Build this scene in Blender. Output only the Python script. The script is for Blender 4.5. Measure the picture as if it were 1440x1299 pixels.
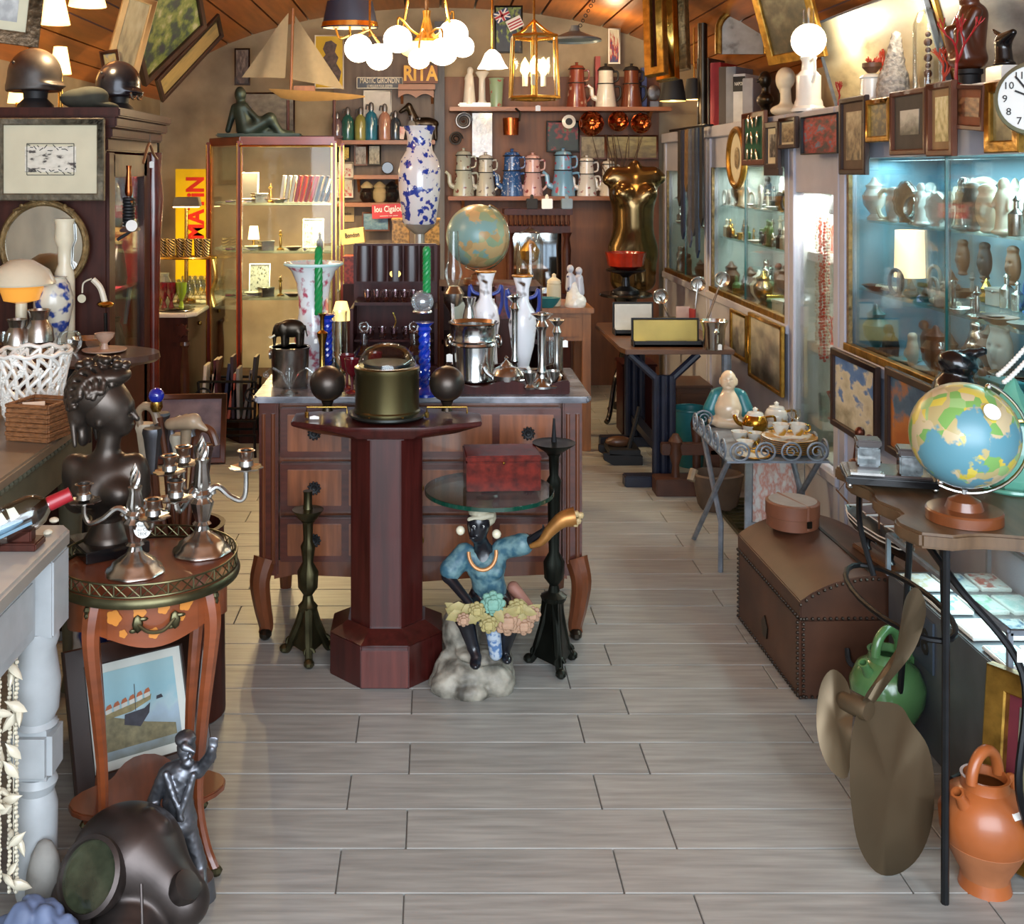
import bpy, bmesh, math, random
import numpy as np
from mathutils import Vector, Matrix, Euler
sc = bpy.context.scene
for _o in list(bpy.data.objects): bpy.data.objects.remove(_o)
COL = sc.collection
PI = math.pi
# ---------------------------------------------------------------- camera, sky, exposure
F, CX, CY, EH = 1560.0, 610.0, 240.0, 1.6          # focal length and vanishing point on the 1440x1299 frame, eye height
cam = bpy.data.objects.new('camera', bpy.data.cameras.new('camera')); COL.objects.link(cam)
cam.location = (0, 0, EH); cam.rotation_euler = (PI/2, 0, 0)
cam.data.sensor_fit = 'HORIZONTAL'; cam.data.sensor_width = 36; cam.data.lens = 36*F/1440
cam.data.shift_x = (720-CX)/1440; cam.data.shift_y = -(649.5-CY)/1440
cam.data.clip_start = .05; cam.data.clip_end = 60
sc.camera = cam
sc.view_settings.view_transform = 'Standard'; sc.view_settings.look = 'None'
sc.view_settings.gamma = 1; sc.view_settings.use_curve_mapping = False
sc.view_settings.exposure = 0.0
sc.cycles.use_denoising = True
sc.cycles.max_bounces = 8; sc.cycles.transparent_max_bounces = 24
sc.cycles.caustics_reflective = False; sc.cycles.caustics_refractive = False
wd = bpy.data.worlds.new('sky'); sc.world = wd; wd.use_nodes = True
wd.node_tree.nodes['Background'].inputs[0].default_value = (.62, .78, 1, 1)
wd.node_tree.nodes['Background'].inputs[1].default_value = 1.0
def area(name, loc, rot, size, power, color, size_y=None):
    l = bpy.data.lights.new(name, 'AREA'); l.energy = power; l.color = color
    l.size = size
    if size_y: l.shape = 'RECTANGLE'; l.size_y = size_y
    o = bpy.data.objects.new(name, l); COL.objects.link(o); o.location = loc; o.rotation_euler = rot
    return o
def point(name, loc, power, color, r=.04):
    l = bpy.data.lights.new(name, 'POINT'); l.energy = power; l.color = color; l.shadow_soft_size = r
    o = bpy.data.objects.new(name, l); COL.objects.link(o); o.location = loc
    return o
WARM = (1, .74, .42); COOL = (.80, .90, 1); CYAN = (.60, .92, 1)
area('shopfront_daylight', (.3, -.6, 1.75), (math.radians(80), 0, 0), 3.6, 285, COOL, 2.4)
# ---------------------------------------------------------------- helpers
def W(px, py, Y): return Vector(((px-CX)*Y/F, Y, EH-(py-CY)*Y/F))
def G(px, py, Z=0.0):
    Y = (EH-Z)*F/(py-CY); return Vector(((px-CX)*Y/F, Y, Z))
class PX:
    """photo-scale drawing frame at depth Y: p() turns traced pixels into metres relative to the thing's base"""
    def __init__(s, px, py, Y): s.Y = Y; s.k = Y/F; s.o = W(px, py, Y); s.px = px; s.py = py
    def p(s, px, py, d=0.0): return Vector(((px-s.px)*s.k, d, (s.py-py)*s.k))
    def prof(s, pts): return [(r*s.k, (s.py-y)*s.k) for r, y in pts]
MATS = {}
def rgb(h):
    if isinstance(h, str):
        c = [int(h[i:i+2], 16)/255 for i in (0, 2, 4)]
        return tuple(x/12.92 if x <= .04045 else ((x+.055)/1.055)**2.4 for x in c)
    return tuple(h)
def mat(name, col, r=.5, m=0.0, v=.15, sc_=12, col2=None, st=(1, 1, 1), bump=0.0, emit=0.0, coat=0.0, rot=0.0, det=4, ramp=(.3, .7), tex='noise', spec=.5):
    if name in MATS: return MATS[name]
    M = bpy.data.materials.new(name); M.use_nodes = True; nt = M.node_tree; N = nt.nodes; L = nt.links
    b = N['Principled BSDF']; c = rgb(col); c2 = rgb(col2) if col2 else tuple(min(1, x*(1+v)) for x in c)
    c1 = c if col2 else tuple(x*(1-v) for x in c)
    b.inputs['Roughness'].default_value = r; b.inputs['Metallic'].default_value = m
    b.inputs['Specular IOR Level'].default_value = spec
    if coat: b.inputs['Coat Weight'].default_value = coat; b.inputs['Coat Roughness'].default_value = .08
    tc = N.new('ShaderNodeTexCoord'); mp = N.new('ShaderNodeMapping'); mp.inputs['Scale'].default_value = st; mp.inputs['Rotation'].default_value = (0, rot, 0)
    L.new(tc.outputs['Object'], mp.inputs[0])
    if tex == 'voronoi':
        t = N.new('ShaderNodeTexVoronoi'); t.inputs['Scale'].default_value = sc_; out = t.outputs['Distance']
    elif tex == 'wave':
        t = N.new('ShaderNodeTexWave'); t.inputs['Scale'].default_value = sc_; t.inputs['Distortion'].default_value = 4; out = t.outputs['Fac']
    else:
        t = N.new('ShaderNodeTexNoise'); t.inputs['Scale'].default_value = sc_; t.inputs['Detail'].default_value = det; out = t.outputs['Fac']
    L.new(mp.outputs[0], t.inputs['Vector'])
    cr = N.new('ShaderNodeValToRGB'); cr.color_ramp.elements[0].color = (*c1, 1); cr.color_ramp.elements[1].color = (*c2, 1)
    cr.color_ramp.elements[0].position, cr.color_ramp.elements[1].position = ramp
    L.new(out, cr.inputs[0]); L.new(cr.outputs[0], b.inputs['Base Color'])
    if emit: L.new(cr.outputs[0], b.inputs['Emission Color']); b.inputs['Emission Strength'].default_value = emit
    if bump:
        bp = N.new('ShaderNodeBump'); bp.inputs['Strength'].default_value = bump; bp.inputs['Distance'].default_value = .01
        L.new(out, bp.inputs['Height']); L.new(bp.outputs[0], b.inputs['Normal'])
    MATS[name] = M; return M
def glassmat(name, tint, refl=.10, solid=0.0, blend=.25):
    """thin glass: clear tinted transmission, mirror reflection that grows at grazing angles"""
    if name in MATS: return MATS[name]
    M = bpy.data.materials.new(name); M.use_nodes = True; nt = M.node_tree; N = nt.nodes; L = nt.links
    for n in list(N):
        if n.type != 'OUTPUT_MATERIAL': N.remove(n)
    out = [n for n in N if n.type == 'OUTPUT_MATERIAL'][0]
    tr = N.new('ShaderNodeBsdfTransparent'); tr.inputs[0].default_value = (*rgb(tint), 1)
    gl = N.new('ShaderNodeBsdfGlossy'); gl.inputs['Roughness'].default_value = .03
    lw = N.new('ShaderNodeLayerWeight'); lw.inputs[0].default_value = blend
    ma = N.new('ShaderNodeMath'); ma.operation = 'MULTIPLY_ADD'; ma.inputs[1].default_value = .6; ma.inputs[2].default_value = refl*.3
    L.new(lw.outputs['Fresnel'], ma.inputs[0])
    mx = N.new('ShaderNodeMixShader'); L.new(ma.outputs[0], mx.inputs[0]); L.new(tr.outputs[0], mx.inputs[1]); L.new(gl.outputs[0], mx.inputs[2])
    last = mx
    if solid:
        df = N.new('ShaderNodeBsdfDiffuse'); df.inputs[0].default_value = (*rgb(tint), 1)
        m2 = N.new('ShaderNodeMixShader'); m2.inputs[0].default_value = solid; L.new(mx.outputs[0], m2.inputs[1]); L.new(df.outputs[0], m2.inputs[2]); last = m2
    L.new(last.outputs[0], out.inputs[0]); MATS[name] = M; return M
def emis(name, col, s):
    if name in MATS: return MATS[name]
    M = bpy.data.materials.new(name); M.use_nodes = True; b = M.node_tree.nodes['Principled BSDF']
    b.inputs['Base Color'].default_value = (*rgb(col), 1); b.inputs['Emission Color'].default_value = (*rgb(col), 1); b.inputs['Emission Strength'].default_value = s
    b.inputs['Roughness'].default_value = .3
    MATS[name] = M; return M
def print_mat(name, stops, sc_=3.0, grad=.5, axis='Z', seed=0.0, det=6):
    """a print or painting: colours laid out by height plus brushy noise"""
    if name in MATS: return MATS[name]
    M = bpy.data.materials.new(name); M.use_nodes = True; nt = M.node_tree; N = nt.nodes; L = nt.links; b = N['Principled BSDF']
    b.inputs['Roughness'].default_value = .45
    tc = N.new('ShaderNodeTexCoord'); t = N.new('ShaderNodeTexNoise'); t.inputs['Scale'].default_value = sc_; t.inputs['Detail'].default_value = det
    mp = N.new('ShaderNodeMapping'); mp.inputs['Location'].default_value = (seed, seed*.7, seed*1.3); L.new(tc.outputs['Generated'], mp.inputs[0]); L.new(mp.outputs[0], t.inputs['Vector'])
    sp = N.new('ShaderNodeSeparateXYZ'); L.new(tc.outputs['Generated'], sp.inputs[0])
    a = N.new('ShaderNodeMath'); a.operation = 'MULTIPLY'; a.inputs[1].default_value = grad; L.new(sp.outputs[axis], a.inputs[0])
    c = N.new('ShaderNodeMath'); c.operation = 'MULTIPLY_ADD'; c.inputs[1].default_value = (1-grad)*1.7; L.new(t.outputs['Fac'], c.inputs[0])
    s = N.new('ShaderNodeMath'); s.operation = 'SUBTRACT'; s.inputs[1].default_value = (1-grad)*.35; L.new(a.outputs[0], s.inputs[0]); L.new(s.outputs[0], c.inputs[2])
    cr = N.new('ShaderNodeValToRGB'); e = cr.color_ramp.elements
    for i, (p, col) in enumerate(stops):
        if i < 2: e[i].position = p; e[i].color = (*rgb(col), 1)
        else: q = e.new(p); q.color = (*rgb(col), 1)
    L.new(c.outputs[0], cr.inputs[0]); L.new(cr.outputs[0], b.inputs['Base Color']); MATS[name] = M; return M
class MB:
    def __init__(s): s.v = []; s.f = []
    def _add(s, vs, fs):
        n = len(s.v); s.v += [tuple(v) for v in vs]; s.f += [tuple(i+n for i in f) for f in fs]; return s
    def box(s, c, d, rot=None, tap=1.0):
        c = Vector(c); vs = []
        for z in (-1, 1):
            k = tap if z > 0 else 1
            for x, y in ((-1, -1), (1, -1), (1, 1), (-1, 1)):
                p = Vector((x*d[0]/2*k, y*d[1]/2*k, z*d[2]/2))
                if rot: p = Euler(rot).to_matrix() @ p
                vs.append(c+p)
        return s._add(vs, [(3, 2, 1, 0), (4, 5, 6, 7), (0, 1, 5, 4), (1, 2, 6, 5), (2, 3, 7, 6), (3, 0, 4, 7)])
    def lathe(s, pr, seg=24, c=(0, 0, 0), sx=1, sy=1, axis='Z', flute=0, fl=0.0, cap=True):
        vs = []; fs = []; n = len(pr)
        for r, z in pr:
            for i in range(seg):
                a = 2*PI*i/seg; q = r*(1+fl*math.cos(flute*a)) if flute else r
                x, y = q*math.cos(a)*sx, q*math.sin(a)*sy
                p = (x, y, z) if axis == 'Z' else ((z, x, y) if axis == 'X' else (x, z, y))
                vs.append((p[0]+c[0], p[1]+c[1], p[2]+c[2]))
        for j in range(n-1):
            for i in range(seg):
                k = (i+1) % seg; fs.append((j*seg+i, j*seg+k, (j+1)*seg+k, (j+1)*seg+i))
        zs = [z for _, z in pr]; ex = (min(zs), max(zs))
        if cap and pr[0][0] > 1e-6 and pr[0][1] in ex: fs.append(tuple(range(seg-1, -1, -1)))
        if cap and pr[-1][0] > 1e-6 and pr[-1][1] in ex: fs.append(tuple((n-1)*seg+i for i in range(seg)))
        return s._add(vs, fs)
    def ring(s, r, t, c=(0, 0, 0), seg=24, n=(0, 0, 1), sx=1):
        q = Vector((0, 0, 1)).rotation_difference(Vector(n).normalized())
        return s.tube([Vector(c)+q @ Vector((r*sx*math.cos(2*PI*i/seg), r*math.sin(2*PI*i/seg), 0)) for i in range(seg)], t, 6, True)
    def tube(s, pts, r, seg=8, closed=False, sq=1.0):
        pts = [Vector(p) for p in pts]; n = len(pts); R = r if isinstance(r, (list, tuple)) else [r]*n
        vs = []; fs = []; up = Vector((.13, .31, .94)).normalized(); prev = None
        for i, p in enumerate(pts):
            t = (pts[(i+1) % n]-pts[i-1]) if closed or 0 < i < n-1 else (pts[1]-pts[0] if i == 0 else pts[-1]-pts[-2])
            if t.length < 1e-9: t = Vector((0, 0, 1))
            t.normalize()
            if prev is None:
                u = t.cross(up); u = u.normalized() if u.length > 1e-4 else t.orthogonal().normalized()
            else:
                u = prev - t*prev.dot(t); u = u.normalized() if u.length > 1e-6 else t.orthogonal().normalized()
            prev = u; w = t.cross(u)
            for k in range(seg):
                a = 2*PI*k/seg; vs.append(p+(u*math.cos(a)+w*math.sin(a)*sq)*R[i])
        for i in range(n if closed else n-1):
            j = (i+1) % n
            for k in range(seg):
                l = (k+1) % seg; fs.append((i*seg+k, i*seg+l, j*seg+l, j*seg+k))
        if not closed: fs += [tuple(range(seg-1, -1, -1)), tuple((n-1)*seg+k for k in range(seg))]
        return s._add(vs, fs)
    def ball(s, c, r, seg=16, sc=(1, 1, 1)):
        h = max(4, seg//2); pr = [(max(0, math.sin(PI*j/h)), -math.cos(PI*j/h)) for j in range(h+1)]
        m = MB().lathe([(0 if j in (0, h) else a, b) for j, (a, b) in enumerate(pr)], seg)
        return s._add([(c[0]+x*r*sc[0], c[1]+y*r*sc[1], c[2]+z*r*sc[2]) for x, y, z in m.v], m.f)
    def prism(s, poly, d0, d1, ax='Y'):
        """poly in the plane across ax, from d0 to d1 along ax"""
        n = len(poly)
        def P(a, b, d): return (a, d, b) if ax == 'Y' else ((d, a, b) if ax == 'X' else (a, b, d))
        vs = [P(a, b, d0) for a, b in poly]+[P(a, b, d1) for a, b in poly]
        return s._add(vs, [tuple(range(n)), tuple(range(2*n-1, n-1, -1))]+[(i, n+i, n+(i+1) % n, (i+1) % n) for i in range(n)])
    def xf(s, M):
        s.v = [tuple(M @ Vector(v)) for v in s.v]; return s
    def build(s, name, m, parent=None, loc=None, rot=None, bev=0.0, ang=35, smooth=True, seg=2):
        me = bpy.data.meshes.new(name); bm = bmesh.new()
        vv = [bm.verts.new(v) for v in s.v]
        for f in s.f:
            try: bm.faces.new([vv[i] for i in dict.fromkeys(f)])
            except ValueError: pass
        bmesh.ops.remove_doubles(bm, verts=bm.verts, dist=1e-6)
        bmesh.ops.recalc_face_normals(bm, faces=bm.faces)
        if bev:
            es = [e for e in bm.edges if len(e.link_faces) == 2 and e.calc_face_angle(0) > .5]
            bmesh.ops.bevel(bm, geom=es, offset=bev, segments=seg, affect='EDGES', clamp_overlap=True)
        bm.to_mesh(me); bm.free()
        if smooth:
            me.polygons.foreach_set('use_smooth', [True]*len(me.polygons)); me.set_sharp_from_angle(angle=math.radians(ang))
        return link(name, me, m, parent, loc, rot)
def link(name, me, m, parent=None, loc=None, rot=None):
    me.materials.append(m); o = bpy.data.objects.new(name, me); COL.objects.link(o)
    if parent is not None: o.parent = parent
    if loc is not None: o.location = loc
    if rot is not None: o.rotation_euler = rot
    return o
def tag(o, label, cat, group=None):
    o['label'] = label; o['category'] = cat
    if group: o['group'] = group
    return o
def thing(name, label, cat, loc=(0, 0, 0), rot=0.0, group=None):
    o = bpy.data.objects.new(name, None); COL.objects.link(o); o.empty_display_size = .05
    o.location = loc; o.rotation_euler = rot if isinstance(rot, tuple) else (0, 0, rot)
    return tag(o, label, cat, group)
def struct(o): o['kind'] = 'structure'; return o
def dup(root, loc, rot=None, label=None, group=None, scale=None):
    r = root.copy(); COL.objects.link(r); r.location = loc
    if rot is not None: r.rotation_euler = rot if isinstance(rot, tuple) else (0, 0, rot)
    if label: r['label'] = label
    if group: r['group'] = group
    if scale: r.scale = (scale,)*3 if not isinstance(scale, tuple) else scale
    for ch in KIDS(root):
        c = ch.copy(); COL.objects.link(c); c.parent = r
        for g in KIDS(ch):
            d = g.copy(); COL.objects.link(d); d.parent = c
    return r
def KIDS(o): return [c for c in COL.objects if c.parent == o]
def recolor(o, m):
    for sl in o.material_slots: sl.link = 'OBJECT'; sl.material = m
def text(name, s, m, parent, loc, size, rot=(PI/2, 0, 0), ex=.001, align='CENTER', sx=1.0, bold=0.0):
    c = bpy.data.curves.new(name, 'FONT'); c.body = s; c.size = size; c.extrude = ex; c.align_x = align; c.align_y = 'CENTER'; c.offset = bold*size
    c.resolution_u = 2; q = bpy.data.objects.new(name, c); me = bpy.data.meshes.new_from_object(q); bpy.data.objects.remove(q); me.materials.clear()
    o = link(name, me, m, parent, loc, rot); o.scale = (sx, 1, 1); return o
# ---- sculpted bodies: smooth union of capsules and ellipsoids, meshed by surface nets
def sculpt(name, prims, m, parent=None, res=60, loc=None, rot=None, bump=None):
    lo = np.full(3, 1e9); hi = -lo
    for q in prims:
        if q[0][0] == '-': continue
        if q[0] == 'c':
            for p, r in ((q[1], q[3]), (q[2], q[4])): lo = np.minimum(lo, np.array(p)-r); hi = np.maximum(hi, np.array(p)+r)
        else: r = max(q[2]); lo = np.minimum(lo, np.array(q[1])-r); hi = np.maximum(hi, np.array(q[1])+r)
    h = (hi-lo).max()/res; lo = lo-2.5*h; hi = hi+2.5*h; n = np.ceil((hi-lo)/h).astype(int)+1
    ax = [lo[i]+h*np.arange(n[i]) for i in range(3)]
    Pg = np.stack(np.meshgrid(*ax, indexing='ij'), -1).astype(np.float32)
    D = None
    for q in prims:
        t = q[0].lstrip('-')
        if t == 'c':
            a = np.array(q[1], np.float32); ba = np.array(q[2], np.float32)-a; pa = Pg-a
            tt = np.clip((pa @ ba)/max(float(ba @ ba), 1e-12), 0, 1)
            d = np.linalg.norm(pa-tt[..., None]*ba, axis=-1)-(q[3]+(q[4]-q[3])*tt); k = q[5] if len(q) > 5 else .3*min(q[3], q[4])
        else:
            p = Pg-np.array(q[1], np.float32); r = np.array(q[2], np.float32)
            if len(q) > 3 and q[3]: p = p @ np.array(Euler(q[3]).to_matrix(), np.float32)
            k0 = np.linalg.norm(p/r, axis=-1); k1 = np.linalg.norm(p/(r*r), axis=-1)+1e-9; d = k0*(k0-1)/k1; k = q[4] if len(q) > 4 else .3*min(q[2])
        k = max(k, h*.4)
        if D is None: D = d; continue
        if q[0][0] == '-':
            hh = np.clip(.5-.5*(d+D)/k, 0, 1); D = D*(1-hh)+(-d)*hh+k*hh*(1-hh)
        else:
            hh = np.clip(.5+.5*(d-D)/k, 0, 1); D = d*(1-hh)+D*hh-k*hh*(1-hh)
    if bump:
        am, fr = bump; X, Y, Z = Pg[..., 0]*fr, Pg[..., 1]*fr, Pg[..., 2]*fr
        D = D+am*(np.sin(X+1.3*np.sin(Z*.7))*np.sin(Y+.8*np.sin(X*.6))*np.sin(Z+np.sin(Y*.9)))
    S = D < 0
    acc = np.zeros(tuple(n-1)+(3,), np.float32); cnt = np.zeros(tuple(n-1), np.float32)
    sl = lambda o: tuple(slice(o[i], n[i]-1+o[i]) for i in range(3))
    for a in range(3):
        e = [0, 0, 0]; e[a] = 1; o1, o2 = [x for x in range(3) if x != a]
        for i in (0, 1):
            for j in (0, 1):
                q = [0, 0, 0]; q[o1] = i; q[o2] = j; q2 = [q[x]+e[x] for x in range(3)]
                d0, d1 = D[sl(q)], D[sl(q2)]; cr = (d0 < 0) != (d1 < 0); t = np.where(cr, d0/np.where(cr, d0-d1, 1), 0)
                for x in range(3): acc[..., x] += np.where(cr, q[x]+(t if x == a else 0), 0)
                cnt += cr
    act = cnt > 0; idx = -np.ones(act.shape, int); idx[act] = np.arange(act.sum())
    V = (np.argwhere(act)+acc[act]/cnt[act][:, None])*h+lo
    faces = []
    for a in range(3):
        o1, o2 = (a+1) % 3, (a+2) % 3
        A = S.take(range(n[a]-1), a); Bq = S.take(range(1, n[a]), a); cr = np.argwhere(A != Bq)
        ok = (cr[:, o1] > 0) & (cr[:, o2] > 0) & (cr[:, o1] < n[o1]-1) & (cr[:, o2] < n[o2]-1); cr = cr[ok]
        def I(d1, d2):
            c = cr.copy(); c[:, o1] -= d1; c[:, o2] -= d2; return idx[c[:, 0], c[:, 1], c[:, 2]]
        Q = np.stack([I(0, 0), I(1, 0), I(1, 1), I(0, 1)], 1); flip = A[tuple(cr.T)]
        Q[~flip] = Q[~flip][:, ::-1]; faces.append(Q)
    Fq = np.concatenate(faces)
    me = bpy.data.meshes.new(name); me.from_pydata(V.tolist(), [], Fq[:, ::-1].tolist()); me.update()
    me.polygons.foreach_set('use_smooth', [True]*len(me.polygons))
    return link(name, me, m, parent, loc, rot)
def arcpts(c, r, a0, a1, n, plane='XZ'):
    out = []
    for i in range(n):
        a = math.radians(a0+(a1-a0)*i/(n-1)); x, y = r*math.cos(a), r*math.sin(a)
        out.append(Vector(c)+(Vector((x, 0, y)) if plane == 'XZ' else Vector((x, y, 0)) if plane == 'XY' else Vector((0, x, y))))
    return out
def spline(pts, n=6):
    pts = [Vector(p) for p in pts]; out = []
    for i in range(len(pts)-1):
        a, b, c, d = pts[max(0, i-1)], pts[i], pts[i+1], pts[min(len(pts)-1, i+2)]
        for j in range(n):
            t = j/n; out.append(.5*((2*b)+(c-a)*t+(2*a-5*b+4*c-d)*t*t+(3*b-a-3*c+d)*t**3))
    return out+[pts[-1]]
def spiral(c, r0, r1, a0, a1, n=20, plane='XZ'):
    out = []
    for i in range(n):
        t = i/(n-1); a = math.radians(a0+(a1-a0)*t); r = r0+(r1-r0)*t; x, y = r*math.cos(a), r*math.sin(a)
        out.append(Vector(c)+(Vector((x, 0, y)) if plane == 'XZ' else Vector((0, x, y))))
    return out
NTH = ['first', 'second', 'third', 'fourth', 'fifth', 'sixth', 'seventh', 'eighth', 'ninth', 'tenth', 'eleventh', 'twelfth', 'thirteenth', 'fourteenth', 'fifteenth', 'sixteenth', 'seventeenth', 'eighteenth', 'nineteenth', 'twentieth', 'twenty-first', 'twenty-second', 'twenty-third', 'twenty-fourth']
LA = lambda *a, **k: MB().lathe(*a, **k)
TU = lambda *a, **k: MB().tube(*a, **k)
BX = lambda *a, **k: MB().box(*a, **k)
MB.b = MB.build; V = Vector; cos, sin = math.cos, math.sin
# ================================================================ materials shared around the shop
RED_MAHOG = mat('red mahogany', '3d1512', .28, v=.35, sc_=6, st=(8, 8, .6), coat=.4)
MAHOG = mat('mahogany', '35120e', .35, v=.4, sc_=5, st=(7, 7, .7), spec=.12)
OAK = mat('light oak', '8f5a2c', .4, v=.3, sc_=6, st=(6, 6, .6))
DARKWOOD = mat('dark carved wood', '3a1a12', .4, v=.4, sc_=7, st=(5, 5, .8), spec=.25)
WALNUT = mat('walnut board', '5b3a24', .42, v=.35, sc_=5, st=(1, 6, 6), coat=.1)
VENEER = mat('commode veneer', '673820', .3, v=.28, sc_=5, st=(9, 9, 1), coat=.3)
VENEER_D1 = mat('bookmatched veneer one', '7d482a', .3, v=.3, sc_=5, st=(12, 12, 1), rot=.785, coat=.3)
VENEER_D2 = mat('bookmatched veneer two', '7d482a', .3, v=.3, sc_=5, st=(12, 12, 1), rot=-.785, coat=.3)
VENEER_DK = mat('commode dark banding', '4d2317', .3, v=.3, sc_=6, st=(2, 2, 9), coat=.3)
SATINWOOD = mat('orange satinwood', '763b1e', .3, v=.25, sc_=4, st=(1, 1, 7), coat=.35)
SATIN_TOP = mat('satinwood top', '703a22', .3, v=.3, sc_=5, st=(7, 1, 1), coat=.3)
BURL = mat('burl amboyna', '5a170d', .25, sc_=40, v=.6, spec=.2, det=8)
GREYMARBLE = mat('grey marble', '55565c', .25, sc_=9, col2='a9abb3', det=10, ramp=(.4, .75))
WHITEMARBLE = mat('white marble', 'd9d3c6', .25, sc_=6, v=.12, det=9)
SILVER = mat('silver plate', 'c9c9c6', .18, 1, v=.12, sc_=20)
SILVER_OLD = mat('tarnished silver', 'b5b2ad', .26, 1, v=.3, sc_=25)
PEWTER = mat('pewter', '72747a', .42, .9, v=.3, sc_=14)
BRONZE = mat('dark bronze', '3a332b', .34, .85, v=.4, sc_=7)
BUSTBRONZE = mat('brown bust bronze', '48403a', .36, .8, v=.3, sc_=6)
BRONZE_G = mat('greenish bronze', '57523a', .35, .9, v=.4, sc_=12)
GREENBRONZE = mat('green patina bronze', '2d3a34', .45, .5, v=.4, sc_=8)
BRASS = mat('brass', 'b8924a', .24, 1, v=.2, sc_=15)
GOLD = mat('bright brass', 'd8ad55', .18, 1, v=.15, sc_=10)
GILT = mat('gilded frame', 'a37c36', .35, .85, v=.4, sc_=25, bump=.3)
OLDGOLD = mat('antique gold frame', '7a6440', .5, .6, v=.45, sc_=40, bump=.6)
IRON = mat('black wrought iron', '191a1c', .45, .6, v=.3, sc_=20)
STEELGREY = mat('grey painted steel', '7b828a', .5, .3, v=.25, sc_=25)
COPPER = mat('copper', 'a85a32', .25, 1, v=.25, sc_=15)
BINN = mat('olive binnacle brass', '5d5538', .32, .9, v=.2, sc_=4, st=(1, 1, .2))
WHITEP = mat('white porcelain', 'e2e1da', .22, v=.05, coat=.3)
CREAM = mat('cream porcelain', 'd8cfb4', .3, v=.08)
PLASTER = mat('plaster', 'd8d0bc', .7, v=.08)
BLACK = mat('black lacquer', '0e0e10', .22, v=.2, coat=.4)
BLACKM = mat('matt black', '141416', .6, v=.3)
WHITEPAINT = mat('grey white paint', '9fa3a5', .45, v=.08, sc_=20)
LILAC = mat('pale lilac paint', 'b4b6c4', .45, v=.06, sc_=8)
PAPERW = mat('price tag paper', 'e8e6df', .7, v=.04)
MOUNT = mat('cream mount card', 'c9c2a6', .8, v=.05)
GLASS = glassmat('clear glass', 'f8fbfa', .18)
PANE = glassmat('cabinet pane', 'fafdfc', .05, 0, .1)
EDGEGLASS = glassmat('green edge glass', 'cfe9de', .2)
SHELFGLASS = glassmat('shelf glass', 'eef8f6', .15, .04)
BLUEGLASS = mat('cobalt glass', '0b2f9a', .12, v=.5, sc_=25, coat=.6)
REDGLASS = mat('cranberry glass', '6b1420', .15, v=.3, coat=.5)
MIRROR = mat('mirror silvering', 'd6dad8', .04, 1, v=.02)
REDV = mat('red velvet', '9c1426', .8, v=.3, sc_=10)
CORAL = mat('orange coral', 'c8492e', .55, v=.25, sc_=30)
CORALRED = mat('red coral', 'a81e22', .5, v=.3, sc_=30)
TERRA = mat('terracotta glaze', '9c552a', .34, v=.18, sc_=7, coat=.12)
TEAL = mat('teal glaze', '286f74', .3, v=.2)
STONEGREY = mat('grey stone', '7d7a74', .8, v=.25, sc_=12, bump=.4)
LEATHER = mat('brown leather', '4b2e1f', .45, v=.4, sc_=5, bump=.08)
LEATHER2 = mat('tan leather', '7a4a33', .5, v=.2, sc_=8)
# ================================================================ room shell
def tile_material():
    M = bpy.data.materials.new('wood look floor tile'); M.use_nodes = True; nt = M.node_tree; N = nt.nodes; L = nt.links; b = N['Principled BSDF']
    tc = N.new('ShaderNodeTexCoord'); oi = N.new('ShaderNodeObjectInfo'); mp = N.new('ShaderNodeMapping'); mp.inputs['Scale'].default_value = (1.2, 14, 1)
    ad = N.new('ShaderNodeVectorMath'); ad.operation = 'ADD'; ml = N.new('ShaderNodeMath'); ml.operation = 'MULTIPLY'; ml.inputs[1].default_value = 40
    L.new(oi.outputs['Random'], ml.inputs[0]); L.new(tc.outputs['Object'], ad.inputs[0]); L.new(ml.outputs[0], ad.inputs[1]); L.new(ad.outputs[0], mp.inputs[0])
    n = N.new('ShaderNodeTexNoise'); n.inputs['Scale'].default_value = 4; n.inputs['Detail'].default_value = 7; L.new(mp.outputs[0], n.inputs['Vector'])
    cr = N.new('ShaderNodeValToRGB'); e = cr.color_ramp.elements; e[0].position = .3; e[1].position = .7
    e[0].color = (*rgb('85847f'), 1); e[1].color = (*rgb('a1a09a'), 1); L.new(n.outputs['Fac'], cr.inputs[0])
    hv = N.new('ShaderNodeHueSaturation'); mr = N.new('ShaderNodeMapRange'); mr.inputs[3].default_value = .93; mr.inputs[4].default_value = 1.05
    L.new(oi.outputs['Random'], mr.inputs[0]); L.new(mr.outputs[0], hv.inputs['Value']); L.new(cr.outputs[0], hv.inputs['Color']); L.new(hv.outputs[0], b.inputs['Base Color'])
    b.inputs['Roughness'].default_value = .42; bp = N.new('ShaderNodeBump'); bp.inputs['Strength'].default_value = .12; bp.inputs['Distance'].default_value = .004
    L.new(n.outputs['Fac'], bp.inputs['Height']); L.new(bp.outputs[0], b.inputs['Normal']); return M
TILE = tile_material()
GROUT = mat('grey grout', '84827c', .8, v=.1)
floor = struct(BX((.05, 3.65, -.03), (4.3, 9.5, .05)).b('floor', GROUT))
TW, TL, g = .162, .640, .003
tmesh = None
for k in range(-2, 37):
    y0 = 2.454+TW*k; x0 = .422 if k % 2 == 0 else .574
    for j in range(-5, 4):
        a, b = x0+TL*j, x0+TL*(j+1)
        a, b = max(a, -2.05), min(b, 2.1)
        if b-a < .03 or y0 > 8.4: continue
        if tmesh is None:
            t = BX((0, 0, -.004), (TL-g, TW-g, .012)).b('tile', TILE, floor, bev=.0015, seg=1); tmesh = t.data
        else:
            t = bpy.data.objects.new('tile', tmesh); COL.objects.link(t); t.parent = floor
        t.location = ((a+b)/2, y0+TW/2, 0); t.scale.x = (b-a-g)/(TL-g)
struct(BX((.05, .55, -.004), (4.2, 3.1, .012)).b('floor_entrance', mat('entrance stone', '8b8880', .5, v=.1)))
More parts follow.
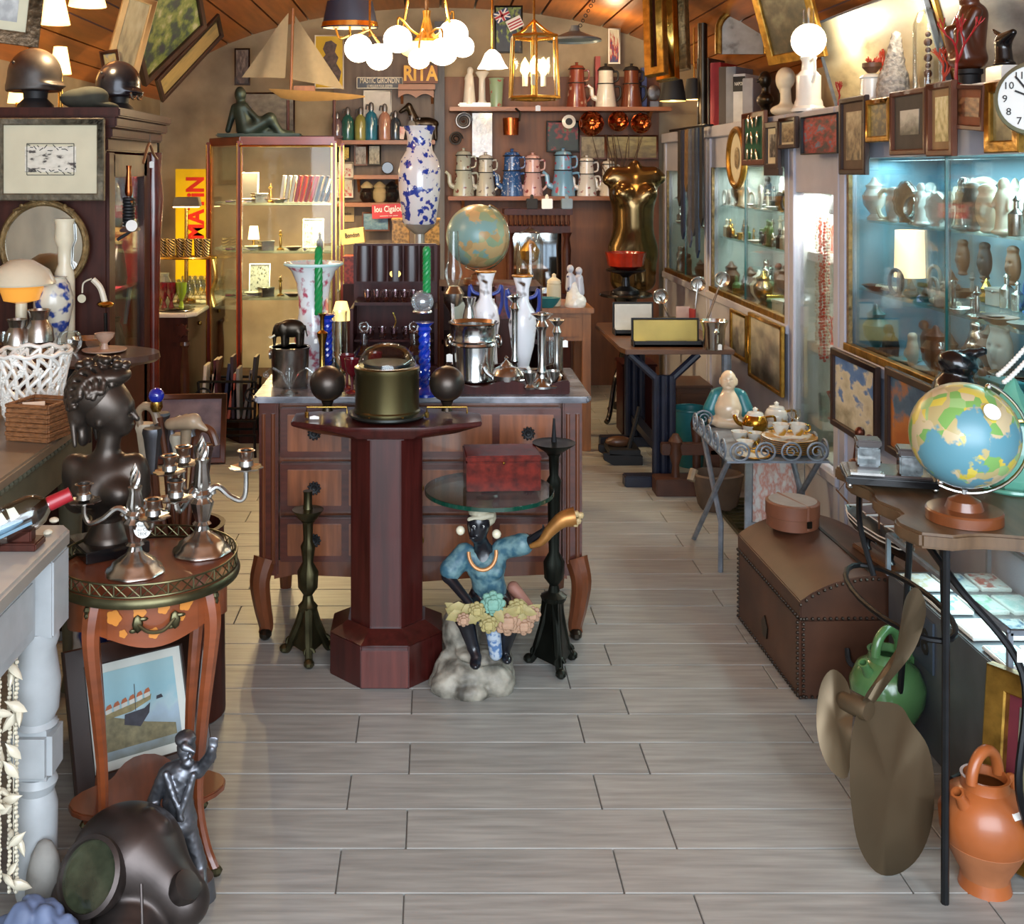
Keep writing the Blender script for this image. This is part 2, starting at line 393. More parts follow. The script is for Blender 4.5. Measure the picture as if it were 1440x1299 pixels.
STONEWALL = mat('rubble stone wall', 'a0927a', .9, sc_=3.5, v=.3, bump=.8, det=9)
CEILWOOD = mat('varnished ceiling pine', 'a8642a', .4, sc_=4, v=.25, st=(6, .5, 6), coat=.15)
struct(BX((-2.1, 3.9, 1.2), (.1, 9.2, 2.6)).b('wall_left', STONEWALL))
struct(BX((2.18, 3.9, 1.2), (.1, 9.2, 2.6)).b('wall_right', STONEWALL))
struct(BX((.05, 8.36, 1.5), (4.4, .1, 3.2)).b('wall_back', STONEWALL))
def vault(x):
    u = max(0, 1-((x-.05)/2.12)**2); return 2.02+.80*math.sqrt(u)
vl = bpy.data.objects.new('ceiling', None); COL.objects.link(vl); struct(vl)
NP = 26
for i in range(NP):
    t0, t1 = PI*i/NP, PI*(i+1)/NP
    pts = []
    for t in (t0+.004, t1-.004): pts.append((.05-2.12*cos(t), 2.02+.80*sin(t)))
    for t in (t1-.004, t0+.004): pts.append((.05-2.16*cos(t), 2.05+.82*sin(t)))
    MB().prism(pts, -.35, 8.32).b('plank', CEILWOOD, vl, smooth=False)
struct(BX((.05, 3.9, 2.98), (4.4, 9.2, .06)).b('ceiling_void', DARKWOOD))
struct(BX((W(618, 0, 8.2).x, 8.22, 1.75), (.075, .1, 1.9)).b('trim_1', mat('grey post', '5c5f68', .6, v=.15, st=(4, 4, .5))))
# ================================================================ CENTRE: commode with everything on it, pedestal, statue table
def price_tag(parent, loc, w=.012, h=.018):
    return MB().prism([(-w/2, -h), (w/2, -h), (w/2, -.004), (0, 0), (-w/2, -.004)], -.0006, .0006).b('price_tag', PAPERW, parent, loc, smooth=False)
def rosette():
    m = LA([(0, .008), (.006, .010), (.010, .004), (.017, .006), (.021, 0), (.021, -.003)], 22, axis='Y', flute=11, fl=.12)
    for i in range(11):
        a = 2*PI*i/11; m.ball((.0195*cos(a), .004, .0195*sin(a)), .0045, 8)
    return m
Yf = 3.81; kx = Yf/F
cm = thing('commode', 'wooden chest of three drawers with grey marble top behind the octagonal pedestal', 'chest of drawers', ((591.5-CX)*kx, Yf, 0))
hw = .5525
BX((0, .25, .51), (2*hw-.02, .46, .60)).b('carcass', VENEER, cm)
for s in (-1, 1):
    m = BX((s*(hw-.033), .015, .515), (.066, .07, .60))
    m.b('corner_post', VENEER_DK, cm, bev=.006)
    f = MB()
    for q in (-.016, .016): f.tube([(s*(hw-.033)+q, -.022, .26), (s*(hw-.033)+q, -.022, .77)], .007, 8)
    f.b('reeding', VENEER, cm)
    pts = spline([(s*(hw-.02), .0, .27), (s*(hw-.004), -.02, .20), (s*(hw-.012), -.012, .11), (s*(hw-.022), .0, .04), (s*(hw-.016), -.01, .012)], 5)
    n = len(pts); TU(pts, [.043-.022*(i/(n-1))**.8 for i in range(n)], 10).b('leg', VENEER, cm)
    MB().ball((s*(hw-.022), -.018, .018), .025, 10, (.9, 1.2, .8)).b('foot_mount', BRONZE, cm)
    TU([(s*(hw-.03), .45, .27), (s*(hw-.03), .45, .0)], [.04, .022], 8).b('leg', VENEER, cm)
ap = [(-hw+.05, .265), (hw-.05, .265), (hw-.05, .20), (hw-.12, .215), (.2, .205), (0, .19), (-.2, .205), (-hw+.12, .215), (-hw+.05, .20)]
MB().prism(ap, -.005, .02).b('apron', VENEER, cm)
zt = lambda y: EH-(y-CY)*kx
for ya, yb in ((571, 643), (648, 719), (724, 789)):
    z0, z1 = zt(yb), zt(ya)
    d = BX((0, -.005, (z0+z1)/2), (2*hw-.145, .025, z1-z0-.006)).b('drawer', VENEER_DK, cm, bev=.003)
    for xa, xb in ((-.455, -.27), (-.245, .245), (.27, .455)):
        BX(((xa+xb)/2, -.018, (z0+z1)/2), (xb-xa, .008, z1-z0-.05)).b('veneer_panel', VENEER_D1 if xa < 0 else VENEER_D2, d, bev=.002)
    for px in (443, 742): rosette().xf(Matrix.Diagonal((1, -1, 1, 1))).b('rosette_pull', BLACKM, d, ((px-591.5)*kx, -.023, (z0+z1)/2))
    MB().ball((0, -.024, (z0+z1)/2), .012, 10, (1, .4, 1.4)).b('keyhole_plate', BRASS, d)
mt = MB().prism([(-.56, -.035), (.57, -.035), (.585, -.01), (.585, .53), (-.575, .53), (-.575, -.01)], .808, .83, 'Z').b('marble_top', GREYMARBLE, cm, bev=.006)
ZC = .83
def C_(px, py): return G(px, py, ZC)
# ---- mahogany liqueur chest
p = C_(553, 530); Yc = p.y; k = Yc/F
lc = thing('liqueur_chest', 'tall mahogany liqueur chest standing open with its polished lid upright behind the binnacle', 'chest', p)
w2 = .165
BX((0, .13, .02), (2*w2, .26, .04)).b('base', MAHOG, lc, bev=.004)
for s in (-1, 1): BX((s*(w2-.006), .15, .145), (.012, .22, .21)).b('side_panel', MAHOG, lc, bev=.002)
BX((0, .255, .2), (2*w2, .012, .34)).b('back_panel', MAHOG, lc)
BX((0, .16, .265), (2*w2-.03, .19, .012)).b('upper_tray', MAHOG, lc)
BX((0, .15, .125), (2*w2-.03, .17, .008)).b('lower_tray', MAHOG, lc)
ld = BX((0, .24, .405), (2*w2, .03, .155)).b('lid', MAHOG, lc, bev=.004)
lid2 = MB()
for i in range(5): lid2.lathe([(.029, -.07), (.031, 0), (.029, .07)], 14, (-.125+i*.0625, .228, .405), 1, .5)
lid2.b('lid_front', mat('lid mahogany','2a0f10',.3,v=.4,sc_=5,st=(7,7,.7)), ld)
LA([(0, .002), (.02, .001), (.022, 0)], 20, (0, .215, .365), 1, .7, axis='Y').b('inlaid_medallion', BRASS, ld)
TU(spline([(0, .05, .175), (.008, .05, .2), (0, .05, .225), (-.004, .05, .235)], 5), .003, 6).b('handle', BRASS, lc)
WINE = glassmat('faint pink glass', 'eadfe2', .25)
gl = None
i = 0
for zz, xs in ((.271, (-.10, -.065, -.03, .005, .04, .075)), (.13, (-.09, -.045, 0, .045, .09))):
    for n_, x in enumerate(xs):
        pos = p+V((x, .09 if zz < .2 else .085, zz)); i += 1
        lab = '%s liqueur glass from the left on the %s tray of the open mahogany chest' % (NTH[n_], 'upper' if zz > .2 else 'lower')
        if gl is None:
            gl = LA([(.014, 0), (.012, .003), (.006, .005), (.013, .014), (.017, .045), (.0155, .045), (.011, .016)], 14).b('liqueur_glass', WINE, None, pos)
            tag(gl, lab, 'glass', 'liqueur glasses in the mahogany chest')
        else:
            o = gl.copy(); COL.objects.link(o); o.location = pos; o['label'] = lab
def deco(px, py, Yo, name, label, prof, mt_, cat, seg=24, Z=ZC, extra=None, **kw):
    """turned thing resting on a surface of height Z whose foot is at photo row py; prof in photo pixels (radius, row)"""
    P = PX(px, py, Yo); o = W(px, py, Yo); o.z = Z
    t = LA(P.prof(prof), seg, **kw).build(name, mt_, None, o); tag(t, label, cat); return t, P, o
CHEST_Y = Yc
# decanters in the chest
for j, (px, lab) in enumerate(((512, 'clear square-shouldered decanter at the chest left edge under the brass tap'), (582, 'clear round decanter half hidden by the right blue candlestick'))):
    P = PX(px, 525, CHEST_Y-.03); o = W(px, 525, CHEST_Y-.03); o.z = ZC+ .0
    t = thing('decanter', lab, 'decanter', o)
    LA(P.prof([(0, 525), (15, 525), (17, 518), (16, 490), (6, 478), (5, 462), (8, 459)]), 18).b('body', WINE, t)
    MB().ball(P.p(px, 452), 8*P.k, 12).b('stopper', GLASS, t)
# red cranberry glasses left of binnacle
for j, (px, py, lab) in enumerate(((495, 552, 'cranberry goblet beside the left brass ball'), (488, 546, 'cranberry goblet behind the blue glass foot'), (527, 543, 'tall cranberry stem glass in front of the open chest'))):
    o = G(px, py, ZC); P = PX(px, py, o.y)
    t = LA(P.prof([(10, py), (9, py-2), (2, py-5), (2, py-22), (9, py-30), (11, py-48), (10, py-48), (7, py-30)]), 18).b('goblet', REDGLASS, None, o)
    tag(t, lab, 'goblet')
# ---- blue twisted candlesticks with green candles
def blue_stick(px, pf, ptop, cpx, ctop, lab1, lab2, ball=None):
    o = G(px, pf, ZC); P = PX(px, pf, o.y); h = pf-ptop
    t = thing('glass_candlestick', lab1, 'candlestick', o)
    LA(P.prof([(19, pf), (19, pf-4), (11, pf-8), (7, pf-14)]), 12).b('foot', BLUEGLASS, t)
    st = MB()
    for q in range(3):
        st.tube([P.p(px, pf-12-(h-24)*i/30)+V((4.2*P.k*cos(i*.55+q*2.09), 4.2*P.k*sin(i*.55+q*2.09), 0)) for i in range(31)], 4.6*P.k, 8)
    st.b('twisted_stem', BLUEGLASS, t)
    LA(P.prof([(6, ptop+16), (10, ptop+10), (8, ptop+6), (13, ptop+1), (14, ptop), (6, ptop-1)]), 14).b('cup', BLUEGLASS, t)
    top = ptop
    if ball:
        MB().ball(P.p(px-3, ball[0]), ball[1]*P.k, 20).b('glass_globe', glassmat('swirled glass', 'dfe6ea', .35, .12), t)
        MB().ring(12*P.k, 2.0*P.k, P.p(px-3, ball[0]+ball[1]-2)).b('collar', SILVER, t); top = ball[0]-ball[1]+3
    c = thing('candle', lab2, 'candle', o+P.p(cpx, top))
    m = MB(); hh = (top-ctop)*P.k
    for q in range(4):
        m.tube([(2.6*P.k*cos(i*.42+q*PI/2), 2.6*P.k*sin(i*.42+q*PI/2), hh*i/36) for i in range(37)], [3.3*P.k]*34+[2.6*P.k, 1.6*P.k, .6*P.k], 8)
    m.b('twisted_wax', mat('green wax', '0d8240', .4, v=.1), c)
    TU([(0, 0, hh-.002), (.001, 0, hh+.008)], .0009, 5).b('wick', BLACKM, c)
blue_stick(459, 531, 442, 448, 346, 'cobalt twisted glass candlestick at the left of the chest top, brass sleeve beside it', 'green twisted candle in the left blue candlestick')
blue_stick(597, 556, 453, 600, 346, 'cobalt twisted glass candlestick with a clear ball on top, right of the open chest', 'green twisted candle above the clear glass ball', (424, 16))
# ---- famille rose trumpet vase
FAM = mat('famille rose porcelain', 'dfe3e4', .2, sc_=22, col2='b4566a', coat=.4, ramp=(.52, .62), det=3)
t, P, o = deco(441, 532, 4.22, 'chinese_vase', 'trumpet-necked chinese porcelain vase with pink flowers and pale blue rim', [(0, 532), (20, 532), (17, 522), (24, 500), (27, 484), (24, 465), (21, 448), (21, 430), (24, 405), (31, 388), (41, 378), (39, 376), (20, 400), (17, 430)], FAM, 'vase', 28)
MB().ring(40*P.k, 2.4*P.k, P.p(441, 378), 32).b('rim', mat('celadon rim', 'bfe0de', .2, v=.05), t)
# ---- pewter pot, elephant, epergne, glass things on the left of the chest top
t, P, o = deco(408, 541, 3.98, 'ice_bucket', 'pewter and glass ice bucket with ring handle at the left end of the commode', [(0, 541), (24, 541), (25, 538), (27, 490), (29, 486), (27, 486)], SILVER_OLD, 'bucket', cap=False)
MB().ring(6*P.k, 1.4*P.k, P.p(380, 497), 14, (1, 0, 0)).b('handle', SILVER_OLD, t)
LA(P.prof([(0, 487), (25, 487)]), 20).b('lid', BRONZE, t)
Pq = PX(410, 486, 3.98); oe = W(410, 486, 3.98); oe.z = ZC+P.k*(541-486)+.001
q = Pq.p; kk = Pq.k
el = thing('elephant_figure', 'dark bronze elephant figure standing on the pewter ice bucket', 'figurine', oe)
sculpt('body', [('e', q(410, 461), (19*kk, 11*kk, 13*kk)), ('e', q(392, 463), (8*kk, 8*kk, 10*kk), None, 4*kk), ('c', q(386, 468), q(386, 484), 3.5*kk, 2*kk, 3*kk)]+[('c', q(x, 466, d*kk), q(x, 483, d*kk), 5*kk, 4*kk, 2*kk) for x, d in ((400, -5), (402, 5), (421, -5), (423, 5))]+[('e', q(398, 460, -9*kk), (5*kk, 2*kk, 8*kk), None, 2*kk), ('c', q(429, 458), q(432, 472), 1.6*kk, 1*kk)], BRONZE, el, 44)
for d in (-4, 4): TU([q(387, 470, d*kk), q(381, 474, d*kk*1.2), q(378, 472, d*kk*1.2)], [1.5*kk, 1.2*kk, .5*kk], 6).b('tusk', CREAM, el)
o = G(407, 553, ZC); P = PX(407, 553, o.y)
ep = thing('epergne', 'clear glass epergne with arching arms at the front left corner of the marble', 'glassware', o)
LA(P.prof([(13, 553), (11, 550), (4, 546), (3, 535), (6, 524), (5, 516), (2, 514)]), 16).b('stem', GLASS, ep)
for s in (-1, 1):
    TU([P.p(407+s*x, y) for x, y in ((3, 540), (12, 524), (24, 517), (33, 524))], 1.6*P.k, 8).b('arm', GLASS, ep)
    MB().ball(P.p(407+s*33, 527), 4*P.k, 10).b('drop', GLASS, ep)
t, P, o = deco(478, 534, 4.18, 'hurricane_glass', 'tall clear glass storm cylinder right of the left blue candlestick', [(0, 534), (11, 534), (12, 528), (6, 522), (9, 514), (11, 505), (10, 450), (11, 444), (10, 444), (9, 500)], GLASS, 'glassware', 20)
t, P, o = deco(453, 542, 4.06, 'brass_sleeve', 'slender brass sleeve with collar standing by the left blue candlestick', [(7, 542), (6, 540), (4, 537), (4, 492), (8, 474), (3, 470), (3, 452), (6, 447), (4, 446)], BRASS, 'ornament', 16)
price_tag(t, P.p(444, 482))
t, P, o = deco(470, 545, 4.0, 'oil_bottle', 'small pale blue glass bottle on the marble beside the left brass ball', [(0, 545), (8, 545), (9, 530), (7, 520), (3, 514), (3, 508)], glassmat('pale blue glass', 'bcdcec', .2), 'bottle', 16)
# amber parchment lamp glow behind
t = thing('table_lamp', 'little lit lamp with pale shade glowing behind the trumpet vase', 'lamp', W(480, 446, 4.24)*1.0); t.location.z = ZC
LA([(.03, 0), (.03, .01), (.008, .02), (.008, .22)], 14).b('base', BRASS, t)
LA([(.042, .2), (.022, .27)], 18, cap=False).b('lamp_shade', emis('lit parchment', 'ffd488', 1.6), t)
# ---- wooden tray with silver
to = C_(714, 554); Pt = PX(714, 554, to.y)
tr = thing('serving_tray', 'mahogany serving tray with scalloped gallery holding silver at the right of the commode', 'tray', to)
hwid = 85*Pt.k
BX((0, .165, .009), (2*hwid, .33, .018)).b('tray_base', MAHOG, tr, bev=.003)
fr = [(-hwid, .0)]; 
for i in range(25): x = -hwid+2*hwid*i/24; fr.append((x, .036+.012*cos(i*PI/6)))
fr += [(hwid, 0)]
MB().prism(fr, -.004, .008).b('front_gallery', MAHOG, tr)
MB().prism(fr, .322, .334).b('back_gallery', MAHOG, tr)
for s in (-1, 1): BX((s*hwid, .165, .022), (.012, .33, .044)).b('side_gallery', MAHOG, tr, bev=.003)
ZT = ZC+.019
def T_(px, Yo): o = W(px, 0, Yo); o.z = ZT; return o, PX(px, CY+(EH-ZT)*F/Yo, Yo)
o, P = T_(666, 3.97); b = P.py
wc = thing('wine_cooler', 'large polished silver wine cooler with ring handles standing on the mahogany tray', 'wine cooler', o)
LA(P.prof([(0, b), (27, b), (29, b-2), (29, b-5), (28, b-7), (31, b-50), (33, b-52), (31.5, b-55), (33.5, b-58), (32, b-62), (33, b-78), (36, b-82), (35, b-83), (31, b-78), (28, b-10), (0, b-8)]), 36).b('body', SILVER, wc)
for s in (-1, 1):
    h = MB().ball(P.p(666+s*33, b-62), 3.5*P.k, 10).b('handle_boss', SILVER, wc)
    MB().ring(7.5*P.k, 1.5*P.k, P.p(666+s*36, b-55), 18, (1, .3, 0)).b('ring_handle', SILVER, h)
price_tag(wc, P.p(632, b-40, -.03), .022, .03)
o, P = T_(712, 3.87); b = P.py
tp = thing('teapot', 'squat silver teapot with pointed lid in front of the wine cooler', 'teapot', o)
LA(P.prof([(0, b), (11, b), (12, b-2), (20, b-9), (21, b-16), (16, b-25), (8, b-29)]), 24).b('body', SILVER_OLD, tp)
LA(P.prof([(9, b-28), (7, b-32), (3, b-35), (2, b-37), (3, b-40), (0, b-43)]), 16).b('lid', SILVER_OLD, tp)
TU(spline([P.p(694, b-12), P.p(684, b-20), P.p(680, b-28)], 5), [5*P.k]+[3.5*P.k]*9+[2*P.k], 8).b('spout', SILVER_OLD, tp)
TU(spline([P.p(731, b-24), P.p(740, b-22), P.p(739, b-10), P.p(731, b-8)], 5), 2*P.k, 8).b('handle', SILVER_OLD, tp)
def silver_stick(px, Yo, H, r, name, lab, mt_=SILVER):
    o, P = T_(px, Yo); b = P.py
    t = thing(name, lab, 'candlestick', o)
    LA(P.prof([(r, b), (r, b-3), (r*.7, b-8), (r*.35, b-13)]), 22).b('foot', mt_, t)
    LA(P.prof([(r*.35, b-12), (r*.28, b-18), (r*.42, b-22), (r*.3, b-30), (r*.36, b-H+26), (r*.55, b-H+20), (r*.3, b-H+12)]), 18).b('stem', mt_, t)
    LA(P.prof([(r*.3, b-H+12), (r*.6, b-H+8), (r*.95, b-H+3), (r*.35, b-H+2), (r*.4, b-H)]), 20).b('drip_pan', mt_, t)
    return t, P
silver_stick(762, 3.85, 106, 17, 'silver_candlestick', 'tall heavy silver candlestick nearest the right end of the tray')
t, P = silver_stick(783, 3.95, 90, 12, 'silver_candlestick', 'thin silver candlestick with a hanging white tag, right end of the tray', SILVER_OLD)
price_tag(t, P.p(794, P.py-60, -.02), .018, .026)
silver_stick(724, 4.05, 116, 13, 'silver_candlestick', 'silver candlestick partly behind the blue and white bottle vase')
for px, Yo, lab in ((778, 3.84, 'small silver beaker low at the right tray corner'), (745, 3.82, 'small silver creamer between the teapot and the tall candlestick')):
    o, P = T_(px, Yo); b = P.py
    t = LA(P.prof([(0, b), (8, b), (9, b-3), (5, b-7), (8, b-14), (10, b-24), (9, b-24), (6, b-12)]), 18).b('beaker', SILVER_OLD, None, o); tag(t, lab, 'beaker')
o, P = T_(776, 4.04); b = P.py
t = LA(P.prof([(0, b), (16, b), (16, b-52), (17, b-55), (15.5, b-55), (15, b-4)]), 22).b('glass_jar', GLASS, None, o); tag(t, 'clear glass cylinder jar behind the thin tagged candlestick', 'jar')
# ---- blue and white delft vases
DELFT = mat('painted tin glaze vase', 'e6e6e8', .25, sc_=16, col2='46301f', coat=.3, ramp=(.58, .66), det=2)
BLUETRIM = mat('blue glaze trim', '25357f', .3)
for px, Yo, H, lab in ((683, 4.16, 140, 'white two-handled vase with navy handles rising behind the wine cooler'), (735, 4.1, 138, 'white two-handled vase with brown sprigs behind the teapot')):
    o, P = T_(px, Yo); b = P.py; s_ = H/140
    t = thing('handled_vase', lab, 'vase', o)
    LA(P.prof([(0, b), (12, b), (13, b-4), (9, b-12), (16, b-40*s_), (20, b-70*s_), (17, b-90*s_), (9, b-103*s_), (9, b-122*s_), (13, b-136*s_), (14, b-H), (11, b-H)]), 26).b('body', DELFT, t)
    for q in (-1, 1):
        TU(spline([P.p(px+q*9, b-108*s_), P.p(px+q*18, b-112*s_), P.p(px+q*22, b-120*s_), P.p(px+q*23, b-98*s_), P.p(px+q*18, b-80*s_)], 6), 2.6*P.k, 8).b('handle', BLUETRIM, t)
    MB().ring(14*P.k, 1.5*P.k, P.p(px, b-H), 26).b('rim', mat('gold rim', 'a8702c', .3, .6), t)
# silver jug head seen above cooler, mirror frame leaning
o, P = T_(660, 4.1); 
t = LA(P.prof([(0, P.py), (10, P.py), (13, P.py-60), (8, P.py-88), (6, P.py-96), (10, P.py-108), (9, P.py-108)]), 18).b('silver_ewer', SILVER_OLD, None, o); tag(t, 'slim silver ewer with a lipped neck peeping over the wine cooler', 'jug')
t = thing('picture_stand', 'small silver edged picture glass leaning behind the wine cooler', 'frame', G(640, 525, ZC), (math.radians(-12), 0, math.radians(10)))
BX((0, 0, .14), (.012, .012, .28)).b('frame_side', SILVER_OLD, t); BX((.08, .004, .14), (.15, .004, .26)).b('glass_panel', mat('pale green backing', 'a9b3a0', .3), t); BX((.16, 0, .14), (.012, .012, .28)).b('frame_side', SILVER_OLD, t)
# ================================================================ octagonal pedestal + binnacle
Yp = 3.60
pd = thing('octagonal_pedestal', 'dark red octagonal wooden pedestal column in front of the commode', 'pedestal', ((541-CX)*3.42/F, Yp, 0))
def octo(r, rot=PI/8): return [(r*cos(rot+i*PI/4), r*sin(rot+i*PI/4)) for i in range(8)]
rb = .178/cos(PI/8)
MB().prism(octo(rb), 0, .135, 'Z').b('plinth', RED_MAHOG, pd, bev=.003)
tp_ = [(x, y, .135) for x, y in octo(rb)]+[(x, y, .165) for x, y in octo(.133)]
m = MB(); m._add(tp_, [tuple(range(7, -1, -1)), tuple(range(8, 16))]+[(i, (i+1) % 8, 8+(i+1) % 8, 8+i) for i in range(8)]); m.b('plinth_slope', RED_MAHOG, pd, smooth=False)
BX((0, -.182, .066), (.145, .012, .115)).b('plinth_panel', mat('red mahogany light', '5a2a24', .3, v=.3, sc_=6, st=(8, 8, .6), coat=.3), pd, bev=.002)
MB().prism(octo(.124), .16, .775, 'Z').b('shaft', RED_MAHOG, pd, bev=.002)
BX((0, -.1165, .77), (.118, .012, .032)).b('shaft_cap', RED_MAHOG, pd, bev=.002)
wing = [(-.305, -.06), (-.12, -.15), (.12, -.15), (.305, -.06), (.305, .06), (.12, .15), (-.12, .15), (-.305, .06)]
low = [(x*.72, y*.9) for x, y in wing]
m = MB(); m._add([(x, y, .80) for x, y in wing]+[(x, y, .785) for x, y in wing]+[(x, y, .76) for x, y in low], [tuple(range(8))]+[(i, (i+1) % 8, 8+(i+1) % 8, 8+i) for i in range(8)]+[(8+i, 8+(i+1) % 8, 16+(i+1) % 8, 16+i) for i in range(8)]+[tuple(range(23, 15, -1))])
m.b('winged_top', RED_MAHOG, pd, bev=.003)
ZP = .801
bo = V((pd.location.x, Yp, ZP)); P = PX(545, 598, Yp); K = P.k
bn = thing('ship_binnacle', 'brass ship compass binnacle drum with glass dome and two iron balls on the pedestal', 'compass', bo)
b0 = 603
PR = lambda pts: [(r*K, (b0-y)*K) for r, y in pts]
LA(PR([(0, 602), (50, 602), (54, 599), (54, 596), (46, 594)]), 40).b('base_plate', mat('dark steel ring', '4c4f4c', .3, .9), bn)
LA(PR([(46, 600), (47, 596), (47, 592), (45, 590), (45, 540), (46, 538), (46, 532), (42, 530), (0, 531)]), 40).b('drum', BINN, bn)
LA([(r*K, (b0-y)*K) for r, y in ((41, 531), (40, 525), (36, 515), (28, 506), (16, 500), (0, 498))], 32).b('glass_dome', GLASS, bn)
LA(PR([(0, 528), (34, 528), (34, 526), (0, 526)]), 32).b('compass_card', mat('dark compass card', '14181c', .6, spec=.1), bn)
MB().ring(41*K, 1.6*K, (0, 0, (b0-531)*K), 36).b('dome_rim', SILVER_OLD, bn)
for s in (-1, 1):
    bx = s*84*K
    MB().ball((bx, 0, (b0-556)*K), 25*K, 28).b('iron_ball', BUSTBRONZE, bn)
    LA([(8*K, (b0-594)*K), (6*K, (b0-588)*K), (9*K, (b0-580)*K)], 14, (bx, 0, 0)).b('ball_neck', BRONZE, bn)
    TU([(bx-28*K*1, -.02, (b0-596)*K), (bx-28*K, -.02, (b0-587)*K), (bx+28*K, -.02, (b0-587)*K), (bx+28*K, -.02, (b0-596)*K)], 1.6*K, 8).b('bracket', BRASS, bn)
    LA([(3*K, (b0-602)*K), (3*K, (b0-594)*K)], 8, (bx-28*K, -.02, 0)).b('bracket_foot', BRASS, bn)
for a in (-.5, .5, -2.6, 2.6): MB().ball((47*K*sin(a), -47*K*cos(a), (b0-597)*K), 3.5*K, 8).b('bolt', BRASS, bn)
price_tag(bn, (-100*K, -.05, (b0-596)*K), .03, .012)
# ================================================================ candlesticks on the floor
def church_stick(px, pyf, ys, name, lab, mt_, k_r=1.0, spike=0, base=38):
    o = G(px, pyf-12, 0); P = PX(px, pyf-12, o.y); k = P.k
    t = thing(name, lab, 'candlestick', o); z = lambda y: (P.py-y)*k
    pan, knot, top = ys
    bt = P.py-base*2.0
    foot = MB()
    for i in range(3):
        a = -PI/2+i*2*PI/3+.15; ca, sa = cos(a), sin(a)
        pts = spline([(6*k*ca, 6*k*sa, z(bt+4)), (13*k*ca, 13*k*sa, z(bt+base*.7)), (25*k*ca, 25*k*sa, z(P.py-22)), (32*k*ca, 32*k*sa, z(P.py-8)), (36*k*ca, 36*k*sa, .012)], 5)
        f = TU(pts, [6.5*k]*10+[5.5*k]*(len(pts)-10), 8).ball((37*k*ca, 37*k*sa, 7*k), 7*k, 10, (1.1, 1.1, .95)); f.b('paw_foot', mt_, t)
        TU([V((27*k*ca, 27*k*sa, z(P.py-18)))+v for v in spiral((0, 0, 0), 8*k, 1.5*k, 0, 500, 18)], 2.4*k, 6).b('scroll', mt_, t)
        a2 = a+PI/3; c2, s2 = cos(a2), sin(a2)
    LA([(base*.72*k, z(P.py-13)), (base*.66*k, z(P.py-20)), (base*.42*k, z(bt+base*.8)), (base*.36*k, z(bt+6)), (base*.42*k, z(bt+2))], 3).xf(Matrix.Rotation(-PI/2+.15, 4, 'Z')).b('tripod_body', mt_, t, bev=.004, ang=25)
    LA([(13*k*k_r, z(bt+10)), (15*k*k_r, z(bt+3)), (8*k, z(bt-3)), (6*k, z(bt-12)), (13*k, z(bt-22)), (14*k, z(bt-45)), (7*k, z(bt-58)), (9*k, z(knot+14)), (10*k, z(knot+8)), (6*k, z(knot)), (7*k, z(pan+18)), (10*k, z(pan+14))], 20, flute=8, fl=.06).b('stem', mt_, t)
    pn = LA([(9*k, z(pan+14)), (14*k, z(pan+10)), (24*k*k_r, z(pan)), (25*k*k_r, z(pan-2)), (21*k*k_r, z(pan-1)), (7*k, z(pan-3))], 28).b('drip_pan', mt_, t)
    if spike: TU([(0, 0, z(pan-2)), (0, 0, z(top))], [4*k, 1.5*k], 10).b('pricket_spike', IRON, t)
    else: LA([(7*k, z(pan-3)), (6*k, z(pan-10)), (6*k, z(top+3)), (7*k, z(top)), (5*k, z(top))], 16).b('candle_cup', mt_, t)
    return t
church_stick(433, 936, (718, 760, 690), 'altar_candlestick', 'greenish brass altar candlestick with three paw feet left of the octagonal pedestal', BRONZE_G, .88, 0, 38)
church_stick(779, 950, (624, 668, 588), 'altar_candlestick', 'black iron altar candlestick with spike and paw feet right of the glass-topped statue', mat('blackened bronze', '2a2c26', .4, .85, v=.4, sc_=10), 1.22, 1, 52)
# ================================================================ statue of a seated woman carrying a round glass table top
Ys = 3.46; P = PX(664, 975, Ys); q = P.p; k = P.k
sw = thing('seated_statue', 'painted statue of a seated dark-skinned woman in blue blouse with flowers carrying the glass top', 'statue', (P.o.x, Ys, 0))
SKIN = mat('black painted skin', '14151b', .3, v=.3, coat=.2)
BLUEB = mat('worn blue blouse paint', '32596a', .5, sc_=30, col2='66868a', ramp=(.4, .6))
YELL = mat('faded leaf yellow', '9c8f5c', .6, v=.25, sc_=25); ROSE = mat('faded rose paint', 'a07f66', .6, v=.25, sc_=20); AQUA = mat('aqua petals', '6f9a8a', .6, v=.25, sc_=25)
ROCK = mat('painted rockwork', '45423a', .6, sc_=16, col2='a39d8e', bump=.6, det=8, ramp=(.35, .65))
rk = [('e', q(662, 950), (50*k, 48*k, 22*k)), ('e', q(650, 905, .03), (28*k, 30*k, 40*k), None, 12*k), ('e', q(628, 965, -.06), (22*k, 20*k, 18*k), None, 6*k), ('e', q(698, 962, -.05), (24*k, 22*k, 24*k), None, 6*k), ('e', q(660, 968, -.09), (26*k, 16*k, 14*k), None, 6*k), ('e', q(676, 925, -.05), (36*k, 26*k, 9*k), (0, .1, 0), 6*k), ('c', q(705, 920), q(716, 972), 12*k, 10*k, 6*k), ('c', q(628, 935), q(614, 975), 9*k, 12*k, 6*k)]
sculpt('rock_base', rk, ROCK, sw, 64, bump=(.0035, 95))
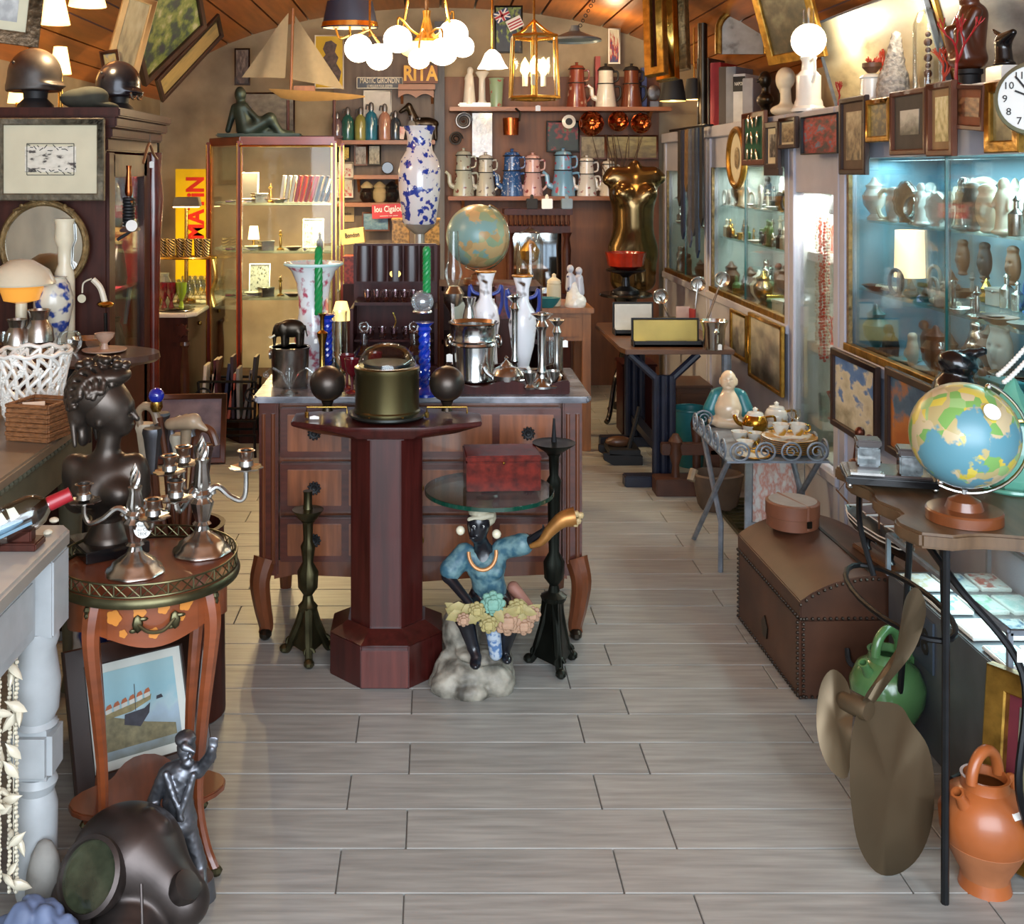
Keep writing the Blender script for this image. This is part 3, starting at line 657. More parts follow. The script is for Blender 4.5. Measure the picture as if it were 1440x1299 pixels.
body = [('e', q(672, 742, -.05), (16*k, 17*k, 22*k)), ('e', q(670, 756, -.055), (11*k, 12*k, 13*k), None, 5*k), ('e', q(662, 746, -.092), (3*k, 5*k, 7*k), None, 2*k), ('e', q(664, 757, -.086), (6*k, 3*k, 2.4*k), None, 1.5*k),
        ('c', q(674, 765, -.04), q(680, 785, -.02), 10*k, 12*k, 5*k), ('e', q(682, 800, -.02), (27*k, 17*k, 22*k), None, 8*k), ('c', q(683, 815, -.02), q(688, 850, 0), 20*k, 25*k, 10*k),
        ('c', q(652, 790, -.02), q(630, 815, -.05), 11*k, 9*k, 6*k), ('c', q(629, 815, -.05), q(660, 842, -.12), 8*k, 5.5*k, 4*k), ('e', q(666, 846, -.125), (9*k, 5*k, 5*k), None, 3*k),
        ('c', q(708, 782, -.02), q(738, 772, -.05), 11*k, 9*k, 6*k), ('c', q(738, 772, -.05), q(757, 752, -.08), 8.5*k, 5.5*k, 4*k), ('e', q(763, 748, -.085), (7*k, 5*k, 6*k), None, 3*k),
        ('c', q(675, 860, 0), q(652, 862, -.10), 19*k, 14*k, 8*k), ('c', q(652, 864, -.10), q(664, 905, -.10), 13*k, 8*k, 5*k), ('c', q(664, 905, -.10), q(668, 914, -.12), 7.5*k, 7*k, 4*k), ('e', q(666, 920, -.13), (8*k, 15*k, 6*k), None, 4*k),
        ('c', q(700, 860, 0), q(716, 868, -.10), 19*k, 14*k, 8*k), ('c', q(716, 868, -.10), q(708, 912, -.07), 13*k, 8*k, 5*k), ('e', q(710, 922, -.09), (7*k, 13*k, 5.5*k), None, 4*k),
        ('-e', q(665, 742, -.088), (3.4*k, 3*k, 2.6*k), None, 1.5*k), ('-e', q(678, 742, -.086), (3.4*k, 3*k, 2.6*k), None, 1.5*k)]
for i, (dx, dz, L) in enumerate(((0, 0, 10), (2, 2.6, 11.5), (2.5, 5.2, 11), (1, 7.6, 8.5))): body.append(('c', q(671+dx, 842+dz, -.13), q(671+dx+L, 841+dz, -.14), 2.0*k, 1.5*k, .8*k))
for i, a in enumerate((.9, .55, .2, -.15)): body.append(('c', q(766, 747, -.088), q(766+9*cos(a), 747-9*sin(a), -.10), 2.0*k, 1.5*k, .8*k))
body.append(('c', q(761, 746, -.09), q(759, 737, -.10), 2.2*k, 1.7*k, .8*k))
sculpt('body', body, SKIN, sw, 110)
sculpt('blouse', [('e', q(682, 802, -.022), (29*k, 20*k, 23*k)), ('c', q(684, 818, -.02), q(688, 840, -.01), 22*k, 24*k, 10*k), ('c', q(653, 789, -.02), q(634, 807, -.045), 15*k, 15.5*k, 7*k), ('c', q(706, 782, -.02), q(733, 772, -.045), 14*k, 15*k, 7*k), ('e', q(676, 808, -.06), (9*k, 8*k, 9*k), None, 5*k), ('e', q(698, 808, -.058), (9*k, 8*k, 9*k), None, 5*k), ('-e', q(677, 778, -.075), (14*k, 16*k, 20*k), None, 3*k)], BLUEB, sw, 70, bump=(.0012, 220))
TU([q(677+19*cos(a), 779+21*sin(a), -.075-.018*sin(a)) for a in [PI*i/16-.15 for i in range(18)]], 2.6*k, 8).b('necklace', mat('gilt coral necklace', 'b07a48', .4, .3), sw)
sculpt('head_wrap', [('e', q(676, 727, -.045), (18*k, 18*k, 11*k)), ('e', q(684, 735, -.03), (13*k, 14*k, 14*k), None, 5*k), ('c', q(660, 733, -.08), q(690, 727, -.08), 4*k, 4*k), ('-e', q(667, 745, -.08), (15*k, 16*k, 13*k), None, 2*k)], mat('cream head wrap', 'b9b29a', .6, v=.2, sc_=25), sw, 44, bump=(.001, 260))
LA([(12*k, (975-728)*k), (9*k, (975-716)*k), (13*k, (975-708)*k)], 14, (q(682, 0).x, -.04, 0)).b('head_basket', YELL, sw)
for x, y in ((647, 752), (697, 757)): MB().ball(q(x, y, -.05), 6.5*k, 12).b('earring', CREAM, sw)
for x, d in ((665.5, 0), (677.5, .002)):
    e = MB().ball(q(x, 742, -.081+d), 2.6*k, 10, (1, .7, .8)).b('eye', mat('enamel eye white', 'c9c9c4', .2), sw); MB().ball(q(x-.3, 742, -.0845+d), 1.2*k, 8).b('pupil', BLACK, e)
sculpt('skirt', [('e', q(688, 868, -.02), (34*k, 28*k, 18*k)), ('c', q(690, 872, -.10), q(695, 915, -.09), 11*k, 9*k, 6*k), ('c', q(725, 868, -.05), q(735, 880, -.04), 18*k, 10*k, 8*k)], mat('blue patterned skirt', '52729c', .5, sc_=60, col2='a8b4c0', ramp=(.45, .55)), sw, 50)
rnd = random.Random(4)
fl = [(690, 838, 16, AQUA), (710, 864, 18, ROSE), (732, 870, 13, ROSE), (668, 846, 11, YELL), (744, 856, 11, ROSE), (684, 866, 12, YELL), (650, 858, 9, ROSE), (722, 846, 12, YELL)]
for x, y, r, mm in fl:
    m = MB()
    for ring, (rr, n_, t_) in enumerate(((1, 8, .4), (.62, 6, .8), (.3, 4, 1.2))):
        for i in range(n_):
            a = 2*PI*i/n_+ring*.4; m.ball(V((rr*r*.75*k*cos(a), -ring*3*k, rr*r*.75*k*sin(a))), r*.36*k, 8, (1, .55, 1))
    m.b('flower', mm, sw, q(x, y, -.135+(x-690)*.0003))
for i in range(40):
    a = 2*PI*i/20+rnd.uniform(-.1, .1); x, y = 690+(42-22*(i//20))*cos(a), 854+(20-8*(i//20))*sin(a); L = rnd.uniform(22, 32)*k; w_ = L*.28
    lf = MB()._add([(0, 0, 0), (w_, -.002, L*.35), (w_*.7, -.004, L*.7), (0, -.002, L), (-w_*.7, -.004, L*.7), (-w_, -.002, L*.35), (0, -.01, L*.5), (0, .008, L*.5)], [(0, 1, 6), (1, 2, 6), (2, 3, 6), (3, 4, 6), (4, 5, 6), (5, 0, 6), (1, 0, 7), (2, 1, 7), (3, 2, 7), (4, 3, 7), (5, 4, 7), (0, 5, 7)])
    lf.b('leaf', YELL, sw, q(x, y, -.12+rnd.uniform(-.02, .02)), (rnd.uniform(-.4, .2), -a+PI/2+rnd.uniform(-.5, .5), 0))
m = MB(); pts = spline([q(742, 768, -.09), q(757, 760, -.10), q(770, 744, -.10), q(786, 730, -.10), q(803, 726, -.10)], 6)
TU(pts, [3*k+11*k*(i/(len(pts)-1)) for i in range(len(pts))], 12).b('cornucopia', mat('worn gilt horn', 'a8743c', .35, .6, v=.3, sc_=20), sw)
m = MB()
for i in range(14): m.ball(q(803+rnd.uniform(-7, 9), 728+rnd.uniform(-9, 9), -.10+rnd.uniform(-.02, .01)), rnd.uniform(3, 5)*k, 8)
m.b('cornucopia_fruit', mat('pale fruit gilding', 'c2aa7c', .4, .2), sw)
# stump and drapery behind
sculpt('tree_stump', [('c', q(700, 905, .03), q(718, 860, .02), 12*k, 9*k), ('c', q(722, 840, .0), q(748, 868, -.03), 9*k, 7*k)], mat('painted drapery pink', '8f6152', .6, v=.25, sc_=14), sw, 40)
go = G(687, 690, .0); ZG = EH-(687-CY)*Ys/F
gt = thing('glass_table_top', 'round clear glass table top with green edge balanced on the seated statue', 'table top', ((688-CX)*Ys/F, Ys+.0, ZG-.012))
rg = 90.5*Ys/F
LA([(0, 0), (rg, 0), (rg, .013), (0, .013)], 64).b('disc', glassmat('table glass', 'dcebe6', .25), gt)
LA([(rg-.001, 0), (rg+.0012, .0005), (rg+.0012, .0125), (rg-.001, .013)], 64, cap=False).b('green_edge', mat('green glass edge', '0d3b2e', .1, v=.4, coat=.8), gt)
BX((0, -.0, -.004), (.05, .05, .008)).b('steel_plate', SILVER, gt); MB().ball((0, 0, .018), .006, 10).b('screw_cap', SILVER, gt)
bb = thing('burl_box', 'red burl wood keepsake box on the round glass table top', 'box', ((705-CX)*(Ys+.03)/F, Ys+.04, ZG+.0015), .05)
hb = 104*Ys/F/2
BX((0, 0, .045), (2*hb, .15, .09)).b('box_body', BURL, bb, bev=.003)
BX((0, 0, .1005), (2*hb+.004, .154, .019)).b('lid', BURL, bb, bev=.004)
MB().ball((0, -.078, .088), .005, 8).b('lock', BRASS, bb)
# ================================================================ pictures
def picture(name, lab, cat, c, w, h, rot, fmat, pmat, fw=.025, mount=0.0, group=None, d=.02, mmat=None):
    """framed flat picture centred at c, facing -Y before rot; returns the thing"""
    t = thing(name, lab, cat, c, rot, group)
    m = MB()
    for s in (-1, 1):
        m.prism([(s*w/2, -h/2), (s*w/2, h/2), (s*(w/2-fw), h/2-fw), (s*(w/2-fw), -h/2+fw)], -d, d*.2)
        m.prism([(-w/2, s*h/2), (w/2, s*h/2), (w/2-fw, s*(h/2-fw)), (-w/2+fw, s*(h/2-fw))], -d, d*.2)
    m.b('frame', fmat, t, bev=min(.004, fw*.2), seg=1)
    iw, ih = w-2*fw, h-2*fw
    if mount: BX((0, -d*.25, 0), (iw, .002, ih)).b('mount', mmat or MOUNT, t, smooth=False)
    pw, ph = iw-2*mount, ih-2*mount
    BX((0, -d*.25-.002*(mount > 0), 0), (max(pw, .01), .002, max(ph, .01))).b('picture', pmat, t, smooth=False)
    return t
def quad_picture(name, lab, cat, cs, fmat, pmat, fw=.03, mount=0.0, d=.02, mmat=None):
    """picture through three corners: bottom-left, bottom-right, top-left (metres)"""
    bl, br, tl = [Vector(c) for c in cs]; x = (br-bl); w = x.length; x.normalize(); z = tl-bl; z -= x*z.dot(x); h = z.length; z.normalize(); y = z.cross(x)
    R = Matrix((x, y, z)).transposed(); c = bl+x*w/2+z*h/2
    return picture(name, lab, cat, c, w, h, tuple(R.to_euler()), fmat, pmat, fw, mount, None, d, mmat)
def vault_hit(px, py, inset=.05):
    a, b = 2.12-inset, .80-inset
    dx, dz = (px-CX)/F, (CY-py)/F
    # ((dx t-.05)/a)^2+((EH+dz t-2.02)/b)^2=1
    A = dx*dx/a/a+dz*dz/b/b; B = -2*dx*.05/a/a+2*dz*(EH-2.02)/b/b; Cc = .0025/a/a+(EH-2.02)**2/b/b-1
    t = (-B+math.sqrt(max(0, B*B-4*A*Cc)))/(2*A); t = min(t, 8.1); return V((dx*t, t, EH+dz*t))
DARKFRAME = mat('dark brown frame', '32211c', .4, v=.3, sc_=9, st=(1, 1, 1))
BROWNFRAME = mat('brown wood frame', '5c3422', .4, v=.25, sc_=9)
SKETCH = print_mat('ink sketch print', [(.3, '4a4540'), (.42, 'c9c4b4'), (.7, 'd6d1c2')], 6, .1, seed=3)
# ================================================================ round gallery table with its bust and candelabra
TZ = .67; tc = V((-.671, 2.61, 0)); R_ = .205
gt_ = thing('gallery_table', 'small round satinwood table with pierced brass gallery and slender curved legs', 'table', tc, math.radians(18))
LA([(0, TZ-.012), (R_-.002, TZ-.012), (R_-.002, TZ), (0, TZ)], 48).b('tabletop', SATIN_TOP, gt_)
LA([(R_-.004, TZ-.02), (R_+.006, TZ-.02), (R_+.008, TZ-.012), (R_+.005, TZ-.004), (R_+.002, TZ)], 48, cap=False).b('brass_band', BRONZE_G, gt_)
m = MB().ring(R_, .0025, (0, 0, TZ+.031), 48).ring(R_, .0025, (0, 0, TZ+.004), 48)
NG = 44
P2 = lambda i, z: (R_*cos(2*PI*i/NG), R_*sin(2*PI*i/NG), TZ+z)
for i in range(NG):
    m.tube([P2(i, .004), P2(i+1, .031)], .0016, 5).tube([P2(i+1, .004), P2(i, .031)], .0016, 5)
    if i % 2 == 0: m.tube([P2(i, .004), P2(i, .031)], .0022, 5)
m.b('pierced_gallery', BRONZE_G, gt_)
Ra = .182
apz = lambda a: TZ-.105-.012*cos(4*a)
vs = []; fs = []; n = 64
for i in range(n):
    a = 2*PI*i/n; vs += [(Ra*cos(a), Ra*sin(a), TZ-.015), (Ra*cos(a), Ra*sin(a), apz(a))]
m = MB()._add(vs+[(v[0]*.9, v[1]*.9, v[2]) for v in vs], [(2*i, 2*((i+1) % n), 2*((i+1) % n)+1, 2*i+1) for i in range(n)]+[(2*n+2*i, 2*n+2*i+1, 2*n+2*((i+1) % n)+1, 2*n+2*((i+1) % n)) for i in range(n)]+[(2*i+1, 2*((i+1) % n)+1, 2*n+2*((i+1) % n)+1, 2*n+2*i+1) for i in range(n)])
m.b('apron', SATINWOOD, gt_)
def curved_panel(a0, a1, z0, z1, r0, r1, n=16):
    m = MB(); vs = []; fs = []
    for i in range(n+1):
        a = a0+(a1-a0)*i/n
        for r, z in ((r0, z0), (r1, z0), (r1, z1), (r0, z1)): vs.append((r*sin(a), -r*cos(a), z))
    for i in range(n):
        for j in range(4): k2 = (j+1) % 4; fs.append((i*4+j, i*4+k2, (i+1)*4+k2, (i+1)*4+j))
    fs += [(0, 1, 2, 3), (n*4+3, n*4+2, n*4+1, n*4)]
    return m._add(vs, fs)
dr = curved_panel(-.56, .56, TZ-.098, TZ-.024, Ra-.01, Ra+.0025).b('drawer', SATINWOOD, gt_)
for x, z, r in ((-.085, .012, .017), (-.065, -.022, .009), (-.03, .024, .014), (.02, .028, .013), (.07, .028, .016), (.06, .0, .008), (.0, -.024, .012)):
    a = x/Ra; LA([(r*.8, 0), (r, -.0012), (0, -.0016)], 20, axis='Y', flute=5, fl=.12).b('marquetry_flower', mat('marquetry yellow', 'b8742f', .35, v=.2), dr, ((Ra+.003)*sin(a), -(Ra+.003)*cos(a), TZ-.06+z), (0, 0, a))
hd = MB()
for x in (-.035, .045):
    hd.ball((x, -Ra-.004, TZ-.06), .012, 8, (1, .5, 1.7)).ball((x+.012, -Ra-.005, TZ-.05), .008, 8, (1.4, .5, .6)).ball((x-.01, -Ra-.005, TZ-.074), .007, 8, (1.2, .5, .7))
hd.tube(spline([(-.035, -Ra-.006, TZ-.06), (-.012, -Ra-.016, TZ-.075), (.02, -Ra-.016, TZ-.075), (.045, -Ra-.006, TZ-.055)], 6), .004, 8)
hd.b('brass_handle', BRONZE_G, dr)
for i in range(4):
    a = -PI/2+PI/4+i*PI/2; c_, s_ = cos(a), sin(a)
    rr = [(.172, TZ-.02), (.186, TZ-.08), (.184, TZ-.14), (.165, TZ-.28), (.150, TZ-.42), (.150, .14), (.170, .06), (.196, .012)]
    pts = spline([(r*c_, r*s_, z) for r, z in rr], 4); n = len(pts)
    lg = TU(pts, [.024-.013*min(1, i2/(n-1)*1.5) for i2 in range(n)], 8).b('leg', SATINWOOD, gt_)
    mm = MB()
    for j in range(9): mm.ball((.1935*c_*(1.015-.003*j), .1935*s_*(1.015-.003*j), TZ-.035-j*.0125), .0085-.0004*j, 8, (1, 1, 1.2))
    mm.b('ormolu_mount', BRONZE_G, lg)
    MB().ball((.197*c_, .197*s_, .010), .013, 8, (1.2, 1.2, .9)).b('foot_cap', BRONZE_G, lg)
MB().prism([((.15+.03*cos(4*t))*cos(t), (.15+.03*cos(4*t))*sin(t)) for t in [2*PI*i/40 for i in range(40)]], .125, .14, 'Z').b('lower_shelf', SATIN_TOP, gt_, bev=.003)
# ---- bust
Yb = 2.72; P = PX(152, 786, Yb); k = P.k; q = P.p
bu = thing('bronze_bust', 'dark bronze bust of a curly-haired woman in profile on the gallery table', 'bust', (P.o.x, Yb, TZ+.001))
P = PX(152, CY+(EH-TZ)*F/Yb, Yb); q = P.p
BX((0, 0, .014), (.155, .155, .028), (0, 0, .6)).b('marble_base', BLACK, bu, bev=.002)
LA([(r*k, (P.py-y)*k) for r, y in ((33, P.py-14), (33, P.py-18), (29, P.py-24), (20, P.py-40), (16, P.py-52), (15, P.py-60), (19, P.py-64), (19, P.py-68))], 28).b('socle', BUSTBRONZE, bu)
hd = [('e', q(146, 565), (32*k, 33*k, 40*k)), ('e', q(160, 575), (28*k, 26*k, 32*k), None, 8*k), ('e', q(172, 592), (14*k, 18*k, 20*k), None, 8*k), ('e', q(176, 605), (8*k, 10*k, 7*k), None, 5*k), ('e', q(182, 572), (5*k, 14*k, 9*k), None, 6*k),
      ('c', q(184, 574), q(193, 589), 3.4*k, 4.2*k, 3*k), ('e', q(186, 597), (3.5*k, 7*k, 2.2*k), None, 2*k), ('e', q(185, 601), (3.2*k, 6.5*k, 2.4*k), None, 2*k), ('-e', q(186, 580, -.016), (3*k, 6*k, 3*k), None, 2*k), ('-e', q(186, 580, .016), (3*k, 6*k, 3*k), None, 2*k),
      ('c', q(157, 600), q(150, 640), 15*k, 17*k, 8*k), ('e', q(150, 668), (56*k, 30*k, 30*k), None, 14*k), ('c', q(105, 655), q(112, 700), 17*k, 22*k, 12*k), ('c', q(190, 655), q(192, 690), 17*k, 20*k, 12*k), ('c', q(150, 690), q(152, 726), 40*k, 20*k, 14*k), ('e', q(128, 688, -.05), (20*k, 16*k, 18*k), None, 12*k), ('e', q(175, 688, -.05), (20*k, 16*k, 18*k), None, 12*k),
      ('e', q(146, 590, -.045), (3*k, 3*k, 6*k), None, 2*k), ('e', q(147, 589, -.038), (5*k, 8*k, 8*k), None, 2*k)]
sculpt('body', hd, BUSTBRONZE, bu, 100)
hr = [('e', q(134, 552), (36*k, 37*k, 36*k)), ('e', q(112, 580), (16*k, 24*k, 26*k), None, 10*k), ('e', q(118, 612), (9*k, 15*k, 16*k), None, 8*k), ('e', q(158, 528), (26*k, 30*k, 14*k), None, 8*k)]
c0 = q(136, 557)
for j in range(17):
    be = -1.35+2.7*j/16; prev = None
    for i in range(11):
        th = math.radians(32+168*i/10); b2 = be*(1-.25*i/10)+.16*sin(i*1.5+j*1.7)
        p_ = c0+V((40*k*cos(th)*cos(b2), 42*k*sin(b2), 45*k*sin(th)*cos(b2)))
        if prev is not None: hr.append(('c', prev, p_, 4.6*k, 4.2*k, 1.2*k))
        prev = p_
for i in range(9): hr.append(('e', q(112+i*8, 514-9*sin(i*PI/8), (.02*sin(i*2.4))), (7*k, 9*k, 6*k), None, 3*k))
for i in range(4): hr.append(('c', q(108+i*6, 590, .02*(i-1.5)), q(112+i*6, 622, .024*(i-1.5)), 5*k, 3*k, 2*k))
sculpt('hair', hr, BUSTBRONZE, bu, 96)
# ---- silver candelabra
def candelabrum(px, pyb, Z, Ytop, arms, lab, s=1.0, tagged=False):
    o = G(px, pyb, Z); P = PX(px, pyb, o.y); k = P.k; t = thing('candelabrum', lab, 'candelabrum', o)
    z = lambda y: (pyb-y)*k
    H = pyb-Ytop
    LA([(0, 0), (40*k, 0), (41*k, 3*k), (39*k, 7*k), (33*k, 11*k), (31*k, 16*k), (22*k, 22*k), (13*k, 28*k), (9*k, 34*k)], 32, flute=8, fl=.03).b('foot', SILVER_OLD, t)
    LA([(10*k, 33*k), (8*k, 38*k), (13*k, 41*k), (9*k, 45*k), (11*k, 52*k), (16*k, 72*k), (10*k, 79*k), (14*k, 84*k), (9*k, 89*k), (12*k, 97*k), (8*k, (H-40)*k), (10*k, (H-33)*k)], 24, flute=10, fl=.07).b('stem', SILVER_OLD, t)
    fl = MB()
    for j in range(5):
        fl.tube([(5.5*k*sin(PI*(i+1)/15)*cos(j*1.257+i*.22), 5.5*k*sin(PI*(i+1)/15)*sin(j*1.257+i*.22), (H-36+36*i/14)*k) for i in range(15)], [4.2*k*(1-i/17) for i in range(15)], 6)
    fl.b('flame_finial', SILVER_OLD, t)
    for (dx, dy, yc) in arms:
        e = V((dx*k, dy, z(yc))); d2 = V((dx*k, dy, 0)); L = d2.length; u = d2/L
        z0 = 80*k
        pts = [u*(.10*L)+V((0, 0, z0-2*k))]+[V((0, 0, 0))+u*(.20*L+9*k*cos(a))+V((0, 0, z0+2*k+9*k*sin(a))) for a in (-1.6, -.4, .8, 1.9, 3.0, 4.4)]
        pts2 = spline([u*(.08*L)+V((0, 0, z0)), u*(.34*L)+V((0, 0, z0+12*k)), u*(.62*L)+V((0, 0, z0-2*k)), u*(.88*L)+V((0, 0, z0-9*k)), u*(.99*L)+V((0, 0, z0+2*k)), V((e.x, e.y, e.z-26*k))], 6)
        ar = TU(pts2, [(4.6-1.2*i/(len(pts2)-1))*k for i in range(len(pts2))], 8)
        ar.tube([u*(.13*L)+V((0, 0, z0+2*k))+u*(r*cos(a))+V((0, 0, r*sin(a))) for a, r in [(i*.5, (9-i*.45)*k) for i in range(16)]], 3.4*k, 7)
        a_ = ar.b('arm', SILVER_OLD, t)
        LA([(3*k, e.z-26*k), (6*k, e.z-25*k), (22*k, e.z-21*k), (23*k, e.z-19*k), (8*k, e.z-22*k)], 28, (e.x, e.y, 0), flute=9, fl=.09).b('drip_pan', SILVER_OLD, a_)
        LA([(5*k, e.z-23*k), (11*k, e.z-17*k), (10*k, e.z-10*k), (8*k, e.z-8*k), (11*k, e.z+2*k), (13*k, e.z+4*k), (11*k, e.z+5*k), (8*k, e.z+4*k), (8*k, e.z-4*k), (0, e.z-5*k)], 24, (e.x, e.y, 0)).b('candle_cup', SILVER_OLD, a_)
    if tagged:
        LA([(0, -.0006), (12*k, -.0006), (12*k, .0006), (0, .0006)], 24, axis='Y', sx=1).b('round_tag', PAPERW, t, (14*k, -14*k, 66*k))
        for j in range(3): text('handwriting', ('Chandel', 'au Ct', '280€')[j], BLACKM, t, (14*k, -14*k-.0008, (72-j*6)*k), 6.5*k, ex=.0001)
    return t
candelabrum(190, 806, TZ, 651, ((-71, -.005, 683), (33, -.05, 697), (34, .10, 660)), 'silver candelabrum with round handwritten price tag at the front of the gallery table', tagged=True)
candelabrum(284, 777, TZ, 612, ((60, .02, 640), (-26, -.08, 667), (-38, .09, 645)), 'silver candelabrum at the right rear of the gallery table, arm reaching over the aisle')
# ================================================================ canes in their stand
cx, cy_ = -.765, 3.27
us = thing('umbrella_stand', 'blue and white ceramic umbrella stand behind the gallery table', 'umbrella stand', (cx-.165, cy_-.09, 0))
LA([(.09, 0), (.10, .01), (.10, .48), (.105, .5), (.09, .5), (.09, .02)], 32).b('vessel', mat('blue and white ceramic', '1b2f7a', .2, sc_=9, col2='d5d8de', ramp=(.44, .5), det=2, coat=.4), us)
cs_ = thing('cane_stand', 'dark cane stand holding walking sticks beside the bronze bust', 'stand', (cx+.03, cy_, 0))
LA([(.11, 0), (.12, .01), (.115, .55), (.12, .56), (.105, .56), (.10, .02)], 24).b('barrel', DARKWOOD, cs_)
HORN = mat('pale horn handle', '8d7a63', .4, v=.3, sc_=20); IVORY = mat('bone white', 'cfc6b0', .4, v=.1); STICK = mat('cane shaft brown', '5a3320', .35, v=.3)
CANES = [(220, 556, 'ball', 'cane with a shiny blue glass ball grip', mat('blue glass ball', '12279a', .08, v=.5, coat=.8)), (227, 580, 'knob', 'cane with tall embossed silver cylinder grip', PEWTER), (214, 602, 'taper', 'cane with tapered embossed silver grip', PEWTER),
         (243, 595, 'crook', 'cane with curved metal crook handle', PEWTER), (196, 576, 'crook', 'cane with pale horn crook handle leaning left behind the bust', HORN), (262, 590, 'duck', 'cane with carved brown animal head handle', HORN), (277, 607, 'crook', 'cane with silver-tipped dark wooden crook at the right', STICK), (252, 610, 'taper', 'cane with plain bone coloured grip', IVORY), (286, 625, 'taper', 'cane with twisted silver grip nearest the aisle', SILVER_OLD), (204, 595, 'taper', 'cane with ivory white cylinder grip', IVORY)]
for i, (px, py, kind, lab, hm) in enumerate(CANES):
    top = W(px, py, cy_-.03+.06*sin(i*2.2)); base = V((cx+.03+.05*cos(i*1.7), cy_+.05*sin(i*1.7), .03))
    t = thing('walking_cane', lab, 'cane', base, 0, 'walking canes in the stand'); v = top-base; k = cy_/F
    TU([(0, 0, 0), v*.93], .009, 8).b('shaft', STICK, t)
    u = v.normalized()
    if kind == 'ball':
        MB().ball(v, 11*k, 18).b('ball_grip', hm, t); LA([(6*k, -22*k), (9*k, -16*k), (8*k, -8*k)], 14, tuple(v)).b('collar', BRASS, t)
    elif kind == 'knob': LA([(6*k, -60*k), (8*k, -50*k), (9*k, -10*k), (12*k, -4*k), (11*k, 0), (0, 1*k)], 16, tuple(v), flute=6, fl=.06).b('grip', hm, t)
    elif kind == 'taper': LA([(4*k, -62*k), (6*k, -55*k), (11*k, -14*k), (13*k, -6*k), (12*k, 0), (0, 2*k)], 16, tuple(v), flute=7, fl=.06).b('grip', hm, t)
    elif kind == 'crook': TU(spline([v*.9, v+V((-2*k, 0, -8*k)), v+V((8*k, -.01, 6*k)), v+V((22*k, -.02, 2*k)), v+V((30*k, -.03, -16*k))], 6), [5*k]*12+[6*k]*13, 10).b('crook_handle', hm, t)
    else: sculpt('carved_handle', [('c', v+V((-22*k, 0, -6*k)), v+V((12*k, -.02, 0)), 8*k, 11*k), ('c', v+V((12*k, -.02, 0)), v+V((30*k, -.03, -10*k)), 9*k, 3*k), ('c', v*.92, v, 7*k, 8*k)], hm, t, 34)
# ================================================================ leaning watercolour
bl = V((-.905, 2.80, .001)); br = V((-.60, 3.00, .001)); tl = V((-.955, 2.93, .335))
wpic = quad_picture('leaning_painting', 'watercolour of beached boats and village in wide dark frame leaning under the gallery table', 'painting', (bl, br, tl), DARKFRAME, print_mat('watercolour sea sky', [(.0, '6c6a4c'), (.22, '8b9aa0'), (.42, '9fb6c6'), (.5, 'a9c3c9'), (.62, '8db9c4'), (.95, '9cc3c9')], 5, .8, seed=2), .052, .022, .022, mat('white mount', 'd8dbd2', .8, v=.03))
pc = [c for c in KIDS(wpic) if c.name.startswith('picture')][0]; yy = -.0095
pw, ph = .19, .17
B_ = lambda pts, nm, mm, d=0: MB().prism([(x*pw, z*ph) for x, z in pts], yy-.0004-d, yy-d).build(nm, mm, pc, smooth=False)
B_([(-.5, -.5), (.5, -.5), (.5, -.34), (.1, -.22), (-.5, .02)], 'painted_shore', mat('paint shore', '7b7354', .6, v=.3, sc_=60))
B_([(-.5, .02), (.02, .10), (.2, .16), (.18, .08), (-.1, -.02), (-.5, -.05)], 'painted_bank', mat('paint bank', '8d8057', .6, v=.3, sc_=60), .0003)
for i in range(6): x = -.45+.11*i; B_([(x, .02+.02*i), (x+.08, .04+.02*i), (x+.08, .10+.02*i), (x, .08+.02*i)], 'painted_house', mat('paint white', 'd2cfc4', .6), .0006); B_([(x-.01, .08+.02*i), (x+.09, .10+.02*i), (x+.07, .16+.02*i), (x+.02, .14+.02*i)], 'painted_roof', mat('paint roof', 'b0623a', .6), .0008)
B_([(-.22, -.18), (.0, -.26), (.14, -.10), (.17, .04), (.08, -.02), (-.2, -.04)], 'painted_hull', mat('paint hull', '35333c', .6, v=.3, sc_=60), .001)
B_([(-.05, -.02), (-.04, -.02), (-.02, .36), (-.03, .36)], 'painted_mast', mat('paint mast', '4a4038', .6), .0012)
B_([(.26, .06), (.36, .07), (.34, .12), (.27, .11)], 'painted_boat', mat('paint hull', '35333c', .6), .001)
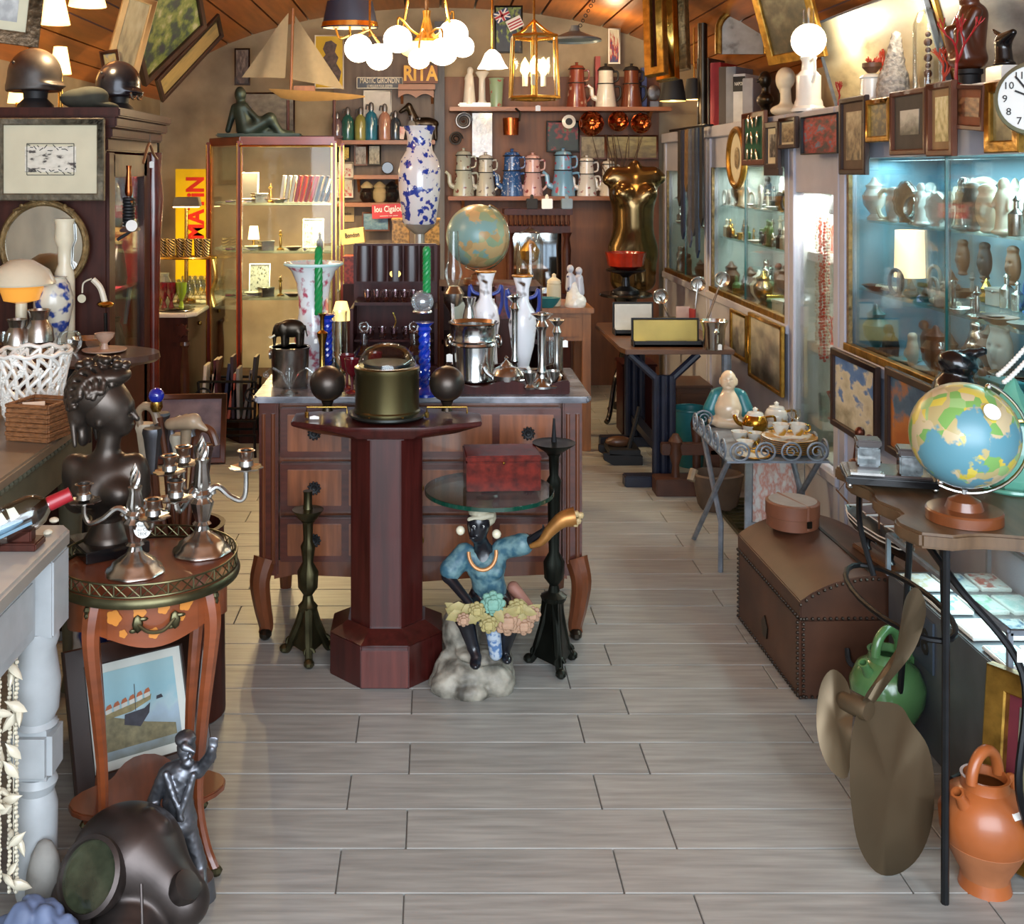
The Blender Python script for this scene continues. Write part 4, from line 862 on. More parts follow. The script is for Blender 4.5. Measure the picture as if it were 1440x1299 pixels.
# ================================================================ pewter sailor figure
o = G(252, 1222, 0); P = PX(252, 1222, 2.50); k = P.k; q = P.p
pf = thing('pewter_sailor', 'pewter figure of a man in a cap raising his arm by the gallery table', 'statue', (W(252, 0, 2.44).x, 2.44, 0))
k = 2.44/F; q = lambda x, y, d=0: PX(252, 1263, 2.44).p(x, y, d)
b = [('e', q(262, 1052), (13*k, 14*k, 17*k)), ('e', q(261, 1038), (15*k, 16*k, 10*k), None, 2*k), ('c', q(264, 1040, -.03), q(278, 1045, -.035), 6*k, 2.5*k, 1.5*k), ('e', q(271, 1054, -.026), (3.4*k, 4*k, 4.4*k), None, 1*k), ('e', q(267, 1066, -.018), (9*k, 8*k, 7*k), None, 2*k), ('-e', q(266, 1050, -.034), (2.4*k, 3*k, 2*k), None, 1*k),
     ('c', q(240, 1084), q(276, 1082), 12*k, 11*k, 5*k), ('c', q(256, 1088), q(250, 1128), 20*k, 19*k, 6*k), ('c', q(250, 1128), q(253, 1152), 20*k, 24*k, 5*k), ('c', q(280, 1084), q(297, 1060, -.01), 9*k, 8*k, 3*k), ('c', q(297, 1060, -.01), q(301, 1046, -.02), 7.5*k, 6.5*k, 3*k),
     ('c', q(232, 1088), q(216, 1126), 10*k, 9*k, 3*k), ('c', q(216, 1126), q(234, 1146, -.055), 8*k, 6*k, 3*k), ('c', q(243, 1160), q(236, 1212), 12*k, 10*k, 3*k), ('c', q(264, 1160), q(281, 1214), 12*k, 10*k, 3*k), ('c', q(236, 1218), q(230, 1231, -.03), 9*k, 8*k, 3*k), ('c', q(281, 1218), q(288, 1231, -.03), 9*k, 8*k, 3*k), ('c', q(238, 1078, -.03), q(262, 1135, -.045), 5*k, 4*k, 2*k), ('c', q(276, 1080, -.03), q(258, 1135, -.045), 5*k, 4*k, 2*k)]
for i in range(5): b.append(('c', q(298+i*2.2, 1042, -.02), q(297+i*2.8, 1031-(2 if i in (1, 2, 3) else 0), -.022), 2.2*k, 1.7*k, 1*k))
sculpt('body', b, PEWTER, pf, 110, bump=(.0011, 260))
LA([(0, 0), (44*k, 0), (40*k, 30*k), (0, 33*k)], 24, (q(260, 0).x, 0, 0), 1, .7).b('base', PEWTER, pf)
# ================================================================ copper diver's mask
o = G(170, 1320, 0); Yh = 2.26; P = PX(170, CY+EH*F/Yh, Yh); k = P.k; q = P.p
dh = thing('diving_mask', 'old copper diving helmet with round glass window lying at the lower left corner', 'helmet', (P.o.x, Yh, 0))
HC = mat('dull copper lead', '4b4340', .4, .8, v=.35, sc_=8)
sculpt('shell', [('e', q(170, 1225, .05), (80*k, 75*k, 68*k)), ('c', q(190, 1215, .03), q(262, 1262, -.01), 55*k, 34*k, 20*k), ('c', q(105, 1260), q(120, 1285), 32*k, 26*k, 15*k), ('c', q(205, 1165, .04), q(220, 1175, .03), 12*k, 14*k, 8*k), ('c', q(190, 1290, -.04), q(190, 1296, -.06), 52*k, 50*k, 10*k), ('-c', q(275, 1240, -.10), q(290, 1238, -.16), 9*k, 9*k, 2*k), ('-c', q(262, 1290, -.08), q(270, 1290, -.16), 12*k, 12*k, 2*k)], HC, dh, 90)
wn = V((-.35, -.78, .55)).normalized(); wc_ = q(139, 1208, -.055)
q_ = V((0, 0, 1)).rotation_difference(wn).to_matrix().to_4x4()
LA([(0, -.05), (46*k, -.03), (50*k, 0), (50*k, .008), (44*k, .012), (43*k, .004)], 36).xf(Matrix.Translation(wc_) @ q_).b('window_rim', HC, dh)
wn_ = LA([(43.5*k, .004), (30*k, .007), (0, .009)], 36).xf(Matrix.Translation(wc_) @ q_).b('window_glass', mat('cloudy green glass', '2b2f22', .15, v=.7, sc_=18, coat=.3), dh)
wn2 = V((.1, -.9, .4)).normalized(); w2_ = q(178, 1300, -.125); q2_ = V((0, 0, 1)).rotation_difference(wn2).to_matrix().to_4x4()
LA([(34*k, -.02), (38*k, 0), (38*k, .006), (30*k, .01), (0, .012)], 30).xf(Matrix.Translation(w2_) @ q2_).b('lower_window', mat('dark engraved glass', '17131a', .12, v=.4, sc_=30, coat=.8), dh)
TU([q(217, 1198, -.10), q(224, 1240, -.13), q(232, 1290, -.14)], 2.2*k, 6).b('seam', HC, dh)
LA([(18*k, -.02), (22*k, 0), (20*k, .012), (10*k, .014)], 20).xf(Matrix.Translation(q(266, 1230, -.04)) @ V((0, 0, 1)).rotation_difference(V((.6, -.3, .7))).to_matrix().to_4x4()).b('valve', HC, dh)
# driftwood / shells at the corner
t = MB().ball((0, 0, .114), .04, 16, (1, .8, 2.85)).b('grey_stone', STONEGREY, None, W(63, 1215, 2.28)*1.0); t.location.z = 0; tag(t, 'upright oval grey stone by the foot of the white column', 'stone')
bc = thing('blue_coral', 'pale blue grey flat coral clump at the bottom left corner', 'coral', (-.77, 2.14, 0)); bc.scale = (1.2, 1, 1.7)
rr = random.Random(3); pr = [('e', (0, 0, .03), (.07, .05, .03))]
for i in range(22): a = rr.uniform(0, 6.28); r = rr.uniform(.02, .085); pr.append(('e', (r*cos(a), r*.6*sin(a), .05+.06*(1-r/.09)), (.022, .022, .02), None, .006))
sculpt('body', pr, mat('blue grey coral', '586480', .6, v=.2, sc_=25), bc, 56, bump=(.003, 140))
# ================================================================ white fireplace mantel with turned column
mz = .829; mx = -.783; my = 2.39
fm = thing('fireplace_mantel', 'grey white painted fireplace mantel with turned column at the far left', 'fireplace', (mx, my, 0))
MB().prism([(0, 0), (-.02, .03), (-.6, .03), (-.6, -1.2), (0, -1.2)], mz-.035, mz, 'Z').b('mantel_shelf', mat('veined pale shelf', 'a3a29d', .4, v=.15, sc_=5), fm, bev=.006)
BX((-.33, -.6, mz-.115), (.58, 1.14, .16)).b('frieze', WHITEPAINT, fm, bev=.003)
BX((-.036, -.33, mz-.115), (.008, .40, .10)).b('frieze_panel', WHITEPAINT, fm, bev=.003)
BX((-.045, -.05, mz-.115), (.085, .10, .16)).b('corner_block', WHITEPAINT, fm, bev=.004)
LA([(.046, 0), (.046, .03), (.036, .04), (.034, .06), (.042, .09), (.044, .27), (.036, .30), (.044, .32), (.038, .335)], 28, (-.052, -.06, 0)).lathe([(.044, .44), (.036, .45), (.046, .47), (.050, .53), (.040, .60), (.047, .62), (.046, .64)], 28, (-.052, -.06, 0)).b('turned_column', WHITEPAINT, fm)
BX((-.052, -.06, .388), (.09, .09, .105)).b('column_block', WHITEPAINT, fm, bev=.012)
BX((-.40, .0, .30), (.40, .02, .6)).b('side_panel', WHITEPAINT, fm)
# shell garlands
def garland(px, y0, y1, Yd, lab, seed, top=None):
    rr = random.Random(seed); t = thing('shell_garland', lab, 'garland', W(px, y1, Yd)); k = Yd/F; bd = MB(); sh = MB(); y = y0
    while y < y1:
        z = (y1-y)*k
        for s in (-5, 5): bd.ball((s*k+rr.uniform(-1, 1)*k, 0, z), 3.2*k, 6)
        y += 6.2
    TU([(0, .004, 0), (0, .004, (y1-y0)*k)], .0012, 5).b('cord', IVORY, t)
    bd.b('beads', IVORY, t)['kind'] = 'stuff'
    y = y0+20; i = 0
    while y < y1-6:
        for j in range(3):
            L = rr.uniform(13, 20)*k
            LA([(0, -L), (L*.30, -L*.5), (L*.42, 0), (L*.34, L*.3), (L*.15, L*.62), (0, L)], 9, sx=1, sy=.7).b('shell', IVORY, t, (rr.uniform(-13, 13)*k, -.012+rr.uniform(-.012, .012), (y1-y-j*11)*k), (rr.uniform(-.8, .8), rr.uniform(-1.2, 1.2), rr.uniform(0, 6)))
        y += rr.uniform(52, 66)
    return t
garland(18, 850, 1255, 2.22, 'long garland of white shells and beads hanging on the white mantel', 5)
garland(-6, 860, 1240, 2.18, 'second shell garland at the very left edge of the mantel', 9)
for i, (px, py) in enumerate(((76, 735), (67, 752))):
    o = G(px, py, mz); t = MB().ball((0, 0, .006), .011, 10, (1, .8, .6)).b('seashell', IVORY, None, o, (0, 0, i)); tag(t, ('upper', 'lower')[i]+' small white seashell near the corner of the mantel shelf', 'shell')
# ship in a bottle
o = G(30, 752, mz); Yd = 2.27; P = PX(30, CY+(EH-mz)*F/Yd, Yd); k = P.k
sb = thing('bottled_ship', 'ship in a bottle with red sealed neck lying on dark wooden cradle on the mantel', 'bottle', (P.o.x, Yd, mz+.001))
BX((-.01, 0, .008), (.10, .06, .016)).box((.0, 0, .025), (.05, .03, .03)).b('cradle', DARKWOOD, sb, bev=.003)
tilt = Matrix.Translation((.0, 0, .062)) @ Matrix.Rotation(math.radians(-22), 4, 'Y') @ Matrix.Rotation(math.radians(22), 4, 'Z')
LA([(0, -.12), (.034, -.118), (.037, -.10), (.037, .02), (.030, .04), (.015, .055), (.0135, .095), (0, .095)], 28, axis='X').xf(tilt).b('bottle_glass', GLASS, sb)
LA([(.0145, .055), (.0155, .06), (.0145, .10), (.0155, .103), (0, .105)], 20, axis='X').xf(tilt).b('red_seal', mat('red sealing wax', '8f1a24', .35), sb)
BX((-.04, 0, -.018), (.11, .03, .006), None).ball((-.04, 0, -.008), .012, 10, (3.5, .7, .8)).xf(tilt).b('model_hull', mat('model hull blue', '5d7f96', .5), sb)
m = MB()
for i, x in enumerate((-.07, -.045, -.02)): m.tube([(x, 0, -.005), (x, 0, .028)], .0009, 5); m._add([(x, 0, .0), (x+.018, .003, .002), (x+.014, .003, .024), (x, 0, .026)], [(0, 1, 2, 3)])
m.xf(tilt).b('model_sails', IVORY, sb)
for i, (dx, c1, nm) in enumerate(((-.10, mat('turquoise toy', '2d8ca0', .4), 'turquoise'), (-.075, mat('yellow toy', 'c99a1e', .4), 'yellow'))):
    t = MB().ball((0, 0, .012), .02, 14, (1.8, .5, .55)).b('toy_boat', c1, None, (P.o.x+dx, Yd-.09-.03*i, mz+.001), (0, 0, .5)); tag(t, 'small %s toy boat hull in front of the bottled ship' % nm, 'toy boat')
# carved gilt figure tip
# ================================================================ console behind: wicker tray, white lattice basket
NZ = .85
ct = thing('console_table', 'carved grey green console table behind the mantel with baskets on it', 'table', (-1.05, 3.4, 0))
OLIVE = mat('grey olive painted wood', '5d5a48', .5, v=.25, sc_=10)
MB().prism([(0, -.90), (.0, -.05), (-.05, .15), (-.7, .15), (-.7, -.90)], NZ-.03, NZ, 'Z').b('tabletop', mat('stone console top', '7d6c5a', .4, v=.25, sc_=6), ct, bev=.006)
BX((-.33, -.38, NZ-.095), (.60, .98, .13)).b('apron', OLIVE, ct, bev=.004)
m = MB()
for i in range(30): m.ball((-.025, -.86+i*.03, NZ-.045), .011, 6)
m.b('bead_moulding', OLIVE, ct)['kind'] = 'stuff'
for x, y in ((-.07, .02), (-.62, .02), (-.07, -.86), (-.62, -.86)): LA([(.03, 0), (.022, .05), (.03, .4), (.04, NZ-.16), (.045, NZ-.15)], 14, (x, y, 0)).b('leg', OLIVE, ct)
WICK = mat('tan wicker', '7b4f2c', .6, sc_=60, v=.4, st=(1, 1, 3), bump=.6)
o = G(38, 622, NZ); wb = thing('wicker_tray', 'square tan wicker basket with white cards inside on the console', 'basket', o, -.25); k = o.y/F
w_ = 33*k; 
for x, y, dx, dy in ((0, 0, 2*w_, .008), (0, 2*w_, 2*w_, .008), (-w_, w_, .008, 2*w_), (w_, w_, .008, 2*w_)):
    mm = MB()
    for j in range(7): mm.box((x, y, .008+j*.013), (dx+.004*(j % 2), dy+.004*(j % 2), .012))
    mm.b('woven_side', WICK, wb, bev=.002, seg=1)
m = MB()
for a, b in (((-w_, 0), (w_, 0)), ((w_, 0), (w_, 2*w_)), ((w_, 2*w_), (-w_, 2*w_)), ((-w_, 2*w_), (-w_, 0))): m.tube([(*a, .099), (*b, .099)], .006, 8)
m.b('rim', WICK, wb); BX((0, w_, .004), (2*w_, 2*w_, .006)).b('base', WICK, wb)
t = BX((0, 0, .045), (.06, .05, .08)).b('card_stack', PAPERW, None, o+V((-.005, w_+.0, .009)), (.2, 0, .3)); tag(t, 'white paper cards standing inside the wicker tray', 'cards')
# lattice basket
o = G(46, 586, NZ); k = o.y/F; lb = thing('lattice_basket', 'white openwork porcelain basket of interlaced branches and flowers on the console', 'basket', o)
LA([(0, 0), (38*k, 0), (40*k, 5*k), (38*k, 9*k)], 32).b('foot', WHITEP, lb)
m = MB(); rf = lambda z: (38+14*(z/92)**1.5)*k
for i in range(18):
    for d in (1, -1): m.tube([(rf(z)*cos(2*PI*i/18+d*z/92*1.1+.12*sin(z/9)), rf(z)*sin(2*PI*i/18+d*z/92*1.1+.12*sin(z/9)), (6+z*.94)*k) for z in range(0, 93, 8)], 2.7*k, 6)
lw = m.b('lattice', WHITEP, lb); 
m = MB(); rr = random.Random(2)
for i in range(46):
    a, z = rr.uniform(0, 6.28), rr.uniform(8, 88)
    for j in range(5): m.ball(((rf(z)+1.5*k)*cos(a)+3.4*k*cos(j*1.257)*-sin(a), (rf(z)+1.5*k)*sin(a)+3.4*k*cos(j*1.257)*cos(a), (z+3.4*sin(j*1.257)+4)*k), 2.4*k, 6)
m.b('flowers', WHITEP, lb)['kind'] = 'stuff'
TU([(rf(92)*cos(2*PI*i/48)*(1+.02*cos(i)), rf(92)*sin(2*PI*i/48), (92+2*sin(i*1.3))*k) for i in range(48)], 3*k, 7, True).b('rim', WHITEP, lb)
# ================================================================ round table with silver, mirror and lamp
RZ = .95
rt = thing('round_table', 'round brown table with black base crowded with silver behind the console', 'table', (-1.28, 4.02-.05, 0))
LA([(0, RZ-.03), (.40, RZ-.03), (.415, RZ-.02), (.41, RZ), (0, RZ)], 48, sx=.72, sy=.42).b('tabletop', mat('walnut round top', '4a2f22', .3, v=.3, sc_=5, coat=.3), rt)
LA([(.20, 0), (.19, .03), (.06, .08), (.05, .7), (.10, RZ-.03)], 24).b('pedestal', BLACK, rt)
def rtab(px, Yd, name, lab, pr, mt_, cat, seg=22, **kw):
    o = W(px, 0, Yd); o.z = RZ+.001; k = Yd/F
    t = LA([(r*k, z*k) for r, z in pr], seg, **kw).build(name, mt_, None, o); tag(t, lab, cat); return t, k, o
JUG = [(0, 0), (15, 0), (16, 2), (13, 6), (19, 14), (17, 28), (11, 38), (13, 46), (15, 49), (13, 49), (9, 38)]
rtab(24, 3.93, 'silver_jug', 'silver jug with square handle at the left of the round table', JUG, SILVER_OLD, 'jug')
rtab(55, 3.95, 'silver_jug', 'taller silver coffee jug next to the blue patterned vase', [(r*1.1, z*1.25) for r, z in JUG], SILVER_OLD, 'jug')
rtab(5, 3.9, 'glass_goblet', 'clear cut glass goblet at the left frame edge', [(0, 0), (9, 0), (2, 3), (2, 12), (9, 18), (11, 32), (10, 32), (7, 18)], GLASS, 'goblet')
rtab(98, 3.95, 'glass_bowl', 'round cut glass rose bowl at the right of the silver jugs', [(0, 0), (10, 0), (16, 8), (18, 18), (14, 28), (12, 30), (12, 28)], GLASS, 'bowl')
rtab(80, 3.88, 'glass_bowl', 'small squat cut glass bowl in front of the silver coffee jug', [(0, 0), (9, 0), (14, 6), (15, 13), (13, 18), (12, 17)], GLASS, 'bowl')
rtab(124, 4.06, 'silver_bowl', 'shallow silver bowl near the right edge of the round table', [(0, 0), (14, 0), (20, 6), (24, 14), (23, 15), (18, 7), (0, 3)], SILVER, 'bowl')
t, k, o = rtab(147, 3.98, 'shell_dish', 'pale pink shell centrepiece dish on a flat silver plate', [(0, 0), (30, 2), (31, 4), (6, 4), (4, 12), (12, 20), (14, 26), (12, 25)], mat('pinkish shell', 'b89a86', .35, v=.2), 'dish', 24)
t, k, o = rtab(75, 4.10, 'patterned_vase', 'shouldered vase with blue, green and red flowers in front of the oval mirror', [(0, 0), (20, 0), (18, 8), (20, 24), (27, 58), (27, 70), (22, 88), (17, 96), (19, 98), (15, 98)], mat('iznik pattern glaze', '24408a', .25, sc_=20, col2='d2cdbb', ramp=(.42, .5), det=2, coat=.3), 'vase', 28)
t, k, o = rtab(30, 4.02, 'mushroom_lamp', 'cream mushroom-shaped lamp with orange belly at the left edge', [(0, 0), (22, 0), (20, 10)], CREAM, 'lamp')
t2 = thing('mushroom_lamp', 'cream mushroom-shaped table lamp with orange underside at the left edge', 'lamp', o)
bpy.data.objects.remove(t); t = t2
LA([(0, 0), (25*k, 0), (24*k, 6*k), (8*k, 20*k), (8*k, 70*k)], 24).b('base', CREAM, t)
LA([(8*k, 66*k), (24*k, 70*k), (30*k, 88*k), (28*k, 92*k)], 24).b('orange_reflector', emis('warm lampshade inside', 'd8923a', .7), t)
LA([(46*k, 92*k), (47*k, 94*k), (38*k, 112*k), (16*k, 126*k), (0, 128*k)], 32).b('shade', CREAM, t)
t, k, o = rtab(91, 4.16, 'cream_pitcher', 'tall cream ceramic boot-shaped pitcher before the mirror', [(0, 0), (14, 0), (14, 100), (9, 112), (10, 136), (14, 146), (13, 168), (15, 176), (12, 176)], CREAM, 'pitcher')
om = thing('oval_mirror', 'oval mirror in carved gilt frame with ribbon bow on the round table', 'mirror', (W(62, 0, 4.17).x, 4.17, W(0, 345, 4.17).z)); k = 4.17/F
LA([(0, 0), (56*k, 0), (56*k, .004), (0, .004)], 48, axis='Y', sx=1, sy=1.0).b('mirror_glass', MIRROR, om)
m = TU([(59*k*cos(a), 0, 60*k*sin(a)) for a in [2*PI*i/64 for i in range(64)]], 5*k, 8, True); fr_ = m.b('gilt_frame', OLDGOLD, om)
m = MB()
for s in (-1, 1):
    m.tube(spline([(0, -.01, 62*k), (s*12*k, -.015, 74*k), (s*20*k, -.015, 66*k), (s*8*k, -.015, 62*k)], 6), 2.4*k, 7).tube(spline([(0, -.01, 64*k), (s*22*k, -.01, 56*k), (s*42*k, -.005, 48*k)], 6), 3*k, 7)
    m.ball((s*8*k, -.012, 74*k), 5*k, 8).ball((s*30*k, -.01, 55*k), 4*k, 8)
m.b('ribbon_bow', OLDGOLD, om)
TU([(0, .01, -60*k), (0, .03, -(4.17*0+W(0,345,4.17).z-RZ)+.002)], .012, 8).b('support', OLDGOLD, om)
# ================================================================ dark vitrine cabinet, helmets on top
X1, Y1, Y2, H1 = -1.24, 4.22, 4.98, 1.84
cb = thing('dark_cabinet', 'dark wooden glazed cabinet lined with red velvet, helmets standing on it', 'cabinet', (X1, Y1, 0))
BX((-.34, .01, .86), (.66, .02, 1.72)).b('end_panel', DARKWOOD, cb); BX((-.34, .74, .86), (.66, .02, 1.72)).b('far_panel', REDV, cb)
BX((-.66, .38, .86), (.02, .74, 1.72)).b('back_panel', REDV, cb); BX((-.34, .38, .05), (.66, .74, .1)).b('plinth', DARKWOOD, cb)
m = MB()
for i, (w_, z, h) in enumerate(((.0, 1.70, .05), (.02, 1.745, .04), (.04, 1.785, .04), (.055, 1.822, .036))): m.box((-.34+w_/2, .38, z), (.68+w_, .76+2*w_*.6, h))
m.b('cornice', DARKWOOD, cb, bev=.006)
dd = BX((-.015, .06, .86), (.03, .08, 1.62)).box((-.015, .58, .86), (.03, .10, 1.62)).box((-.015, .33, 1.62), (.03, .5, .09)).box((-.015, .33, .42), (.03, .5, .75)).b('door', DARKWOOD, cb, bev=.003)
BX((-.015, .32, 1.19), (.004, .44, .79)).b('door_pane', PANE, dd)
for z in (.85, 1.12, 1.36): BX((-.34, .38, z), (.62, .70, .012)).b('shelf', REDV, cb)
LA([(.035, .1), (.03, .2), (.022, .3), (.032, .5), (.026, .9), (.034, 1.3), (.045, 1.48), (.034, 1.6), (.04, 1.68)], 16, (.0, .68, 0)).b('turned_post', mat('polished redwood post', '5a1f12', .25, v=.3, coat=.4), cb)
sp = [(-.06, .2, .86, 'silver_flask', 'tarnished flask on the low red shelf of the dark cabinet'), (-.06, .33, .86, 'silver_flask', 'second tarnished flask on the low red shelf of the dark cabinet'), (-.06, .2, 1.13, 'silver_flask', 'dark metal cup on the middle red shelf of the dark cabinet'), (-.06, .36, 1.13, 'silver_flask', 'dull metal jar at the far end of the middle red shelf'), (-.06, .3, 1.37, 'silver_flask', 'white metal vessel on the top red shelf of the dark cabinet')]
for i, (x, y, z, nm, lb_) in enumerate(sp):
    t = LA([(0, 0), (.03, 0), (.035, .03), (.02, .08+.02*i), (.012, .1+.02*i), (.018, .12+.02*i), (0, .12+.02*i)], 14).build(nm, (SILVER_OLD, BRONZE)[i % 2], None, V((X1+x, Y1+y, z))); tag(t, lb_, 'vessel')
HZ = H1+.001
def helmet(px, Yd, lab, mm, s, stand=True):
    o = W(px, 0, Yd); o.z = HZ; t = thing('steel_helmet', lab, 'helmet', o, -.3); k = Yd/F*s; zb = 36*k if stand else 14*k
    sculpt('shell', [('e', (0, 0, zb+14*k), (35*k, 36*k, 37*k)), ('c', (-2*k, 0, zb+12*k), (-3*k, 0, zb-4*k), 35*k, 38*k, 6*k), ('e', (24*k, 0, zb+0*k), (20*k, 24*k, 5*k), (0, .16, 0), 5*k), ('-e', (0, 0, zb-32*k), (70*k, 70*k, 26*k), None, 2*k)], mm, t, 60)
    MB().ball((-6*k, -40*k, zb+28*k), 2.4*k, 8).b('vent_rivet', BLACKM, t)
    if stand:
        LA([(26*k, 0), (24*k, 8*k), (16*k, 16*k), (17*k, 26*k), (24*k, 34*k), (26*k, 44*k)], 20).b('head_stand', BLACKM, t)
    return t, k, zb
helmet(50, 4.42, 'grey brown steel army helmet on a black head stand at the left', mat('field grey steel', '453f3a', .45, .4, v=.25, sc_=20), 1.0)
t, k, zb = helmet(167, 4.62, 'shiny black steel helmet with goggles at the cabinet corner', mat('black steel', '1c1c22', .25, .4, v=.3), .84)
for s in (-1, 1): MB().ring(8*k, 2*k, (34*k, s*9*k, zb-6*k), 14, (1, 0, 0)).b('goggle', SILVER_OLD, t)
o = W(117, 0, 4.42); o.z = HZ; k = o.y/F
t = thing('field_cap', 'folded grey green field cap between the two helmets', 'cap', o)
sculpt('cloth', [('e', (0, 0, 16*k), (32*k, 22*k, 15*k)), ('e', (14*k, -2*k, 20*k), (22*k, 18*k, 13*k), None, 6*k), ('e', (30*k, 0, 8*k), (20*k, 16*k, 5*k), (0, .15, 0), 4*k)], mat('field green cloth', '35382f', .9, v=.2, sc_=30), t, 50)
t = thing('engraving', 'framed ink map engraving with wide cream mount hanging on the cabinet end', 'picture', (0, 0, 0)); bpy.data.objects.remove(t)
k = 4.15/F
eg = picture('framed_engraving', 'ink map engraving in a wide cream mount and greyish carved frame above the oval mirror', 'picture', W(72, 224, 4.15), 152*k, 116*k, 0, mat('grey gilt frame', '5e5645', .6, .3, v=.4, sc_=40, bump=.6), SKETCH, 10*k, 30*k)
pcs = [c for c in KIDS(eg) if c.name.startswith('picture')][0]; m = MB(); rr = random.Random(1)
for zz in (17, -17):
    x = -32
    while x < 30:
        x2 = x+rr.uniform(3, 7); a, b2 = zz+rr.uniform(-5, 5), zz+rr.uniform(-5, 5); m.box(((x+x2)/2*k, -.0085, (a+b2)/2*k), ((x2-x)*k*1.1, .0004, 1.1*k), (0, -math.atan2(b2-a, x2-x), 0)); x = x2
for a, b2, c, d in ((0, 22, 66, 1), (0, -22, 66, 1), (-33, 0, 1, 44), (33, 0, 1, 44)): m.box((a*k, -.0085, b2*k), (c*k, .0004, d*k))
m.b('ink_lines', BLACKM, pcs)
# sword, telephone-like device, poles
o = W(149, 500, 4.14); o.z = RZ+.002
sd = thing('sabre', 'sabre with brass shell guard and bone grip standing before the dark cabinet', 'sword', (o.x, 4.145, RZ+.0)); k = 4.14/F; Z_ = lambda y: W(0, y, 4.14).z-RZ
TU([(0, 0, .003), (-.003, 0, Z_(440))], .007, 8).b('scabbard', BLACK, sd); MB().ball((-.004, 0, Z_(428)), 10*k, 12, (1.2, .8, .5)).b('shell_guard', GOLD, sd)
TU(spline([(-.006, 0, Z_(425)), (-.022, 0, Z_(405)), (-.05, 0, Z_(393))], 5), 4.4*k, 8).b('grip', IVORY, sd); TU(spline([(-.055, 0, Z_(392)), (-.085, 0, Z_(398)), (-.09, 0, Z_(412))], 5), 1.2*k, 6).b('cord', IVORY, sd); LA([(0, -.001), (6*k, -.001), (6*k, .001), (0, .001)], 16, axis='Y').b('round_tag', MOUNT, sd, (-.092, 0, Z_(420)))
o = W(156, 330, 4.16)
td = thing('brass_instrument', 'chrome and black coil scientific instrument with round white tag hanging on the cabinet door', 'instrument', (X1+.055, 4.33, o.z)); k = 4.3/F; 
BX((0, 0, .01), (.05, .12, .014)).b('base', DARKWOOD, td, bev=.003); m = MB()
for i in range(9): m.ring(7*k, 2.2*k, (0, -.02, .03+i*.0125), 12)
m.b('coil', BLACKM, td); TU([(0, .02, .015), (0, .02, .17), (0, -.02, .2)], 2.5*k, 8).tube([(0, .04, .05), (.02, -.05, .12)], 1.8*k, 8).b('chrome_arm', SILVER, td); LA([(4*k, .14), (6*k, .16), (3*k, .24), (4*k, .26)], 12, (0, -.02, 0)).b('copper_tube', COPPER, td)
LA([(0, -.001), (8*k, -.001), (8*k, .001), (0, .001)], 18, axis='Y').b('round_tag', PAPERW, td, (.03, -.09, .03)); TU([(0, 0, .002), (-.05, 0, -.03)], .006, 6).b('bracket', IRON, td)
o = G(196, 560, 0); 
for i, (a, b2, lab, mm) in enumerate((((197, 480, 4.95), (222, 322, 5.05), 'long pale wooden pole leaning by the dark cabinet post', HORN), ((176, 455, 4.8), (184, 395, 4.8), 'blue grey steel bayonet blade standing inside by the red velvet', STEELGREY))):
    A, B = W(*a), W(*b2); A2 = A+(A-B)*((A.z-.0)/(B.z-A.z)) if i == 0 else A
    t = thing('wooden_pole' if i == 0 else 'bayonet', lab, 'pole' if i == 0 else 'bayonet', A2); TU([(0, 0, 0), B-A2], [.008, .012], 8).b('shaft', mm, t)
# hanger over the cabinet cornice with a white tag
o = W(180, 172, 4.5); t = thing('coat_hanger', 'wooden coat hanger with white price tag hooked under the cabinet cornice', 'hanger', (X1+.075, 4.55, 1.70)); k = 4.5/F
TU(spline([(0, -.10, -.07), (0, -.04, -.01), (0, 0, .01), (0, .06, -.03), (0, .12, -.05)], 5), .006, 8).b('bar', mat('hanger wood', '7a5236', .4), t); TU([(0, 0, .01), (0, .0, .05)], .002, 6).b('hook', SILVER_OLD, t); price_tag(t, (0, .03, -.06), .018, .028)
# ================================================================ pictures and lamps on the left vault
def vq(a, b, c, ins=.05): return [vault_hit(*p, ins) for p in (a, b, c)]
quad_picture('vault_painting', 'abstract green and dark blue oil painting tilted on the left ceiling vault', 'painting', (W(200, 120, 6.0), W(286, 36, 6.35), W(176, 26, 5.65)), DARKFRAME, print_mat('green abstract', [(.2, '20263a'), (.38, '2c4034'), (.5, '5a6a35'), (.62, '6f7a45'), (.8, '9a9a80')], 7, .12, seed=5), .035, d=.03)
quad_picture('vault_painting', 'long tan landscape in dark frame just below the green ceiling painting', 'painting', (W(226, 143, 6.5), W(312, 50, 6.85), W(202, 128, 6.3)), DARKFRAME, print_mat('tan landscape', [(.2, '8a7a50'), (.5, 'a08a58'), (.8, '6f6a4a')], 4, .3, seed=7), .03)
quad_picture('tall_panel', 'tall narrow weathered pale painted panel under the vault above the black helmet', 'painting', (W(140, 118, 5.2), W(186, 132, 5.3), W(131, -30, 5.15)), mat('pale edge frame', '9b8862', .5, v=.2), print_mat('weathered pale', [(.2, '5f5a4a'), (.5, '8b8468'), (.8, 'a09a80')], 3, .2, seed=9), .03)
quad_picture('small_landscape', 'small dark framed yellow landscape on the tall pale panel', 'painting', (W(146, 112, 5.17), W(172, 108, 5.2), W(142, 72, 5.14)), DARKFRAME, print_mat('small yellow', [(.2, '2c2a1e'), (.5, '8a7a3a'), (.8, '5a5a5a')], 4, .3, seed=4), .015)
quad_picture('ornate_picture', 'picture glass in ornate silver gilt frame cut by the top left corner', 'picture', (W(-70, 50, 3.6), W(54, 66, 3.7), W(-70, -90, 3.5)), mat('silver gilt ornate', '6a5640', .5, .6, v=.5, sc_=60, bump=.8), print_mat('pale print', [(.3, '9a9a98'), (.6, 'b8b8b4'), (.8, 'd0d0cc')], 4, .3, seed=1), .045, .03)
